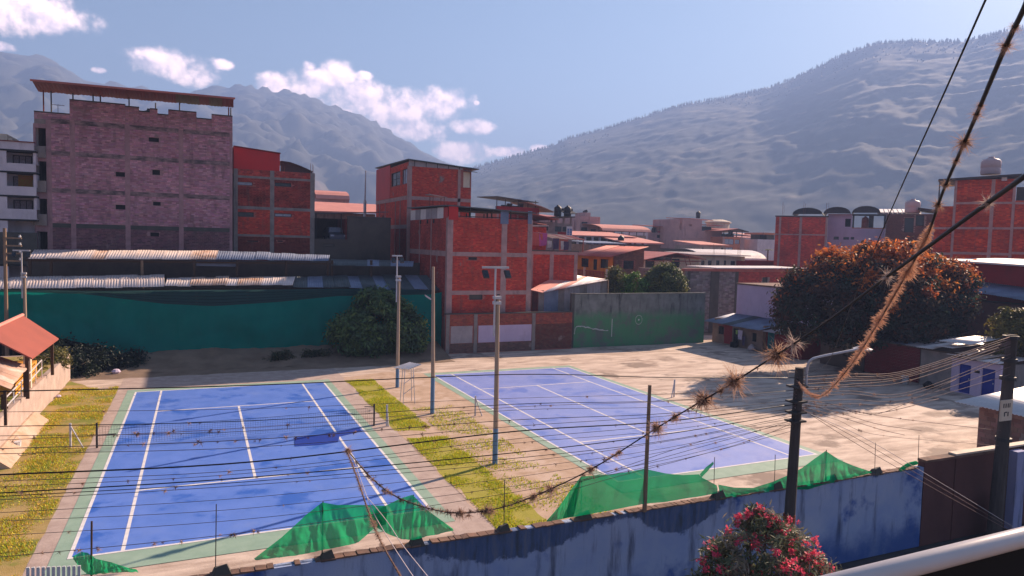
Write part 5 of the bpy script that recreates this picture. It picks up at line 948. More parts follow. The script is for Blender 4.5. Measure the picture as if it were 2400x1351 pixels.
b = MB(); b.lathe((SX-.9, -2.2, 0), [(.3, 0), (.34, .25), (.3, .3), (.1, .5)], 9); solo('rubble_heap', 'cloth_black', b, 'small dark rubbish heap against the grey wall of the washroom', 'rubbish', (SX-.9, -2.2, 0))
b = MB(); b.lathe((SX-1.2, -.6, 0), [(.2, 0), (.26, .6), (.27, .62)], 12); solo('bucket', 'sign_white', b, 'white bucket standing at the corner of the red shed', 'bucket', (SX-1.2, -.6, 0), smooth=True)
# long dark red building at the right edge
t = thing('red_building', 'long dark red wall building with white roof edge at the right', 'building', (60, 0, 0)); part('wall', 'render_red', t, lambda b: b.box(60, 70, -12, 8, 0, 8.7)); part('roof', 'zinc_white', t, lambda b: b.slab((59.3, -12, 8.45), (70, -12, 8.75), (70, 8.2, 9.25), (59.3, 8.2, 9.0), .14))
roof_sheets(t, (56.8, 7.0, 6.7), (56.8, -8, 5.6), (59.95, -8, 6.3), (59.95, 7.0, 7.4), 1.3, ['zinc_blue', 'zinc_blue', 'zinc_dark'], sag=.05, jag=.1); part('lower_wall', 'wall_brown', t, lambda b: b.box(57.2, 59.99, -12, 6.5, 0, 5.6))
# brick kiosk near the street, right
t = thing('brick_kiosk', 'block built kiosk with white sheet roof behind the right street pole', 'kiosk', (34, -17, 0)); F = FX(32.2, -13.9); hs = [(2.2, 4.2, 0, 1.65)]
b = MB(); F.wall(b, 0, 6.0, 0, 2.3, hs, .2); b.box(32.4, 38, -14.1, -13.9, 0, 2.3); b.build('wall', 'mortar', t); b = MB(); F.bricks(b, .02, 5.98, .02, 2.28, hs, .4, .2, [(.25, .15, .135), (.21, .125, .115), (.28, .17, .15)], rel=.02); stuffpart(b, 'blockwork', 'brick_face', t)
part('sign_board', 'roof_orange', t, lambda b: F.box(b, 2.1, 4.3, .03, .08, 1.66, 1.86)); part('opening_panel', 'interior_dark', t, lambda b: F.box(b, 2.2, 4.2, -.15, -.1, 0, 1.65)); roof_sheets(t, (31.4, -13.2, 2.42), (31.4, -20.1, 2.42), (38, -20.1, 2.9), (38, -13.2, 2.9), 1.1, ['zinc_white', 'sheet_pale'], sag=.03, jag=.06)

# ------------------------------------------------------------------ town behind
def tanks(q, n, lb, r=.5, h=1.2, m='tank_black'):
    for k in range(n):
        b = MB(); x, y, z = q.x+k*1.5*r*2, q.y, q.z; b.lathe((x, y, z), [(r*.95, 0), (r, .08), (r, h*.45), (r*.95, h*.5), (r, h*.55), (r, h), (r*.8, h*1.15), (r*.3, h*1.25), (r*.3, h*1.35)], 12); solo('water_tank', m, b, lb[k] if isinstance(lb, (list, tuple)) else lb, 'tank', (x, y, z), smooth=True)
t, F, x0, x1, zt = house('brick_house', 'hillside brick house with two stepped canopies above the front brick house', 1163, 1262, 497, 52, 8, 'mortar_red', bricks=DULLRED, columns=((1163, 1168), (1210, 1214), (1257, 1262)))
z2 = zpx(1200, 466, 52); z3 = zpx(1200, 485, 52); part('roof_canopy', 'zinc_dark', t, lambda b: b.slab((x0-.2, 51.4, z2+.2), (xpx(1258, 52, 480), 51.4, z2-.35), (xpx(1258, 52, 480), 59, z2), (x0-.2, 59, z2+.5), .1)); part('terrace_parapet', 'render_red', t, lambda b: F.box(b, x0, x1, -.15, -.002, zt, z3))
for px in (1165, 1185, 1215, 1238, 1256): part('canopy_post', 'steel_dark', t, lambda b: b.cyl((xpx(px, 52, 480), 52.1, zt), (xpx(px, 52, 480), 52.1, z2-.1), .06, n=5))
for k in range(5): x = xpx(1170+k*13, 53, 485); part('roof_clutter', 'steel_dark', t, lambda b: b.box(x-.3, x+.3, 53, 53.6, zt, zt+random.uniform(.7, 1.3)))
b = MB(); a = [AY(x, y, 51) for x, y in ((1238, 474), (1268, 483), (1300, 497))]
for i in range(2): b.slab(a[i], a[i+1], a[i+1]+Vector((0, 6, .2)), a[i]+Vector((0, 6, .2)), .1)
b.build('lower_canopy', 'rust_sheet', t)
t, F, x0, x1, zt = house('brick_house', 'dim terrace house with orange canopies right of the front brick house', 1245, 1300, 520, 46, 7, 'concrete_raw', [(1262, 1284, 527, 540)], bars=(1, 0)); part('canopy', 'roof_red', t, lambda b: b.slab((x0, 45, zt+.9), (x1, 45, zt+.35), (x1+.4, 52, zt+.4), (x0, 52, zt+1.2), .08)); part('canopy', 'roof_orange', t, lambda b: b.slab((xpx(1262, 44, 530), 44, zt-.35), (xpx(1283, 44, 530), 44, zt-.45), (xpx(1283, 44, 530), 45.8, zt-.1), (xpx(1262, 44, 530), 45.8, zt-.0), .06))
t, F, x0, x1, zt = house('grey_house', 'grey framed house with red lower wall, printed banner and rooftop tanks', 1297, 1340, 524, 48, 7, 'concrete_raw', [(1300, 1315, 531, 543), (1318, 1326, 532, 543)]); part('lower_panel', 'render_red', t, lambda b: F.box(b, x0+.6, xpx(1326, 48, 545), .003, .05, zpx(1310, 553, 48), zpx(1310, 544, 48)))
bn = part('banner', 'sign_white', t, lambda b: F.box(b, xpx(1327, 48, 540), x1-.02, .05, .08, zpx(1330, 554, 48), zpx(1330, 531, 48)))
for k in range(3):
    for j in range(2): z = zpx(1330, 536+k*6, 48); x = xpx(1329+j*6, 48, 540); part('banner_print', 'sign_print', bn, lambda b: F.box(b, x, x+.3, .081, .086, z-.3, z))
zz = zt; part('roof_terrace', 'concrete_dark', t, lambda b: b.slab((xpx(1303, 48, 510), 47.6, zpx(1320, 508, 48)), (x1+.2, 47.6, zpx(1320, 507, 48)), (x1+.2, 55, zpx(1320, 507, 48)), (xpx(1303, 48, 510), 55, zpx(1320, 508, 48)), .15))
for px in (1305, 1322, 1339): part('terrace_post', 'concrete_raw', t, lambda b: b.box(xpx(px, 48, 515)-.1, xpx(px, 48, 515)+.1, 48, 48.2, zz, zpx(1320, 509, 48)))
tanks(AY(1307, 507, 50), 2, ['left black water tank on the grey framed house', 'right black water tank on the grey framed house'], .5, 1.1)
q = AY(1334, 506, 50); b = MB(); b.slab((q.x-1, 49.5, q.z+.3), (q.x+1, 49.5, q.z+.3), (q.x+1, 51, q.z+.75), (q.x-1, 51, q.z+.75), .08); b.cyl((q.x-1, 51, q.z+.85), (q.x+1, 51, q.z+.85), .2, n=8); solo('solar_heater', 'steel_dark', b, 'dark solar water heater beside the rooftop tanks', 'heater', tuple(q))
t, F, x0, x1, zt = house('pink_house', 'far pink brick house with stepped top and open side balconies', 1358, 1405, 508, 92, 9, 'render_pink', [(1362, 1376, 520, 526), (1362, 1376, 533, 541), (1384, 1396, 537, 548)], columns=((1358, 1361), (1379, 1381), (1402, 1405)), beams=((528, 530), (516, 518)))
part('side_block', 'render_pink', t, lambda b: b.box(xpx(1345, 94, 530), x0-.01, 94, 100, 0, zpx(1350, 518, 94))); part('top_block', 'render_pink', t, lambda b: b.box(xpx(1370, 94, 505), xpx(1384, 94, 505), 94, 98, zt+.001, zt+.9)); part('roof_tank', 'steel_dark', t, lambda b: (b.cyl((xpx(1373, 94, 500), 95, zt+1.0), (xpx(1381, 94, 500), 95, zt+1.3), .3, n=8)))
t, F, x0, x1, zt = house('open_hall', 'far hall with rounded salmon roof on thin posts', 1402, 1513, 551, 86, 12, 'concrete_raw', [(1475, 1500, 556, 566)]); zv = zpx(1455, 542, 86); vault(t, xpx(1400, 86, 540), xpx(1513, 86, 540), 84, 98, zv, zpx(1455, 528, 91)-zv, 'roof_salmon', 'x', 10)
for k in range(7): x = x0+(x1-x0)*(k+.1)/6.3; part('roof_post', 'steel_dark', t, lambda b: b.cyl((x, 86.2, zt), (x, 86.2, zv+.4), .09, n=5))
part('rail', 'steel_dark', t, lambda b: b.box(x0, x1, 86.05, 86.12, zt+.6, zt+.75))
t, F, x0, x1, zt = house('flat_house', 'long low house with flat orange sheet roof and white columns', 1345, 1480, 557, 64, 8, 'concrete_dark', roof=(.6, .8, 'roof_salmon'))
for k in range(8): x = x0+(x1-x0)*(k+.4)/8; part('column', 'render_white', t, lambda b: F.box(b, x-.15, x+.15, .01, .3, 0, zt))
t, F, x0, x1, zt = house('shed', 'blue grey roofed shed behind the yellow house', 1380, 1462, 574, 56, 6, 'concrete_raw', roof=(.3, .3, 'zinc_blue')); t['category'] = 'shed'
t, F, x0, x1, zt = house('shed', 'salmon roofed shed behind the yellow house gable', 1462, 1548, 573, 58, 7, 'concrete_dark', roof=(.4, .9, 'roof_salmon')); t['category'] = 'shed'
t, F, x0, x1, zt = house('dark_house', 'low dark green walled house before the big pink block', 1514, 1625, 583, 66, 6, 'concrete_dark')
t, F, x0, x1, zt = house('canopy_house', 'mauve house with red canopy roof left of the big pink block', 1519, 1572, 546, 98, 10, 'render_pink', [(1539, 1546, 551, 558), (1549, 1557, 551, 558), (1530, 1537, 564, 569), (1545, 1550, 564, 570)], left='render_white', bars=(0, 0)); zc = zpx(1550, 531, 98); part('roof_canopy', 'roof_red', t, lambda b: b.slab((xpx(1528, 98, 540), 97, zc), (x1, 97, zc-.1), (x1, 106, zc+.4), (xpx(1528, 98, 540), 106, zc+.4), .15)); part('parapet', 'render_red', t, lambda b: F.box(b, xpx(1542, 98, 545), x1, -.2, -.01, zt, zt+.4))
for px in (1532, 1548, 1560): part('canopy_post', 'steel_dark', t, lambda b: b.cyl((xpx(px, 98, 540), 98.2, zt), (xpx(px, 98, 540), 98.2, zc), .1, n=5))
t, F, x0, x1, zt = house('pink_house', 'narrow mauve house with brick top joined to the big pink block', 1570, 1599, 541, 96, 10, 'render_pink', [(1577, 1582, 568, 570), (1588, 1593, 568, 570)], bars=(0, 0)); part('top_storey', 'render_orange', t, lambda b: F.box(b, x0, x1, -4, -.02, zt+.001, zpx(1585, 529, 96)))
tanks(AY(1574, 548, 95), 1, 'white water tank on the wall of the narrow mauve house', .6, 1.0, 'tank_rose')
t, F, x0, x1, zt = house('pink_block', 'big far pink block with rounded white top and dark roof terrace', 1598, 1692, 541, 90, 12, 'render_pink', [(1614, 1621, 527, 531)][:0], beams=((560, 561),)); zt2 = zpx(1620, 514, 90); xs = xpx(1645, 90, 530)
b = MB(); F.wall(b, x0, xs, zt, zt2, [(xpx(1614, 90, 530), xpx(1621, 90, 530), zpx(1617, 531, 90), zpx(1617, 526, 90))], .3); b.build('upper_wall', 'render_pink', t); part('upper_body', 'render_pink', t, lambda b: b.box(x0, xs, 91, 101, zt, zt2))
part('roof_terrace', 'steel_dark', t, lambda b: F.box(b, xs+.01, xpx(1670, 90, 535), -3, -.4, zt, zpx(1650, 531, 90))); part('roof', 'roof_red', t, lambda b: b.slab((xpx(1648, 90, 530), 89.2, zpx(1655, 527, 90)), (xpx(1690, 90, 530), 89.2, zpx(1655, 528, 90)), (xpx(1690, 90, 530), 98, zpx(1655, 524, 90)), (xpx(1648, 90, 530), 98, zpx(1655, 524, 90)), .15))
b = MB(); q = AY(1682, 533, 97); b.lathe((q.x, 97, zt), [(2.6, 0), (2.6, 2.0), (3.0, 2.1), (3.0, 2.4), (1.2, 2.9)], 20); b.build('round_tower', 'render_cream', t, smooth=False)
part('roof', 'roof_salmon', t, lambda b: b.slab((xpx(1612, 92, 515), 91, zt2+.25), (xpx(1665, 92, 515), 91, zt2+.05), (xpx(1665, 92, 515), 100, zt2+.5), (xpx(1612, 92, 515), 100, zt2+.6), .15))
tanks(AY(1636, 512, 94), 1, 'small black tank on top of the big pink block', .5, 1.2)
t, F, x0, x1, zt = house('orange_house', 'far orange house with gabled canopy roof and blue windows', 1693, 1744, 556, 86, 9, 'render_orange', [(1698, 1719, 560, 573), (1722, 1733, 562, 572), (1698, 1718, 580, 586)], pane='glass_pale', columns=((1693, 1697), (1734, 1744))); za, zb_, zc = zpx(1690, 541, 86), zpx(1722, 536, 86), zpx(1742, 543, 86)
xm = xpx(1722, 86, 540); part('roof', 'roof_red', t, lambda b: b.slab((xpx(1682, 86, 540), 85, za), (xm, 85, zb_), (xm, 94, zb_+.1), (xpx(1682, 86, 540), 94, za+.1), .15)); part('roof', 'steel_dark', t, lambda b: b.slab((xm+.01, 85, zb_), (x1+.3, 85, zc), (x1+.3, 94, zc+.1), (xm+.01, 94, zb_+.1), .15))
for px in (1697, 1712, 1727, 1740): part('roof_post', 'steel_dark', t, lambda b: b.cyl((xpx(px, 86, 550), 86.1, zt), (xpx(px, 86, 550), 86.1, za), .1, n=5))
for k in range(7): x = xpx(1697+k*3.4, 86, 553); part('planter', 'interior_dark', t, lambda b: b.box(x-.3, x+.3, 86, 86.5, zt, zt+random.uniform(.4, .8)))
t, F, x0, x1, zt = house('yellow_house', 'small far ochre house with one dark window right of the orange house', 1744, 1776, 572, 92, 7, 'render_yellow', [(1749, 1757, 574, 583)], bars=(0, 0)); part('roof_wall', 'render_pink', t, lambda b: F.box(b, x0, x1+.6, -5, -2, zt-.1, zpx(1760, 563, 92)))
t, F, x0, x1, zt = house('mauve_house', 'small far mauve house beside the palm and the red brick house', 1775, 1822, 562, 84, 8, 'render_white'); part('top_frame', 'render_orange', t, lambda b: b.slab((xpx(1790, 84, 548), 84, zpx(1800, 546, 84)), (xpx(1822, 84, 548), 84, zpx(1800, 546, 84)), (xpx(1822, 84, 548), 90, zpx(1800, 546, 84)), (xpx(1790, 84, 548), 90, zpx(1800, 546, 84)), .4)); part('top_room', 'concrete_dark', t, lambda b: b.box(xpx(1797, 85, 555), x1, 85, 90, zt, zpx(1800, 549, 85)))
# right of centre: blocks whose fronts face the courts squarely
class Turned:
    """a house front turned towards the courts: pixels give local coordinates, the root carries the turn"""
    def __init__(s, pc, Y): 
        c = AY(pc, 560, Y); s.c = Vector((c.x, c.y, 0)); v = s.c-Vector((CAM[0], CAM[1], 0)); s.rot = math.atan2(v.x, v.y); s.n = Vector((math.sin(s.rot), math.cos(s.rot), 0)); s.u = Vector((s.n.y, -s.n.x, 0))
    def at(s, px, py, n=0.0):
        d = Vector(ray(px, py)); o = Vector(CAM); k = (s.c+s.n*n-o).dot(s.n)/d.dot(s.n); p = o+d*k; return Vector((s.c.x+(p-s.c).dot(s.u), s.c.y+n, p.z))
    def x(s, px, py=520, n=0.0): return s.at(px, py, n).x
    def z(s, px, py, n=0.0): return s.at(px, py, n).z
    def world(s, p): q = p-s.c; return s.c+s.u*q.x+s.n*q.y+Vector((0, 0, p.z))
def turned_house(L, name, label, px0, px1, ytop, depth, m, wins=(), bricks=None, columns=(), beams=(), bars=(1, 0), cap=None, pane='glass_dark'):
    y0 = L.c.y; x0, x1 = L.x(px0), L.x(px1); zt = L.z((px0+px1)/2, ytop); F = FY(0, y0); t = thing(name, label, 'building', tuple(L.c)); t.rotation_euler.z = -L.rot
    hs = [(L.x(a), L.x(b_), L.z(a, d), L.z(a, c)) for a, b_, c, d in wins]
    part('wall', m, t, lambda b: F.wall(b, x0, x1, 0, zt, hs, .25)); part('side_wall', m, t, lambda b: b.box(x0, x0+.2, y0+.251, y0+depth, 0, zt)); part('side_wall', m, t, lambda b: b.box(x1-.2, x1, y0+.251, y0+depth, 0, zt)); part('back_wall', m, t, lambda b: b.box(x0+.201, x1-.201, y0+depth-.2, y0+depth, 0, zt)); part('roof_slab', 'concrete_raw', t, lambda b: b.box(x0+.201, x1-.201, y0+.252, y0+depth-.201, zt-.4, zt-.2))
    for h in hs: window(t, F, h, 'frame_dark', pane, bars)
    if bricks: b = MB(); F.bricks(b, x0+.01, x1-.01, 0, zt-.02, hs, .34, .15, bricks, n0=.001, rel=.02, tone=lambda u, z: (lambda k: (k, k, k))(1+.45*mnoise.noise(Vector((u*.5, z*.7, 6))))); stuffpart(b, 'brickwork', 'brick_face', t)
    for a, c in columns: part('column', 'concrete_pink', t, lambda b: F.box(b, L.x(a), L.x(c), .002, .06, 0, zt))
    for a, c in beams: part('floor_beam', 'concrete_pink', t, lambda b: F.box(b, x0, x1, .003, .055, L.z((px0+px1)/2, c), L.z((px0+px1)/2, a)))
    if cap: part('parapet_cap', cap, t, lambda b: F.box(b, x0-.1, x1+.1, -.3, .12, zt+.001, zt+.18))
    return t, F, x0, x1, zt, y0
ORB = [(.60, .07, .025), (.52, .055, .024), (.66, .09, .033), (.44, .05, .025)]
L = Turned(1879, 45); t, F, x0, x1, zt, y0 = turned_house(L, 'brick_block', 'red brick block with concrete frame left of the vaulted white house', 1818, 1940, 509, 9, 'mortar_red', bricks=RED, columns=((1826, 1831), (1874, 1880), (1935, 1940)), beams=((549, 552),), cap='concrete_dark')
for px in (1833, 1882, 1936): rebars(t, L.x(px), y0+.2, zt, 2.2, 3)
L = Turned(2008, 42); t, F, x0, x1, zt, y0 = turned_house(L, 'vaulted_house', 'white house with three dark barrel vaults and open roof terrace', 1940.5, 2076, 536, 9, 'render_lilac', [(1956, 1968, 555, 562), (1979, 1992, 556, 562), (1996, 2004, 556, 562)], bars=(0, 0))
zv = L.z(1990, 502); part('upper_wall', 'render_lilac', t, lambda b: F.wall(b, x0, L.x(1997), zt, zv, [(L.x(1981), L.x(1994), L.z(1987, 532), L.z(1987, 513))], .25)); part('room', 'interior_dark', t, lambda b: b.box(L.x(1975), L.x(1997), y0+1.2, y0+1.4, zt, zv-.1))
for i, (a, c) in enumerate(((1858, 1928), (1930, 1993), (1996, 2062))): zz = L.z((a+c)/2, 503-i*1.5); vault(t, L.x(a), L.x(c), y0-1.2, y0+8, zz, L.z((a+c)/2, 488-i*2)-zz, 'zinc_dark', 'y', 10)
part('roof_sheet', 'sheet_pale', t, lambda b: b.slab((L.x(2058), y0+.2, L.z(2100, 500)), (L.x(2160), y0+.2, L.z(2100, 503)), (L.x(2160), y0+7, L.z(2100, 488)), (L.x(2058), y0+7, L.z(2100, 486)), .14))
for k in range(9): x = L.x(2062+k*11); part('roof_rib', 'zinc_white', t, lambda b: b.slab((x, y0+.15, L.z(2100, 500)+.12), (x+.5, y0+.15, L.z(2100, 500)+.12), (x+.5, y0+7, L.z(2100, 486)+.1), (x, y0+7, L.z(2100, 486)+.1), .08))
for px, w in ((2000, .12), (2042, .32), (2074, .14)): part('terrace_post', 'steel_dark', t, lambda b: b.box(L.x(px)-w, L.x(px)+w, y0+.4, y0+.7, zt, zv))
part('terrace_beam', 'steel_dark', t, lambda b: b.box(L.x(1997), x1, y0+.35, y0+.5, zv-.25, zv)); part('parapet', 'render_orange', t, lambda b: F.box(b, L.x(1997), x1, -.2, -.001, zt, L.z(2030, 535)+.05))
tanks(L.world(L.at(2027, 534, 1.5)), 1, 'orange tank standing on the terrace under the vaults', .5, 1.3, 'roof_orange')
L = Turned(2132, 34); t, F, x0, x1, zt, y0 = turned_house(L, 'dim_house', 'dim brick house with dark openings beside the right brick tower', 2076.5, 2192, 502, 8, 'mortar', [(2120, 2142, 511, 545), (2146, 2166, 505, 530)], bricks=[(.10, .05, .045), (.13, .06, .05)], bars=(0, 0)); tanks(L.world(L.at(2138, 500, 1.5)), 1, 'rose water tank on the dim house beside the vaults', 1.0, 1.5, 'tank_rose')
part('blue_panel', 'zinc_blue', t, lambda b: F.box(b, L.x(2168), L.x(2190), .03, .1, L.z(2170, 562), L.z(2170, 535))); part('vent_panel', 'steel_dark', t, lambda b: b.slab((L.x(2150), y0-.3, L.z(2150, 487)), (L.x(2195), y0-.3, L.z(2150, 493)), (L.x(2195), y0+5, L.z(2150, 493)), (L.x(2150), y0+5, L.z(2150, 487)), .3))
L = Turned(2304, 16); t, F, x0, x1, zt, y0 = turned_house(L, 'brick_tower', 'tall orange brick tower with concrete frame at the right edge', 2232, 2376, 421, 9, 'mortar_red', bricks=ORB, columns=((2232, 2238), (2318, 2327), (2369, 2376)), beams=((474, 479), (533, 538), (592, 598)))
part('roof', 'steel_dark', t, lambda b: b.slab((L.x(2194), y0-.6, L.z(2220, 421)), (x1+.4, y0-.6, L.z(2300, 411)), (x1+.4, y0+9, L.z(2300, 409)), (L.x(2194), y0+9, L.z(2220, 419)), .25)); part('canopy_post', 'steel_dark', t, lambda b: b.cyl((L.x(2197), y0, L.z(2197, 484)), (L.x(2197), y0, L.z(2220, 421)), .07, n=5))
q = L.at(2354, 420); part('lamp_box', 'sign_white', t, lambda b: F.box(b, q.x-.25, q.x+.25, .05, .2, q.z-.2, q.z+.2)); tanks(L.world(L.at(2321, 410, 3)), 1, 'rose water tank on top of the right brick tower', 1.0, 1.5, 'tank_rose')
t, F, x0, x1, zt, y0 = turned_house(L, 'brick_wing', 'lower orange brick wing left of the right brick tower', 2190, 2231.8, 484, 9, 'mortar_red', bricks=ORB, beams=((533, 538), (592, 598)))
t, F, x0, x1, zt, y0 = turned_house(L, 'brick_wing', 'brick wing at the far right edge with dark roof terrace', 2376.4, 2490, 470, 9, 'mortar_red', bricks=ORB, beams=((474, 479), (533, 538), (592, 598))); part('terrace_screen', 'concrete_dark', t, lambda b: F.box(b, x0+.1, x1, -2, -1.9, zt, zt+1.6))
# palm near the red block
q = AY(1800, 587, 62); t = thing('palm', 'small pale palm in front of the far mauve house', 'tree', (q.x, 62, 0)); part('trunk', 'bark', t, lambda b: b.cyl((q.x, 62, 0), (q.x, 62, q.z), .18, .12, n=7))
for k in range(12):
    a = 2*PI*k/12+random.uniform(-.2, .2); L = 1.7; b = MB(); P = [Vector((q.x, 62, q.z))+Vector((math.cos(a)*L*s, math.sin(a)*L*s, .9*s*(1-s*1.1))) for s in (0, .35, .7, 1)]
    for i in range(3): w = .16*(1-i/3.4); d = Vector((-math.sin(a), math.cos(a), 0)); b.add([P[i]-d*w, P[i]+d*w, P[i+1]+d*w*.7, P[i+1]-d*w*.7], [(0, 1, 2, 3)], (.14, .15, .05))
    b.build('frond', 'leaf_dark', t)
# filler roofs in the far valley
k = 0
for (px0, px1, y, Y, m_, r_) in ((1500, 1522, 556, 110, 'render_pink', 'roof_salmon'), (1745, 1790, 560, 120, 'render_white', 'roof_red'), (1480, 1515, 566, 74, 'render_white', 'zinc_blue'), (1262, 1300, 545, 60, 'concrete_raw', 'roof_red')):
    house('far_house', ['far pink house right of the rounded salmon hall', 'far pale house behind the small ochre house', 'low white house under the salmon hall', 'low grey house behind the laundry terrace'][k], px0, px1, y, Y, 8, m_, [(px0+5, px0+11, y+4, y+9), (px1-12, px1-6, y+4, y+9)], roof=(.4, .5, r_), bars=(0, 0)); k += 1

TOWN = [(1404, 1432, 556, 128, 'render_pink', 'roof_red', 'far pink house low behind the rounded salmon hall'), (1436, 1462, 552, 140, 'mortar_red', 'roof_salmon', 'far red house peeping over the rounded salmon hall'), (1514, 1532, 552, 125, 'render_orange', 'roof_red', 'far orange house left of the mauve canopy house'), (1746, 1768, 552, 150, 'mortar_red', 'roof_salmon', 'far brick house above the ochre house'), (1770, 1800, 556, 140, 'render_white', 'roof_salmon', 'far white house in the gap beside the brick block'), (1285, 1310, 512, 75, 'render_pink', 'roof_red', 'pink house wedged behind the grey framed house'), (1330, 1356, 528, 110, 'mortar_red', 'roof_red', 'far brick house left of the pink stepped house'), (1466, 1500, 546, 118, 'render_white', 'roof_red', 'far white house right of the salmon hall roof'), (1640, 1700, 577, 76, 'concrete_raw', 'roof_salmon', 'grey low house at the foot of the big pink block')]
for (px0, px1, y, Y, m_, r_, lb) in TOWN:
    house('far_house', lb, px0, px1, y, Y, 8, m_, [(px0+4, px0+9, y+4, y+9), (px1-10, px1-5, y+4, y+9), (px0+4, px0+9, y+13, y+18), (px1-10, px1-5, y+13, y+18)], roof=(.5, .7, r_), bars=(0, 0))
for i, (px, py, Y, lb) in enumerate(((1455, 574, 60, 'black tank on the low sheds behind the yellow house'), (1532, 548, 100, 'black tank on the mauve canopy house'), (1712, 556, 88, 'black tank on the terrace of the orange house'), (1785, 562, 86, 'black tank on the far mauve house'))): tanks(AY(px, py, Y), 1, lb, .5, 1.1)
# ------------------------------------------------------------------ left terrace, pavilion, stairs
b = MB(); TZ = 1.65
t = thing('terrace', 'raised grassy terrace held by a pale retaining wall left of the court', 'terrace', (-11, 8, 0))
b.box(-9.85, -9.6, -2.0, 17.2, 0, TZ); b.box(-9.849, -24, 16.95, 17.2, 0, TZ) if 0 else b.box(-24, -9.851, 16.95, 17.2, 0, TZ); b.build('retaining_wall', 'strip_concrete', t); part('terrace_top', 'grass_ground', t, lambda b: b.box(-24, -9.852, -2, 16.949, 0, TZ-.02))
part('wall_foot', 'dirt', t, lambda b: b.hexa([(-9.599, -2, 0), (-8.9, -2, 0), (-8.9, 6, 0), (-9.599, 6, 0), (-9.599, -2, .5), (-9.5, -2, .5), (-9.5, 6, .5), (-9.599, 6, .5)]))
t = thing('pavilion', 'small pavilion with terracotta pitched roof on the raised terrace', 'pavilion', (-10.9, 7, TZ)); zE_, zR_ = 3.6, 4.85
part('roof_plane', 'roof_orange', t, lambda b: b.slab((-9.1, 3.3, zE_), (-9.1, 10.1, zE_), (-10.9, 10.9, zR_), (-10.9, 3.0, zR_), .07)); part('roof_plane', 'roof_orange', t, lambda b: b.slab((-10.902, 3.0, zR_), (-10.902, 10.9, zR_), (-12.7, 10.1, zE_), (-12.7, 3.3, zE_), .07)); part('ridge_cap', 'roof_salmon', t, lambda b: b.cyl((-10.9, 2.95, zR_), (-10.9, 10.95, zR_), .09, n=6))
for x, y in ((-9.35, 3.6), (-9.35, 9.7), (-12.3, 3.6), (-12.3, 9.7)): part('post', 'wood_dark', t, lambda b: b.box(x-.07, x+.07, y-.07, y+.07, TZ, zE_+.05))
part('plinth', 'render_yellow', t, lambda b: b.box(-12.3, -10.0, 4.5, 9.4, TZ, TZ+.9)); part('pillar', 'render_cream', t, lambda b: b.box(-10.0, -9.7, 6.2, 6.5, TZ, zE_+.1))
t = thing('lean_to', 'rusty corrugated lean-to roof below the terracotta pavilion', 'shed', (-11, 0, 0)); p = [AG(66, 858, 3.1), AG(22, 912, 3.1), AG(-60, 880, 3.6), AG(-20, 830, 3.6)]; roof_sheets(t, p[1], p[0], p[3], p[2], .8, ['rust_sheet', 'zinc_rust'], sag=.03, jag=.06)
for q in (p[0], p[1]): part('post', 'wood_dark', t, lambda b: b.box(q.x-.2, q.x-.1, q.y-.05, q.y+.05, TZ-.03 if q.y > -2 else 0, 3.05))
t = thing('handrail', 'pale steel handrail with posts along the terrace stairs', 'railing', (-9.7, 4, TZ)); A0, A1 = AG(22, 945, 2.0), AG(110, 843, 2.6); A0 = Vector((-9.72, A0.y, TZ+.55)); A1 = Vector((-9.72, 9.0, TZ+.95))
for dz in (0, -.4): part('rail', 'steel_pale', t, lambda b: b.cyl(A0+Vector((0, 0, dz)), A1+Vector((0, 0, dz)), .035, n=6))
for k in range(6): q = A0.lerp(A1, k/5); part('post', 'steel_pale', t, lambda b: b.cyl((q.x, q.y, TZ-.05), (q.x, q.y, q.z), .03, n=6))
q = AG(8, 1045, 0); b = MB(); b.box(q.x-.25, q.x+.25, q.y-.25, q.y+.25, 0, 1.3); b.box(q.x-.05, q.x+.05, q.y-.05, q.y+.05, 1.3, 2.3); b.box(q.x+.1, q.x+.2, q.y-.05, q.y+.05, 1.3, 2.0); solo('gate_post', 'wood_dark', b, 'dark brown gate post at the foot of the retaining wall', 'post', (q.x, q.y, 0))
q = AG(40, 1055, 0); b = MB(); b.lathe((q.x, q.y, 0), [(.14, 0), (.17, .35), (.18, .37)], 10); b.tube(catmull([(q.x-.17, q.y, .35), (q.x, q.y, .62), (q.x+.17, q.y, .35)], 5), .012, 4); solo('bucket', 'sign_white', b, 'pale bucket with wire handle beside the brown gate post', 'bucket', (q.x, q.y, 0))
for (px, py, s_, lb) in ((272, 872, .3, 'pale blue bag of rubbish lying in the dark thicket'), (137, 928, .16, 'small white rag lying on the dry grass by the terrace')):
    q = AG(px, py, .1); b = MB(); b.lathe((q.x, q.y, 0), [(s_*.7, 0), (s_, s_*.4), (s_*.6, s_*.9), (s_*.15, s_)], 8); solo('rubbish_bag', 'cloth_a', b, lb, 'rubbish', (q.x, q.y, 0))

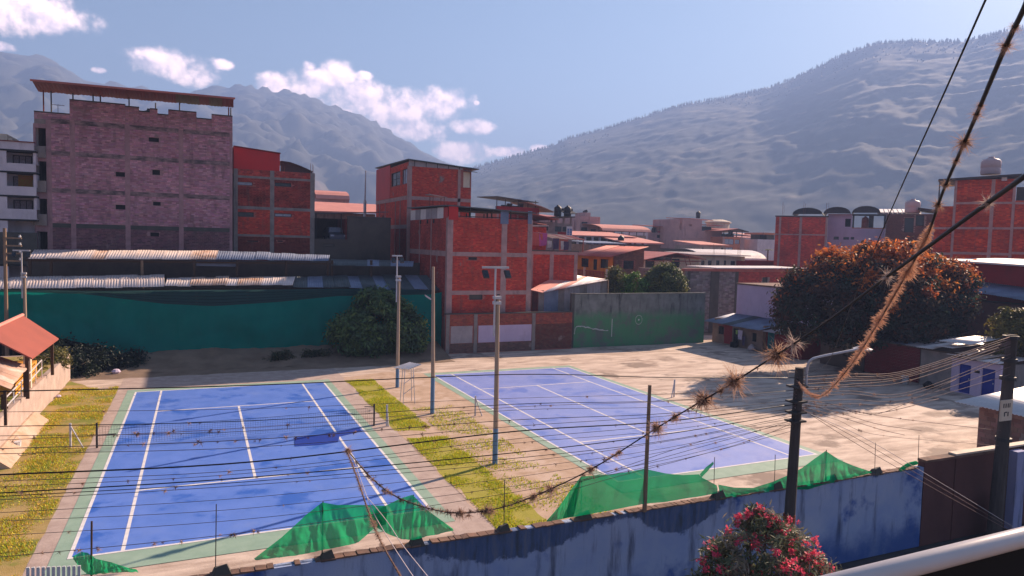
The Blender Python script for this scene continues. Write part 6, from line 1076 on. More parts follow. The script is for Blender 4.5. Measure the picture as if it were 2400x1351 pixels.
# ------------------------------------------------------------------ court furniture
def flood_pole(x, y, zc, zt_, zblue, lamp, label, tilt=0.0):
    t = thing('floodlight_pole', label, 'lamp pole', (x, y, 0), 'floodlight poles beside the courts')
    part('base_paint', 'pole_blue', t, lambda b: b.cyl((x, y, 0), (x, y, zblue), .118, .112, n=12)); part('shaft', 'pole_concrete', t, lambda b: b.cyl((x, y, zblue), (x-tilt, y, zc), .111, .08, n=12))
    if lamp:
        px_ = x-.14-tilt; part('top_tube', 'steel_pale', t, lambda b: b.cyl((px_, y, zc-1.6), (px_, y, zt_), .045, n=8)); part('clamp', 'steel_pale', t, lambda b: b.box(px_-.06, x+.12-tilt, y-.11, y+.11, zc-.25, zc-.12)); part('clamp', 'steel_pale', t, lambda b: b.box(px_-.06, x+.12-tilt, y-.11, y+.11, zc-.02, zc+.1))
        c = part('crossbar', 'steel_pale', t, lambda b: b.box(px_-.6*lamp, px_+.6*lamp, y-.05, y+.05, zt_-.04, zt_+.05))
        for s_ in (-1, 1):
            h = part('floodlight', 'steel_dark', t, lambda b: b.hexa([(px_+s_*.5*lamp-.12, y-.30, zt_-.40), (px_+s_*.5*lamp+.12, y-.30, zt_-.40), (px_+s_*.5*lamp+.12, y-.22, zt_-.45), (px_+s_*.5*lamp-.12, y-.22, zt_-.45), (px_+s_*.5*lamp-.12, y-.06, zt_-.1), (px_+s_*.5*lamp+.12, y-.06, zt_-.1), (px_+s_*.5*lamp+.12, y+.03, zt_-.15), (px_+s_*.5*lamp-.12, y+.03, zt_-.15)]))
            part('lens', 'glass_dark', h, lambda b: b.quad((px_+s_*.5*lamp-.1, y-.29, zt_-.375), (px_+s_*.5*lamp+.1, y-.29, zt_-.375), (px_+s_*.5*lamp+.1, y-.075, zt_-.115), (px_+s_*.5*lamp-.1, y-.075, zt_-.115)))
    return t
flood_pole(9.68, 8.82, 7.12, 8.48, 1.2, .55, 'farthest pole between the courts with blue painted foot and short crossbar'); t = flood_pole(9.72, 1.45, 8.1, 8.1, 2.0, 0, 'slim middle pole between the courts with small side lamp', .1)
part('side_lamp', 'steel_pale', t, lambda b: b.hexa([(9.2, 1.3, 6.5), (9.5, 1.3, 6.3), (9.5, 1.5, 6.3), (9.2, 1.5, 6.5), (9.18, 1.3, 6.58), (9.5, 1.3, 6.38), (9.5, 1.5, 6.38), (9.18, 1.5, 6.58)]))
for k in range(6): part('step_bolt', 'steel_dark', t, lambda b: b.cyl((9.55, 1.45, 5.6+k*.4), (9.78, 1.45, 5.6+k*.4), .02, n=4))
flood_pole(9.63, -7.81, 7.14, 8.45, 1.55, 1.0, 'nearest pole between the courts with two floodlights on a crossbar', .05)
flood_pole(-12.6, 20.5, 6.6, 8.15, 1.2, .8, 'pole with crossbar lamp behind the terracotta pavilion')
x, y = AY(12, 600, 22).x, 22.0; t = thing('utility_pole', 'brown pole with stacked insulators at the left edge', 'pole', (x, y, 0)); part('shaft', 'wood_pole', t, lambda b: b.cyl((x, y, 0), (x, y, zpx(12, 535, 22)), .13, .10, n=8))
for k in range(4): z = zpx(12, 560+k*18, 22); part('crossarm', 'wood_pole', t, lambda b: b.box(x-.1, x+.95, y-.06, y+.06, z, z+.1)); part('insulator', 'sign_white', t, lambda b: b.lathe((x+.85, y, z+.1), [(.06, 0), (.09, .06), (.05, .12), (.07, .18)], 8))
# small canopy by the far pole
t = thing('bench_canopy', 'small slanted metal canopy on thin legs beside the farthest pole', 'canopy', (10.3, 5.2, 0)); P = [AG(921, 862, 2.1), AG(958, 866, 2.05), AG(988, 854, 2.3), AG(960, 849, 2.35)]
for q, z in zip(P, (2.1, 2.05, 2.3, 2.35)): q.z = z
b = MB(); corrugated(b, P[0], P[1], P[2], P[3], .2, .015); o = b.build('roof_sheet', 'zinc_white', t); o.modifiers.new('thick', 'SOLIDIFY').thickness = .03
cq = sum(P, Vector())/4
for dx, dy in ((-.35, -.3), (.35, -.3), (-.35, .4), (.35, .4)): part('leg', 'steel_pale', t, lambda b: b.cyl((cq.x+dx, cq.y+dy, 0), (cq.x+dx*.7, cq.y+dy*.6, 2.1), .025, n=5))
for z in (.6, 1.2): part('brace', 'steel_pale', t, lambda b: b.cyl((cq.x-.33, cq.y-.28, z), (cq.x+.33, cq.y-.28, z+.45), .02, n=5))
# net posts and nets
for (x, y, dx, lb) in ((-7.2, .4, .5, 'white braced net post on the dry grass left of the left court'), (11.8, .28, .35, 'white braced net post on the dirt left of the right court'), (25.6, 1.0, -.3, 'thin braced net post right of the right court'), (6.75, -.3, .05, 'pale short post at the edge of the grass strip')):
    t = thing('net_post', lb, 'post', (x, y, 0)); part('post', 'steel_pale', t, lambda b: b.cyl((x, y, 0), (x, y, 1.1), .05, n=8)); part('brace', 'steel_pale', t, lambda b: b.cyl((x, y, 1.0), (x+dx, y-.15, 0), .035, n=6))
def tnet(x0, x1, y, dy, label, h=.95):
    t = thing('tennis_net', label, 'net', ((x0+x1)/2, y, 0)); f = lambda s: (x0+(x1-x0)*s, y+dy*s); sag = lambda s: h-.13*math.sin(PI*s)
    b = MB(); n = 110
    for i in range(n+1): s = i/n; X, Y = f(s); b.box(X-.0025, X+.0025, Y-.0025, Y+.0025, .06, sag(s))
    for k in range(11):
        fr = .06+k*.09; pts_ = [(*f(s), min(fr, sag(s))) for s in np.linspace(0, 1, 14)]; b.tube(pts_, .003, 3)
    o = b.build('mesh', 'net_tennis', t); o['kind'] = 'stuff'; part('top_cord', 'net_tennis', t, lambda b: b.tube([(*f(s), sag(s)) for s in np.linspace(0, 1, 20)], .009, 5))
    for s in (0, 1): X, Y = f(s); part('post', 'steel_dark', t, lambda b: b.cyl((X, Y, 0), (X, Y, 1.12), .045, n=8)); part('brace', 'steel_dark', t, lambda b: (b.box(X+.05, X+.75, Y-.02, Y+.02, .55, .58) if s == 0 else b.box(X-.5, X-.05, Y-.02, Y+.02, 1.0, 1.03)))
tnet(-6.15, 6.15, .05, -.1, 'dark tennis net across the left court')

# ------------------------------------------------------------------ street wall with torn green netting
WY = -20.3; t = thing('street_wall', 'weathered blue street wall with dark streaks and broken brick coping', 'wall', (7, WY, 0)); F = FY(0, WY); xe = AY(2162, 1150, WY).x; xl = -7.0
def ztop(x): return 2.62+.02*math.sin(x*.8)
prof = [(-7, 2.75, 2.62), (1.6, 2.70, 2.62), (2.6, 2.3, 2.62), (4.2, 1.95, 2.62), (6.0, 2.0, 2.6), (7.3, 2.45, 2.6), (8.2, 2.5, 2.6), (9.0, 2.05, 2.62), (9.9, 1.75, 2.62), (10.6, 2.1, 2.62), (11.5, 2.6, 2.62), (xe, 2.6, 2.62)]
nx, nz_ = 190, 16; vs_, edge = [], []
for i in range(nx+1):
    x = xl+(xe-xl)*i/nx; g = float(np.interp(x, [p_[0] for p_ in prof], [p_[1] for p_ in prof]))
    for j in range(nz_+1): z = 2.62*j/nz_; vs_.append((x, WY+.012*mnoise.noise(Vector((x*.9, z, 2))), z)); edge.append(z-g)
k = len(vs_); vs_ += [(xl, WY+.2, 0), (xe, WY+.2, 0), (xe, WY+.2, 2.62), (xl, WY+.2, 2.62)]; edge += [0]*4; n = nz_+1
b = MB(); b.add(vs_, [(i*n+j, (i+1)*n+j, (i+1)*n+j+1, i*n+j+1) for i in range(nx) for j in range(nz_)]+[(k+1, k, k+3, k+2), tuple([i*n+nz_ for i in range(nx+1)]+[k+2, k+3]), tuple([nx*n+j for j in range(n)][::-1]+[k+2, k+1][::1]), tuple([j for j in range(n)]+[k+3, k])])
o = b.build('painted_face', 'wall_street', t); at = o.data.attributes.new('edge', 'FLOAT', 'POINT'); at.data.foreach_set('value', np.array(edge, dtype=np.float32))
x = xl; me0 = None
while x < xe-.05:
    w = random.uniform(.12, .30); gap = random.random() < .10
    if not gap: dz = random.uniform(-.012, .012); dy = random.uniform(-.02, .012); part('coping_brick', 'coping', t, lambda b: b.hexa([(x, WY-.03+dy, 2.622), (x+w, WY-.03+dy, 2.622), (x+w, WY+.22+dy, 2.622), (x, WY+.22+dy, 2.622), (x+.004, WY-.025+dy, 2.652+dz), (x+w-.006, WY-.025+dy, 2.652-dz*.5), (x+w-.006, WY+.21+dy, 2.650-dz), (x+.004, WY+.21+dy, 2.650+dz*.6)]))
    x += w+.004
for px, py, s_ in ((520, 1310, .2), (770, 1290, .16), (980, 1262, .17), (1185, 1232, .15), (1375, 1195, .18), (1690, 1155, .19), (1825, 1142, .2), (1955, 1122, .15), (2060, 1108, .18)):
    q = AY(px, py, WY); part('pilaster_stub', 'concrete_dark', t, lambda b: b.hexa([(q.x-s_, WY-.03, 2.6), (q.x+s_, WY-.03, 2.6), (q.x+s_*.9, WY+.25, 2.6), (q.x-s_, WY+.25, 2.6), (q.x-s_*.6, WY+.02, 2.66+s_*.75), (q.x+s_*.45, WY+.03, 2.7+s_*.8), (q.x+s_*.55, WY+.17, 2.66+s_*.7), (q.x-s_*.7, WY+.17, 2.62+s_*.75)]))
t = thing('street_wall', 'plain brown street wall continuing right of the blue wall', 'wall', (24, WY, 0)); F = FY(0, WY-.02); part('wall', 'wall_brown', t, lambda b: F.wall(b, xe+.004, 32, 0, 2.78, [], .22)); part('wall_cap', 'coping', t, lambda b: F.box(b, xe+.004, 23.0, -.26, .05, 2.781, 2.86)); part('wall_cap', 'render_cream', t, lambda b: F.box(b, 20.9, 32, -.25, .03, 2.861, 2.92))
x = AY(2375, 1150, WY-.1).x; part('blue_pier', 'wall_blue', t, lambda b: F.box(b, x-.28, x+.22, .02, .3, 0, 2.78))
for sgn, u in ((0, -.9), (1, .45)): part('wall_rib', 'wall_brown', t, lambda b: F.box(b, 20.9, 21.0, .001, .03, 0, 2.78)) if sgn == 0 else None
b = MB(); q0, q1 = AY(2110, 1102, WY-.05), AY(2148, 1085, WY-.05); b.tube(catmull([q0, q0.lerp(q1, .5)+Vector((0, 0, .05)), q1], 5), .06, 6); solo('rolled_netting', 'net_green', b, 'short roll of pale green netting on the wall where blue turns brown', 'netting', tuple(q0))
# rods on the wall
for i, (px, y0, y1, r_, m_, lb) in enumerate(((213, 1222, 1325, .035, 'wood_dark', 'brown post above the left end of the street wall'), (505, 1182, 1305, .018, 'steel_dark', 'thin rod on the street wall left of the big green peak'), (755, 1176, 1290, .025, 'steel_dark', 'rod holding the left peak of the green netting'), (967, 1160, 1260, .02, 'steel_dark', 'rod holding the second peak of the green netting'), (1181, 1125, 1232, .018, 'steel_dark', 'thin rod on the wall before the grass strip'), (1362, 1116, 1195, .02, 'steel_dark', 'rod at the left corner of the long green netting'), (1673, 1072, 1158, .018, 'steel_dark', 'thin rod beside the torn tip of the netting'), (1815, 1066, 1145, .018, 'steel_dark', 'thin rod left of the street pole on the wall'), (1935, 1055, 1125, .025, 'steel_dark', 'rod holding the right peak of the green netting'), (2050, 1038, 1108, .016, 'steel_dark', 'thin rod right of the right green peak'), (2152, 1020, 1088, .016, 'steel_dark', 'thin rod where the blue wall turns brown'))):
    a, c = AY(px, y1, WY+.1), AY(px+2, y0, WY+.1); b = MB(); b.cyl((a.x, a.y, min(a.z, 2.65)), c, r_*.55, n=6); solo('wall_rod', m_, b, lb, 'rod', tuple(a), 'rods standing on the street wall')
a = AY(1511, 1182, WY+.0); c = AY(1523, 903, WY+.0); b = MB(); b.cyl((a.x, a.y, 2.6), c, .06, .045, n=8); solo('utility_pole', 'wood_pole', b, 'slim brown wooden pole rising in front of the long green netting', 'pole', (a.x, a.y, 0))
# green netting
def netting(name, label, top, bot, amp=.10, nu=80, nv=18, folds=7, seed=0, m='net_green'):
    T_ = [AY(x, y, WY+.08) for x, y in top]; B_ = [AY(x, y, WY-.02) for x, y in bot]
    b = MB(); ribbon(b, T_, B_, nu, nv, (0, 1, 0), amp, seed, folds); o = solo(name, m, b, label, 'netting', tuple(B_[0]), 'torn green netting on the street wall', smooth=True); return o
netting('shade_netting', 'crumpled heap of green netting at the left end of the street wall', [(168, 1306), (190, 1294), (205, 1296), (225, 1310), (260, 1318), (320, 1338)], [(172, 1312), (196, 1340), (215, 1350), (235, 1345), (270, 1342), (325, 1342)], .18, seed=3, folds=12)
netting('shade_netting', 'green netting draped in a peak over the left court side of the wall', [(595, 1310), (660, 1260), (720, 1205), (755, 1178), (790, 1184), (850, 1184), (905, 1186)], [(600, 1314), (690, 1303), (765, 1288), (800, 1283), (840, 1272), (880, 1236), (905, 1230)], .16, seed=5, folds=9)
netting('shade_netting', 'second darker peak of green netting right of the first peak', [(860, 1205), (905, 1185), (940, 1168), (967, 1160), (1000, 1195), (1062, 1240)], [(872, 1230), (905, 1250), (940, 1264), (970, 1266), (1010, 1256), (1063, 1244)], .14, seed=7, folds=8)
netting('shade_netting', 'tight dark flap of green netting at the left of the long panel', [(1281, 1221), (1310, 1188), (1335, 1152), (1362, 1117)], [(1282, 1223), (1300, 1220), (1330, 1214), (1345, 1211)], .06, seed=9, folds=4)
netting('shade_netting', 'long see-through green netting panel in the middle of the wall', [(1362, 1117), (1420, 1113), (1470, 1107), (1510, 1099), (1560, 1110), (1600, 1114), (1640, 1112), (1642, 1118), (1680, 1138)], [(1318, 1216), (1380, 1206), (1450, 1193), (1510, 1181), (1560, 1177), (1600, 1170), (1640, 1164), (1665, 1159), (1682, 1156)], .05, 60, 10, 7, seed=11)
netting('shade_netting', 'small torn flap of green netting pointing up beside a rod', [(1640, 1112), (1655, 1095), (1672, 1082)], [(1644, 1120), (1660, 1103), (1673, 1088)], .02, 8, 3, seed=12)
netting('shade_netting', 'narrow sagging green netting between the stub and the street pole', [(1683, 1136), (1720, 1143), (1765, 1144), (1810, 1130), (1850, 1113)], [(1690, 1168), (1730, 1165), (1775, 1157), (1815, 1152), (1850, 1146)], .07, seed=13)
netting('shade_netting', 'bright green netting gathered in a tall peak right of the street pole', [(1850, 1113), (1880, 1097), (1910, 1075), (1935, 1057), (1965, 1077), (2000, 1092), (2042, 1106)], [(1852, 1147), (1890, 1148), (1920, 1140), (1940, 1134), (1965, 1128), (2005, 1118), (2044, 1108)], .16, seed=14, folds=11)
# white slats at lower left
for k in range(11):
    px = 62+k*12; q = AY(px, 1330-(k*.4), -20.75); b = MB(); b.hexa([(q.x-.03, -20.78, 1.6), (q.x+.02, -20.78, 1.6), (q.x+.02, -20.75, 1.6), (q.x-.03, -20.75, 1.6), (q.x+.0, -20.78, q.z), (q.x+.05, -20.78, q.z), (q.x+.05, -20.75, q.z), (q.x+.0, -20.75, q.z)])
    if k == 0: fe = thing('picket_fence', 'short row of white slats at the bottom left before the wall', 'fence', (q.x, -20.75, 0)); part('rail', 'wood_dark', fe, lambda b_: b_.box(q.x-.2, q.x+1.1, -20.72, -20.66, 2.2, 2.3)); part('post', 'wood_dark', fe, lambda b_: b_.box(q.x-.3, q.x-.2, -20.75, -20.66, 0, 2.5))
    b.build('slat', 'sign_white', fe)

# ------------------------------------------------------------------ street poles
PX, PYY = AY(1862, 1000, -21.2).x, -21.2
t = thing('street_pole', 'dark concrete street pole standing before the blue wall, laden with cables', 'pole', (PX, PYY, 0)); ztp = AY(1877, 862, PYY).z
part('shaft', 'pole_street', t, lambda b: b.cyl((PX-.05, PYY, 0), (PX+.08, PYY, ztp), .165, .115, n=12)); part('painted_band', 'paint_rust', t, lambda b: b.cyl((PX-.02, PYY, AY(1850, 1235, PYY).z), (PX-.015, PYY, AY(1850, 1205, PYY).z), .163, .160, n=12))
for k, y in enumerate((905, 940, 965, 985)): z = AY(1870, y, PYY).z; part('cable_bracket', 'steel_dark', t, lambda b: b.box(PX-.22, PX+.22, PYY-.2, PYY+.16, z-.025, z+.025))
b = MB(); b.tube(catmull([AY(1890, 905, PYY-.1), AY(1891, 868, PYY-.1), AY(1900, 845, PYY-.2), AY(1925, 836, PYY-.3), AY(1980, 825, PYY-.5), AY(2015, 818, PYY-.6)], 6), .035, 7); b.build('lamp_arm', 'steel_pale', t, smooth=True)
q = AY(2022, 817, PYY-.62); part('lamp_head', 'sign_white', t, lambda b: b.lathe((q.x, q.y, q.z-.05), [(.05, -.03), (.22, .0), (.25, .04), (.12, .1), (.05, .12)], 12))
X2, Y2 = AY(2352, 1000, -20.95).x, -20.95; t = thing('street_pole', 'thick dark street pole at the right with a pale number plate', 'pole', (X2, Y2, 0)); zt2 = AY(2372, 785, Y2).z
part('shaft', 'pole_street', t, lambda b: b.cyl((X2-.1, Y2, 0), (X2+.12, Y2, zt2), .23, .16, n=12)); part('base_paint', 'paint_rust', t, lambda b: b.box(X2+.2, X2+.5, Y2+.1, Y2+.4, 0, 1.4))
for z in (zt2-.15, zt2-.9, zt2-1.5, 3.4): part('clamp', 'steel_dark', t, lambda b: b.cyl((X2+.04, Y2, z), (X2+.045, Y2, z+.12), .245, .24, n=12))
q = AY(2357, 962, Y2-.24); pl = part('number_plate', 'render_cream', t, lambda b: b.box(q.x-.3, q.x+.3, Y2-.27, Y2-.235, q.z-.34, q.z+.34))
for i, (dx, dz, w, h) in enumerate(((-.16, .16, .05, .14), (-.05, .16, .05, .14), (.06, .16, .05, .14), (.15, .16, .04, .14), (-.1, -.12, .05, .14), (-.02, -.06, .09, .04), (.08, -.12, .05, .14))): part('plate_figure', 'steel_dark', pl, lambda b: b.box(q.x+dx-w/2, q.x+dx+w/2, Y2-.276, Y2-.2705, q.z+dz-h/2, q.z+dz+h/2))

# ------------------------------------------------------------------ cables
def cable(label, P, r, m, name='cable', group=None, n=8):
    pts_ = catmull(P, n); b = MB(); b.tube(pts_, r, 5); solo(name, m, b, label, 'cable', tuple(P[0]), group, smooth=True); return pts_
A_pole = lambda y: AY(1866+(y-900)*-.06, y, PYY-.05)
bundle = []
G1 = 'cables strung along the street over the wall'
# (left edge y, y at px 600, y at px 1200, y at pole, radius, material, depth offset)
W_ = [(918, 903, 878, 886, .014, 'cable_black'), (1000, 986, 948, 915, .010, 'cable_black'), (966, 958, 934, 908, .006, 'cable_grey'), (1022, 1010, 962, 930, .007, 'cable_grey'), (1032, 1002, 955, 922, .007, 'cable_pink'),
      (1052, 1030, 985, 938, .010, 'cable_grey'), (1064, 1048, 1000, 945, .008, 'cable_grey'), (1113, 1082, 1012, 948, .020, 'cable_black'), (1128, 1100, 1030, 958, .008, 'cable_grey'), (1142, 1108, 1040, 962, .007, 'cable_grey'), (1156, 1118, 1062, 968, .015, 'cable_black'), (1164, 1128, 1075, 975, .010, 'cable_black'), (1172, 1136, 1085, 980, .008, 'cable_grey'),
      (1202, 1165, 1100, 985, .007, 'cable_grey'), (1222, 1190, 1120, 990, .007, 'cable_grey'), (1256, 1215, 1140, 1000, .007, 'cable_grey'), (1306, 1245, 1155, 1010, .008, 'cable_grey')]
for i, (a, c, d, e, r_, m_) in enumerate(W_):
    Yw = PYY-.35+.12*(i % 5); P = [AY(-220, a+(a-c)*.36, Yw), AY(0, a, Yw), AY(600, c, Yw), AY(1200, d, Yw), AY(1560, (d+e)/2+(8 if i % 2 else 3), Yw), A_pole(e)]
    lb = {0: 'topmost single black cable crossing above the left court', 7: 'thickest black cable crossing the middle of the left court', 10: 'heavy black cable just below the thickest one over the left court'}.get(i, 'thin cable strung along the street before the courts')
    bundle.append((cable(lb, P, r_*.75, m_, group=G1), r_))
G2 = 'pinkish cables between the two street poles'
B_pole = lambda y: AY(2368, y, Y2-.1)
for i, (a, m1, e, r_) in enumerate(((886, 868, 790, .016), (893, 872, 795, .018), (902, 880, 800, .02), (910, 884, 806, .018), (897, 876, 803, .014), (915, 893, 812, .016), (925, 920, 830, .012), (932, 926, 838, .012), (945, 936, 860, .010), (955, 945, 878, .010))):
    bundle.append((cable('dusty pinkish cable slung between the two street poles', [A_pole(a), AY(1990, a-8, PYY), AY(2130, m1, PYY), B_pole(e)], r_*.85, 'cable_pink', group=G2), r_))
G3 = 'loose cables fanning right from the first street pole'
for i, (a, m1, e, x3, y3, r_) in enumerate(((935, 965, 985, 2345, 1010, .010), (942, 990, 1000, 2160, 1010, .010), (950, 1000, 1012, 2120, 1020, .010), (958, 1010, 1030, 2340, 1045, .007), (940, 970, 960, 2240, 890, .009), (948, 968, 965, 2200, 935, .012))):
    bundle.append((cable('loose pinkish cable fanning right from the laden street pole', [A_pole(a), AY(1960, (a+m1)/2, PYY-.05), AY(2060, m1 if i > 3 else (m1+e)/2, PYY), AY(x3, y3, PYY+.1)], r_*.8, 'cable_pink', group=G3), r_))
G4 = 'stay cables running down to the foot of the right pole'
for i, (dx, dy) in enumerate(((0, 0), (14, -4), (30, -6))): cable('thin stay cable slanting down to the foot of the right pole', [A_pole(948+4*i), AY(1990+dx, 1030+dy, PYY), AY(2170+dx, 1135+dy, PYY-.1), AY(2380+dx*.4, 1252+dy, PYY-.3)], .008, 'cable_pink' if i < 2 else 'cable_pale', group=G4)
# cables over the right half of the wall
for i, (y0, y1, y2) in enumerate(((1112, 1080, 1035), (1125, 1098, 1052), (1108, 1068, 1025))): bundle.append((cable('thin cable before the near end of the right court', [AY(1190, y0+70, PYY), AY(1420, y0, PYY), AY(1600, y1-20, PYY), AY(1760, y2-20, PYY), A_pole(985+6*i)], .006, 'cable_grey', group='thin cables before the right court'), .006))
# house cables coming in to the balcony
c_fuzzy = [AD(2412, -20, 2.6), AD(2400, 20, 2.7), AD(2350, 125, 3.1), AD(2280, 290, 3.9), AD(2210, 450, 5.0), AD(2170, 560, 5.9), AD(2120, 650, 7.2), AD(2050, 770, 9.5), AD(1990, 862, 12.3), AD(1930, 926, 15.6), AD(1895, 922, 17.2), A_pole(890)]
PF = cable('long cable from the laden pole up to the balcony, furred with orange air plants', c_fuzzy, .011, 'cable_black')
c_thick = [AD(2440, 388, 2.9), AD(2400, 415, 3.0), AD(2300, 487, 3.6), AD(2150, 597, 4.7), AD(2080, 648, 5.4), AD(1960, 738, 7.0), AD(1870, 800, 8.4), AD(1800, 845, 9.4), AD(1700, 908, 10.8), AD(1640, 943, 11.6), AD(1540, 1003, 12.6), AD(1400, 1092, 13.4), AD(1290, 1147, 13.7), AD(1190, 1186, 13.8), AD(1100, 1202, 13.8), AD(1020, 1196, 13.8), AD(930, 1165, 13.7), AD(870, 1120, 13.6), AD(815, 1057, 13.5)]
PT = cable('thick black cable sweeping from the right edge down to the middle with big air plants', c_thick, .0125, 'cable_black')
cable('thin black cable rising steeply to the top right of the view', [AD(2325, -30, 2.9), AD(2310, 0, 3.0), AD(2210, 225, 3.9), AD(2090, 490, 6.0), AD(2010, 680, 9.0), AD(1945, 842, 14), AD(1912, 868, 17.2), A_pole(888)], .005, 'cable_black')
PD = cable('cable coated in brown air plants dropping to the bottom edge', [AD(812, 1055, 13.5), AD(835, 1115, 12.6), AD(862, 1195, 11.3), AD(890, 1265, 10.2), AD(945, 1362, 8.6), AD(1010, 1470, 7.2)], .012, 'airplant_dark')
cable('left of two pale thin cables dropping to the bottom edge', [AD(828, 1075, 13.4), AD(870, 1190, 11.6), AD(915, 1270, 10.2), AD(975, 1362, 8.4), AD(1040, 1460, 7.2)], .006, 'cable_pale'); cable('right of two pale thin cables dropping to the bottom edge', [AD(860, 1165, 12), AD(905, 1220, 11), AD(945, 1280, 10), AD(1010, 1362, 8.4), AD(1080, 1460, 7.2)], .006, 'cable_pale')

# ------------------------------------------------------------------ air plants on the cables
def tuft_mesh(name, nb, L, m, curl=.5, w=.05, up=0.0):
    """a rosette of thin curling leaves"""
    b = MB()
    for i in range(nb):
        d = Vector(rng.normal(size=3)); d.z += up; d.normalize(); ax = d.cross(Vector(rng.normal(size=3))).normalized(); l = L*random.choice([.45, .6, .8, 1.0, 1.15])*random.uniform(.7, 1.1); ww = w*L*random.uniform(.7, 1.3); p = d*(.06*L)+Vector(rng.normal(size=3))*.07*L; P = [p.copy()]; k = curl*random.uniform(.1, 1.3)
        for j in range(4):
            d = (d+ax.cross(d)*k*.42+Vector((0, 0, -.10*curl))).normalized(); p = p+d*l/4; P.append(p.copy())
        s = ax
        for j in range(4):
            w0, w1 = ww*(1-j/4.6), ww*(1-(j+1)/4.6); b.add([P[j]-s*w0, P[j]+s*w0, P[j+1]+s*w1, P[j+1]-s*w1], [(0, 1, 2, 3)])
    me = bpy.data.meshes.new(name); me.from_pydata([tuple(v) for v in b.v], [], b.f); me.materials.append(MATS[m]); return me
T_small = [tuft_mesh('tuft', 26, 1.0, mm, .5, .07) for mm in ('airplant_dark', 'airplant', 'airplant_dark')]
T_big = [tuft_mesh('big_tuft', 210, 1.0, 'airplant', 1.0, .016, -.35), tuft_mesh('big_tuft', 120, 1.0, 'airplant_silver', 1.0, .022), tuft_mesh('big_tuft', 260, 1.0, 'airplant', .8, .013, -.2)]
T_core = tuft_mesh('tuft_core', 60, 1.0, 'airplant_dark', .3, .09)
def plant(p, s, me, label, group, core=False):
    o = bpy.data.objects.new('air_plant', me); COL.objects.link(o); o.location = p; o.rotation_euler = (random.uniform(-.3, .3), random.uniform(-.3, .3), random.uniform(0, 6.3)); o.scale = (s,)*3; tag(o, label, 'air plant', group)
    if core:
        c = bpy.data.objects.new('core', T_core); COL.objects.link(c); c.parent = o; c.scale = (.5,)*3
    return o
def along(pts_, s):
    k = s*(len(pts_)-1); i = min(int(k), len(pts_)-2); return pts_[i].lerp(pts_[i+1], k-i)
cnt = 0
for pts_, r_ in bundle[1:17]:
    for j in range(random.choice([4, 7, 9, 11])):
        plant(along(pts_, random.uniform(.12, .93))+Vector((0, 0, -.01)), random.uniform(.03, .075), random.choice(T_small), 'small brown air plant tuft on a street cable before the courts', 'small air plants on the street cables'); cnt += 1
for pts_, r_ in bundle[17:]:
    for j in range(6): plant(along(pts_, random.uniform(.05, .8)), random.uniform(.03, .085), random.choice(T_small[1:2]+T_small[:1]), 'small pinkish air plant tuft on the cables around the laden pole', 'small air plants around the laden pole'); cnt += 1
row = [(bundle[5][0], .30, .60, 26), (bundle[4][0], .2, .45, 14), (bundle[16][0], .22, .42, 14)]
for pts_, a, c, n in row:
    for j in range(n): plant(along(pts_, random.uniform(a, c))+Vector((random.uniform(-.03, .03), 0, random.uniform(-.04, .02))), random.uniform(.04, .09), random.choice(T_small), 'brown air plant in the dense row hanging before the left court', 'dense row of air plants before the left court')
def near(pts_, px, py):
    best = min(pts_, key=lambda p: (lambda d: ((d@_r2)/(d@_f)*FPX+1200-px)**2+(675.5-(d@_u2)/(d@_f)*FPX-py)**2)(np.array(p)-CAM)); return best
BIGL = [(1852, 800, 42, 1, 'pale spiky air plant highest of the big ones below the dark tree'), (1815, 832, 62, 0, 'large brushy orange air plant just left of the laden pole top'), (1722, 895, 62, 0, 'bushy tan air plant over the tree shadow in the yard'), (1650, 935, 58, 2, 'biggest grey tan air plant over the edge of the right court'), (1545, 1003, 40, 2, 'dense bristly air plant beside the slim wooden pole'), (1590, 978, 26, 0, 'small tan air plant between two larger ones on the thick cable'),
        (1450, 1055, 18, 0, 'small air plant on the thick cable over the right court centre'), (1385, 1095, 26, 2, 'tan air plant on the thick cable near the corner of the right court'), (1290, 1146, 30, 2, 'dark air plant on the thick cable above the grass strip'), (1255, 1160, 26, 2, 'smaller dark air plant left of the one above the grass strip'), (1140, 1198, 34, 0, 'shaggy brown air plant hanging over the near grass'), (1075, 1200, 28, 0, 'ragged brown air plant low on the thick cable'), (2075, 652, 34, 1, 'silvery starry air plant against the dark tree'), (2318, 474, 34, 1, 'silvery starry air plant against the right brick tower')]
for px, py, s_, k, lb in BIGL:
    p = near(PT, px, py); d = (np.array(p)-CAM)@_f; o = plant(p, s_*.86/FPX*d, T_big[k], lb, None, core=(k != 1))
for px, py, s_, lb in ((2378, 62, 22, 'feathery air plant at the top right corner'), (2360, 105, 30, 'dark spiky air plant just below the top right corner one'), (2298, 245, 18, 'small dark air plant against the sky edge of the mountain'), (2290, 272, 22, 'spiky air plant in the middle of the mountain cluster'), (2266, 325, 38, 'largest dark air plant against the mountain'), (2245, 370, 18, 'small air plant lowest against the mountain'), (2210, 430, 20, 'air plant beside the canopy of the right brick tower'), (2193, 485, 24, 'dark air plant above the big rusty tree')):
    p = near(PF, px, py); d = (np.array(p)-CAM)@_f; plant(p, s_/FPX*d, T_big[2], lb, None, core=True)
for j in range(70):
    p = along(PT, random.uniform(.40, .985)); plant(p+Vector((random.uniform(-.03, .03), 0, random.uniform(-.05, .03))), random.uniform(.05, .12), random.choice(T_small), 'small ragged air plant on the low part of the thick cable', 'ragged air plants on the thick cable')
p = near(PT, 815, 1058); plant(p, .16, T_big[0], 'brown air plant at the knot where the thick cable ends', None, core=True)
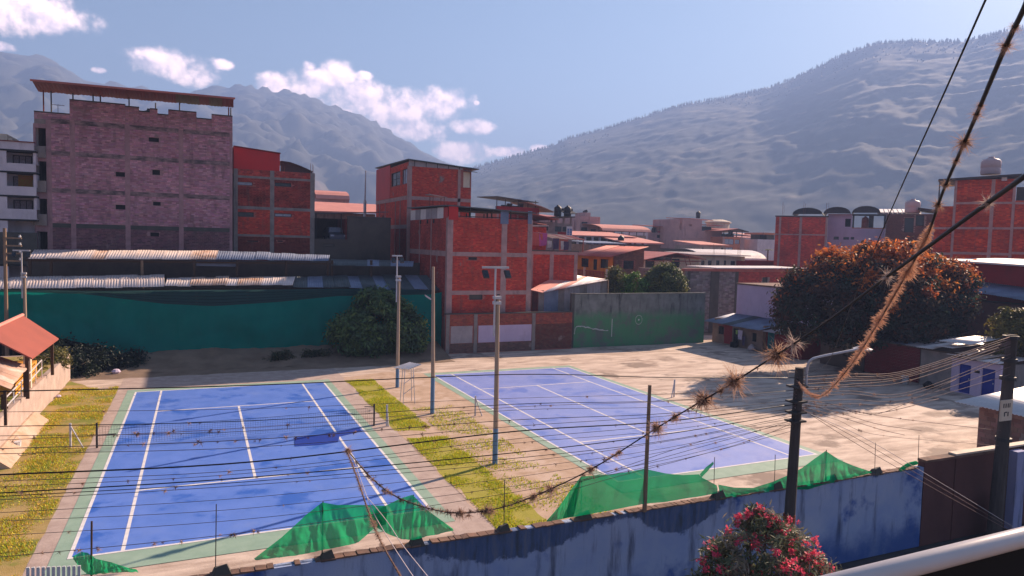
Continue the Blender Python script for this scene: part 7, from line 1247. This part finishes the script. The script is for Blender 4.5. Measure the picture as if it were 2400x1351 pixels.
# furry growth along two cables: one mass
def fuzz(label, pts_, s0, s1, n, L0, L1, m):
    b = MB()
    for i in range(n):
        s = random.uniform(s0, s1); p = along(pts_, s); q = along(pts_, min(1, s+.01)); z = (q-p).normalized(); x = z.orthogonal().normalized(); a = random.uniform(0, 2*PI); d = (x*math.cos(a)+z.cross(x)*math.sin(a)+z*random.uniform(-.5, .5)).normalized(); l = (L0+(L1-L0)*math.sin(PI*(s-s0)/(s1-s0)))*random.choice([.35, .5, .7, .8, 1.0, 1.15])*random.uniform(.8, 1.1)*max(.25, 1+1.1*mnoise.noise(p*2.6)); w = d.orthogonal().normalized()*l*.055
        b.add([p-w, p+w, p+d*l*.6+w*.8, p+d*l+Vector((0, 0, -l*.1)), p+d*l*.6-w*.8], [(0, 1, 2, 3, 4)])
    tag(b.build('cable_growth', m), label, 'growth', kind='stuff')
fuzz('orange furry growth covering the long cable to the balcony', PF, .42, .985, 10000, .04, .08, 'fuzz_orange'); fuzz('brown furry growth covering the dropping cable', PD, .0, .85, 2200, .04, .05, 'airplant'); fuzz('brown ragged growth on the low sag of the thick cable', PT, .74, .97, 1500, .03, .085, 'airplant')

# ------------------------------------------------------------------ oleander on the street
q = np.array(AD(1790, 1290, 13.0)); base = (q[0], q[1], 0); t = thing('oleander', 'oleander bush with pink red blossoms in front of the blue wall', 'shrub', base)
OL = []
for px, py, rx, rz in ((1790, 1300, 105, 75), (1720, 1330, 75, 60), (1850, 1320, 85, 70), (1775, 1230, 50, 35), (1900, 1345, 45, 45), (1690, 1370, 60, 40), (1800, 1370, 110, 60)): c_ = AD(px, py, 13.0); OL.append(((c_.x, c_.y, c_.z), (rx/FPX*13, rx/FPX*13, rz/FPX*13)))
b = MB()
for k in range(9):
    c_, r_ = random.choice(OL); tip = Vector(c_)+Vector([random.uniform(-.5, .5)*r_[i] for i in range(3)]); b.tube(catmull([Vector(base)+Vector((random.uniform(-.15, .15), random.uniform(-.15, .15), 0)), Vector(base).lerp(tip, .5)+Vector((0, 0, .3)), tip], 5), [.05*(1-.8*i/11) for i in range(11)], 6)
b.build('stems', 'bark', t, smooth=True)
crown('foliage', t, OL, 260, 9500, .033, [(.13, .15, .085), (.18, .18, .12), (.24, .21, .16), (.09, .11, .06)], spread=.085, shell=(.6, 1.05), long=2.6, noise_cut=-1)
pet = []
for v in range(4):
    b = MB()
    for f in range(9):
        c_ = Vector(rng.normal(size=3))*.035
        for k in range(5):
            a = 2*PI*k/5+f; u_ = Vector((math.cos(a), math.sin(a), .4)); u_.rotate(Vector(rng.normal(size=3)).to_track_quat('Z', 'Y') if k == -1 else Vector((math.sin(f*2.1), math.cos(f*1.7), .6)).to_track_quat('Z', 'Y')); s_ = u_.orthogonal().normalized(); b.add([c_, c_+u_*.018+s_*.012, c_+u_*.03, c_+u_*.018-s_*.012], [(0, 1, 2, 3)])
    me = bpy.data.meshes.new('blossom'); me.from_pydata([tuple(x) for x in b.v], [], b.f); me.materials.append(MATS['petal']); pet.append(me)
k = 0
while k < 125:
    c_, r_ = OL[rng.integers(len(OL))]; d = rng.normal(size=3); d /= np.linalg.norm(d)
    if d@_f > .25: continue
    p = Vector(np.array(c_)+d*np.array(r_)*rng.uniform(.9, 1.1)); o = bpy.data.objects.new('blossom', pet[k % 4]); COL.objects.link(o); o.parent = t; o.location = p-Vector(base); s_ = random.uniform(1.0, 2.0); o.scale = (s_,)*3; o.rotation_euler = (random.uniform(0, 3), random.uniform(0, 3), random.uniform(0, 3)); k += 1

# ------------------------------------------------------------------ balcony rail in the foreground
zr = 8.865; P0, P1 = AG(2050, 1348, zr), AG(2400, 1259, zr); d = (P1-P0).normalized(); R0 = P0-d*1.2; R1 = P1+d*2.0
t = thing('balcony', 'white tubular balcony rail over black cloth at the bottom right', 'balcony', tuple(P0))
part('rail', 'rail_white', t, lambda b: b.cyl(R0, R1, .0225, n=24), smooth=True); nb = Vector((d.y, -d.x, 0))
if nb.dot(Vector(CAM)-P0) < 0: nb = -nb
b = MB(); ribbon(b, [R0+Vector((0, 0, -.018))+nb*.006, R1+Vector((0, 0, -.018))+nb*.006], [R0+Vector((0, 0, -1.0))+nb*.02, R1+Vector((0, 0, -1.0))+nb*.02], 60, 8, nb, .012, 4, 14); b.build('cloth', 'cloth_black', t, smooth=True)  # plain black panel hung below the rail
part('floor_slab', 'slab_ochre', t, lambda b: b.slab(R0+Vector((0, 0, -1.0)), R1+Vector((0, 0, -1.0)), R1+nb*1.6+Vector((0, 0, -1.0)), R0+nb*1.6+Vector((0, 0, -1.0)), .15))
part('lower_rail', 'slab_ochre', t, lambda b: b.cyl(R0+nb*.10+Vector((0, 0, -.13)), R1+nb*.10+Vector((0, 0, -.13)), .014, n=10))
for k in range(4): q = R0.lerp(R1, (k+.5)/4); part('post', 'cloth_black', t, lambda b: b.cyl(q+Vector((0, 0, -1.0))-nb*.01, q+Vector((0, 0, -.015))-nb*.01, .012, n=8))

# ------------------------------------------------------------------ haze: one closed box of even, thin air round everything
def haze(density=6.4e-4):
    b = MB(); b.box(-2900, 2900, -2900, 2900, -3.0, max(p[2] for p in TOPS)+12); o = b.build('haze', MATS['chalk']); o['kind'] = 'stuff'; o['label'] = 'pale valley haze'
    m = bpy.data.materials.new('haze_air'); m.use_nodes = True; t = m.node_tree; t.nodes.clear(); out = N(t, 'ShaderNodeOutputMaterial'); v = N(t, 'ShaderNodeVolumePrincipled')
    v.inputs['Color'].default_value = (.30, .45, .87, 1); v.inputs['Density'].default_value = density; v.inputs['Anisotropy'].default_value = 0.15; t.links.new(v.outputs[0], out.inputs['Volume']); o.data.materials.clear(); o.data.materials.append(m); o.display_type = 'WIRE'
haze()
